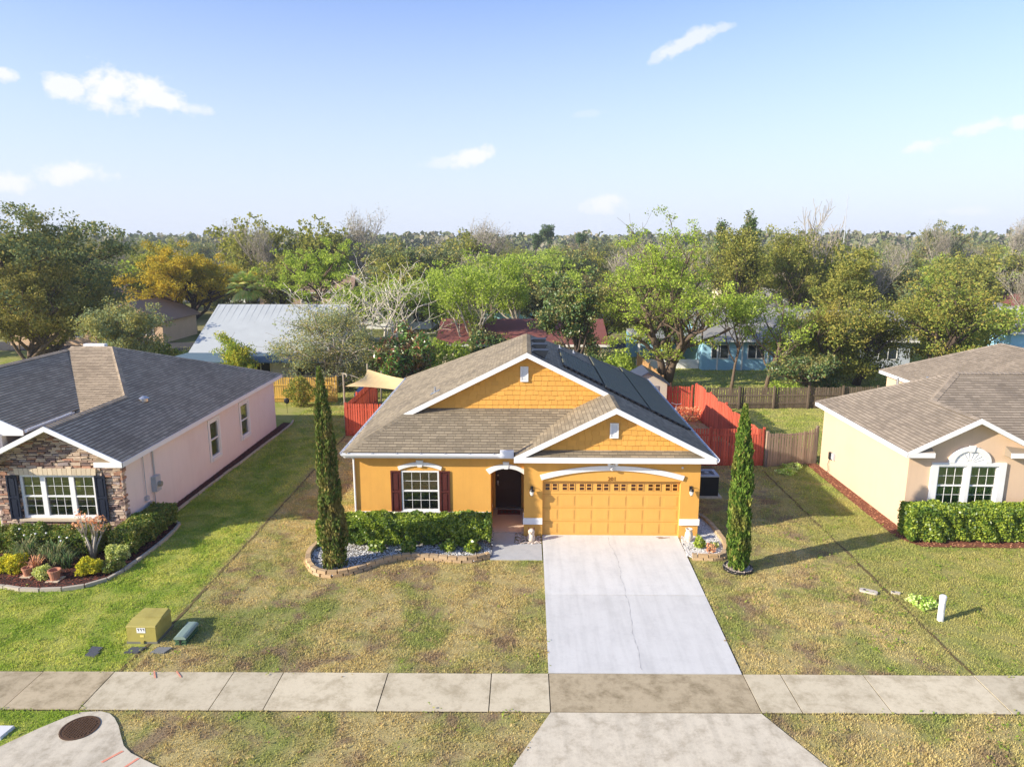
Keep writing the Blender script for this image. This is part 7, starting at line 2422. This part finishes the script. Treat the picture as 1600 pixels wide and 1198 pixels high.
shrub('shrub', 'dry tan weeds inside the red fence corner', 'shrub', 9.6, 16.6, .8, .6, .9, L_DRY, 700, .07, 80)

def palm(label, x, y, h, crown, seed, n=34, group=None):
    r = np.random.default_rng(seed)
    t = thing('palm_tree', label, 'palm', (x, y, 0), group)
    MB().tube([(x, y, 0), (x + .1, y, h * .5), (x, y, h)], [.26, .2, .18], 9).build('trunk', M_BARK, t)
    V_, F_ = [], []
    for k_ in range(n):
        a = k_ * 2.399 + r.uniform(-.2, .2)
        el = 1.25 - 2.1 * (k_ / n) + r.uniform(-.12, .12)
        d = np.array([math.cos(a) * math.cos(el), math.sin(a) * math.cos(el), math.sin(el)])
        side = np.array([-math.sin(a), math.cos(a), 0])
        c = np.array([x, y, h]) + d * crown * .5
        up = np.cross(side, d)
        for q in range(22):                       # a pleated fan: 22 segments
            th = (q / 21 - .5) * 2.7
            l = crown * .52 * (1 - .25 * abs(th) / 1.35) * r.uniform(.85, 1.05)
            dd = d * math.cos(th) + side * math.sin(th)
            e = c + dd * l
            e[2] -= l * .30
            w_ = np.cross(dd, up) * .045 * crown / 1.9
            m_ = c + dd * l * .55
            i = len(V_)
            V_ += [tuple(c), tuple(m_ + w_ + up * .02), tuple(e), tuple(m_ - w_ - up * .02)]
            F_.append((i, i + 1, i + 2, i + 3))
    np_mesh('crown', np.array(V_), np.array(F_), L_PALM, t, 4)
    return t
palm('fan palm rising behind the metal roof', -27.4, 45.5, 5.9, 2.1, 201)
palm('fan palm hidden among the lime green trees', -3.6, 52.0, 7.6, 1.9, 202)

for (x, y, h, sd, lab) in ((28.2, 70, 14.4, 141, 'taller of two dark cedar spires above the feathery tree'), (26.6, 71, 13.3, 142, 'shorter dark cedar spire beside its taller twin')):
    put(tree_proto('x', lab, 'tree', sd, h, 2.9, L_MAG, M_BARKD, 2600, .30, .45, trunk=.2, mains=26, kids=3, spread=.7, levels=2, first=.3, lift=.0, tl=.95, reach=.14, oval=.4, rootname='cedar_tree'), x, y)

# ------------------------------------------------------------------ the wooded distance: one tree of each kind, then copies
KINDS = {
    'dark_oak': ('dark rounded evergreen tree in the distant tree belt', tree_proto('x', 'x', 'tree', 301, 11, 11, L_OAK, M_BARKD, 3800, .42, .75, trunk=.35, mains=16, kids=4, spread=.66, levels=2, clump=190, first=.15, dens=2.0, fine=.62, rootname='distant_oak', group='distant dark evergreen trees')),
    'olive': ('olive green bushy tree in the distant tree belt', tree_proto('x', 'x', 'tree', 302, 10.5, 9, L_OLIVE, M_BARKD, 3400, .40, .7, trunk=.3, mains=16, kids=4, spread=.6, levels=2, clump=180, first=.12, dens=2.0, fine=.62, rootname='distant_olive_tree', group='distant olive green trees')),
    'grey': ('grey leafless tree in the distant tree belt', tree_proto('x', 'x', 'tree', 303, 12, 9.5, leafmat('twig_leaf', (.10, .09, .07), (.16, .145, .115), (.11, .12, .05), .2), M_BARKG, 1500, .10, .55, trunk=.22, mains=8, kids=4, spread=.45, levels=4, lift=.3, elong=5.0, maxlv=4, minr=.022, rootname='distant_bare_tree', group='distant leafless trees')),
    'lime': ('fresh green tree in the distant tree belt', tree_proto('x', 'x', 'tree', 304, 9.5, 9, L_LIME, M_BARK, 1800, .40, .6, trunk=.25, mains=14, kids=4, spread=.64, levels=2, clump=170, first=.2, dens=2.0, fine=.62, rootname='distant_lime_tree', group='distant fresh green trees')),
    'brown': ('rusty brown winter tree in the distant tree belt', tree_proto('x', 'x', 'tree', 305, 10, 8.5, leafmat('brown_leaf', (.085, .070, .038), (.13, .105, .055), (.08, .08, .03), .3), M_BARKD, 2600, .36, .7, trunk=.25, mains=14, kids=4, spread=.56, levels=2, clump=160, first=.14, dens=2.0, fine=.62, rootname='distant_brown_tree', group='distant brown trees')),
    'pine': ('tall pine with a tufted flat crown in the distant tree belt', tree_proto('x', 'x', 'tree', 306, 17, 7, leafmat('pine_leaf', (.025, .05, .02), (.06, .085, .03), None, .2), M_BARKD, 2300, .36, .75, trunk=.25, mains=7, kids=3, spread=.62, levels=2, first=.74, clump=40, tl=.9, reach=.2, dens=2.0, fine=.62, rootname='distant_pine', group='distant tall pines')),
}
used = set()
def far(kind_, x, y, s_, label=None, sz=1.0):
    lab, proto = KINDS[kind_]
    if kind_ not in used:
        used.add(kind_)
        proto.location = (x, y, 0)
        proto.scale = (s_, s_, s_ * sz)
        proto.rotation_euler = (0, 0, r_.uniform(0, 6.28))
        proto['label'] = label or lab
        return proto
    return copy_thing(proto, (x, y, 0), r_.uniform(0, 6.28), (s_, s_, s_ * sz), label or lab)
# placed ones that shape the skyline
for (k_, x, y, s_, sz, lab) in (
    ('olive', -46, 95, 1.5, .95, None), ('grey', -42, 92, 1.15, 1.05, None), ('grey', -52, 99, 1.1, 1.1, None), ('olive', -36, 98, 1.4, 1.0, None),
    ('grey', -30, 100, 1.3, 1.1, None), ('grey', -9.5, 108, 1.25, 1.02, None), ('olive', -12, 106, 1.2, 1.0, None), ('grey', -6, 112, 1.25, .98, None), ('grey', 17, 70, .95, 1.0, None),
    ('grey', 14, 74, .9, 1.0, None), ('pine', 8.5, 200, .95, 1.0, None), ('pine', 2.5, 190, .78, 1.0, None), ('pine', 17, 185, .78, 1.0, None), ('brown', 12, 120, 1.0, 1.0, None),
    ('pine', 48, 125, .80, 1.0, None), ('dark_oak', 60, 120, 1.15, .9, None), ('dark_oak', 112, 165, 1.35, 1.05, None), ('grey', 104, 160, 1.3, 1.0, None), ('dark_oak', 66, 150, 1.1, 1.0, None),
    ('grey', 118, 150, 1.4, 1.05, None), ('grey', 40.5, 60, .82, 1.0, 'small pale bare tree in front of the grey gabled house'), ('lime', -14, 58.5, .85, .85, None), ('olive', -10.2, 60, .7, .75, None), ('lime', -18.5, 57, .8, .8, None), ('lime', 4, 62, .85, 1.0, None),
    ('lime', -8, 56, .95, .95, None), ('lime', 2, 90, 1.0, 1.0, None), ('olive', 8.5, 50, .75, .9, None), ('brown', 8, 66, .7, .9, None), ('olive', 36, 58, 1.0, 1.0, None), ('dark_oak', 43, 64, .95, .8, None), ('lime', 66, 84, 1.0, .8, None),
    ('lime', 58, 80, .9, .8, None), ('olive', 74, 90, 1.0, .9, None), ('dark_oak', -14.5, 86, .95, 1.0, None), ('dark_oak', -22, 84, 1.0, .98, None), ('dark_oak', -58, 62, 1.1, .9, None), ('olive', -52, 40, .8, .8, None), ('dark_oak', 13, 46, .7, .8, None), ('lime', 40, 38, .75, .8, None), ('olive', 35, 33, .75, .75, None), ('dark_oak', 44, 52, .8, .7, None)):
    far(k_, x, y, s_, lab, sz)
n_far = 0
spots = []
tries = 0
while n_far < 235 and tries < 6000:
    tries += 1
    y = 62 + 255 * r_.random() ** 1.35
    x = r_.uniform(-.80, .80) * (y + 30)
    if any(abs(x - hx) < 9 and abs(y - hy) < 8 for hx, hy in FARH) or any((x - a) ** 2 + (y - c) ** 2 < (4.2 + y * .012) ** 2 for a, c in spots):
        continue
    if abs(y - 45.5) < 5 or (-56 < x < -6 and 60 < y < 70) or (42 < x < 60 and y < 80):
        continue
    spots.append((x, y))
    k_ = r_.choices(['dark_oak', 'olive', 'grey', 'lime', 'brown'], [4.4, 4.2, 2.8, 3.0, .9])[0]
    s_ = r_.uniform(.72, 1.05) * (1 if y < 110 else 1.08)
    far(k_, x, y, s_, None, r_.uniform(.8, 1.0))
    n_far += 1

# beyond that only a continuous wood
r2 = np.random.default_rng(77)
N = 2300
y = 320 + 900 * r2.uniform(0, 1, N) ** 1.5
x = r2.uniform(-.85, .85, N) * (y + 30)
hgt = r2.uniform(8.0, 15.5, N)
rad = r2.uniform(4, 8, N)
per = 64
d = r2.normal(0, 1, (N, per, 3))
d /= np.linalg.norm(d, axis=2)[:, :, None]
P = np.stack([x, y, hgt * .55], 1)[:, None, :] + d * np.stack([rad, rad, hgt * .45], 1)[:, None, :] * r2.uniform(.7, 1.05, (N, per, 1))
v, f = leaf_quads(P.reshape(-1, 3), r2, 2.2, .2, 1.3)
o = np_mesh('distant_wood', v, f, leafmat('distant_wood_leaf', (.045, .062, .030), (.10, .105, .045), (.13, .115, .08), .2, .3, .02), None, 4)
o['kind'] = 'stuff'
o['label'] = 'continuous far wood along the horizon'
b = MB().tube([(125, 260, 0), (125, 260, 28)], [.25, .06], 6)
for q in range(6):
    b.tube([(124.2, 260, 8 + q * 3.4), (125.8, 260, 9.4 + q * 3.4)], .06, 3)
tag(b.build('radio_mast', M_PVC), 'thin lattice radio mast far away above the trees', 'mast')

# ------------------------------------------------------------------ thin air over the whole place
hb = MB().box(-2450, 2450, -400, 2650, -1.0, 45.0)
hm = bpy.data.materials.new('haze_air')
hm.use_nodes = True
hm.node_tree.nodes.clear()
ho = hm.node_tree.nodes.new('ShaderNodeOutputMaterial')
hv = hm.node_tree.nodes.new('ShaderNodeVolumePrincipled')
hv.inputs['Color'].default_value = (0.86, 0.92, 1.0, 1.0)
hv.inputs['Density'].default_value = 0.0003
hv.inputs['Anisotropy'].default_value = 0.0
hm.node_tree.links.new(hv.outputs[0], ho.inputs['Volume'])
kind(hb.build('haze', hm), 'stuff')
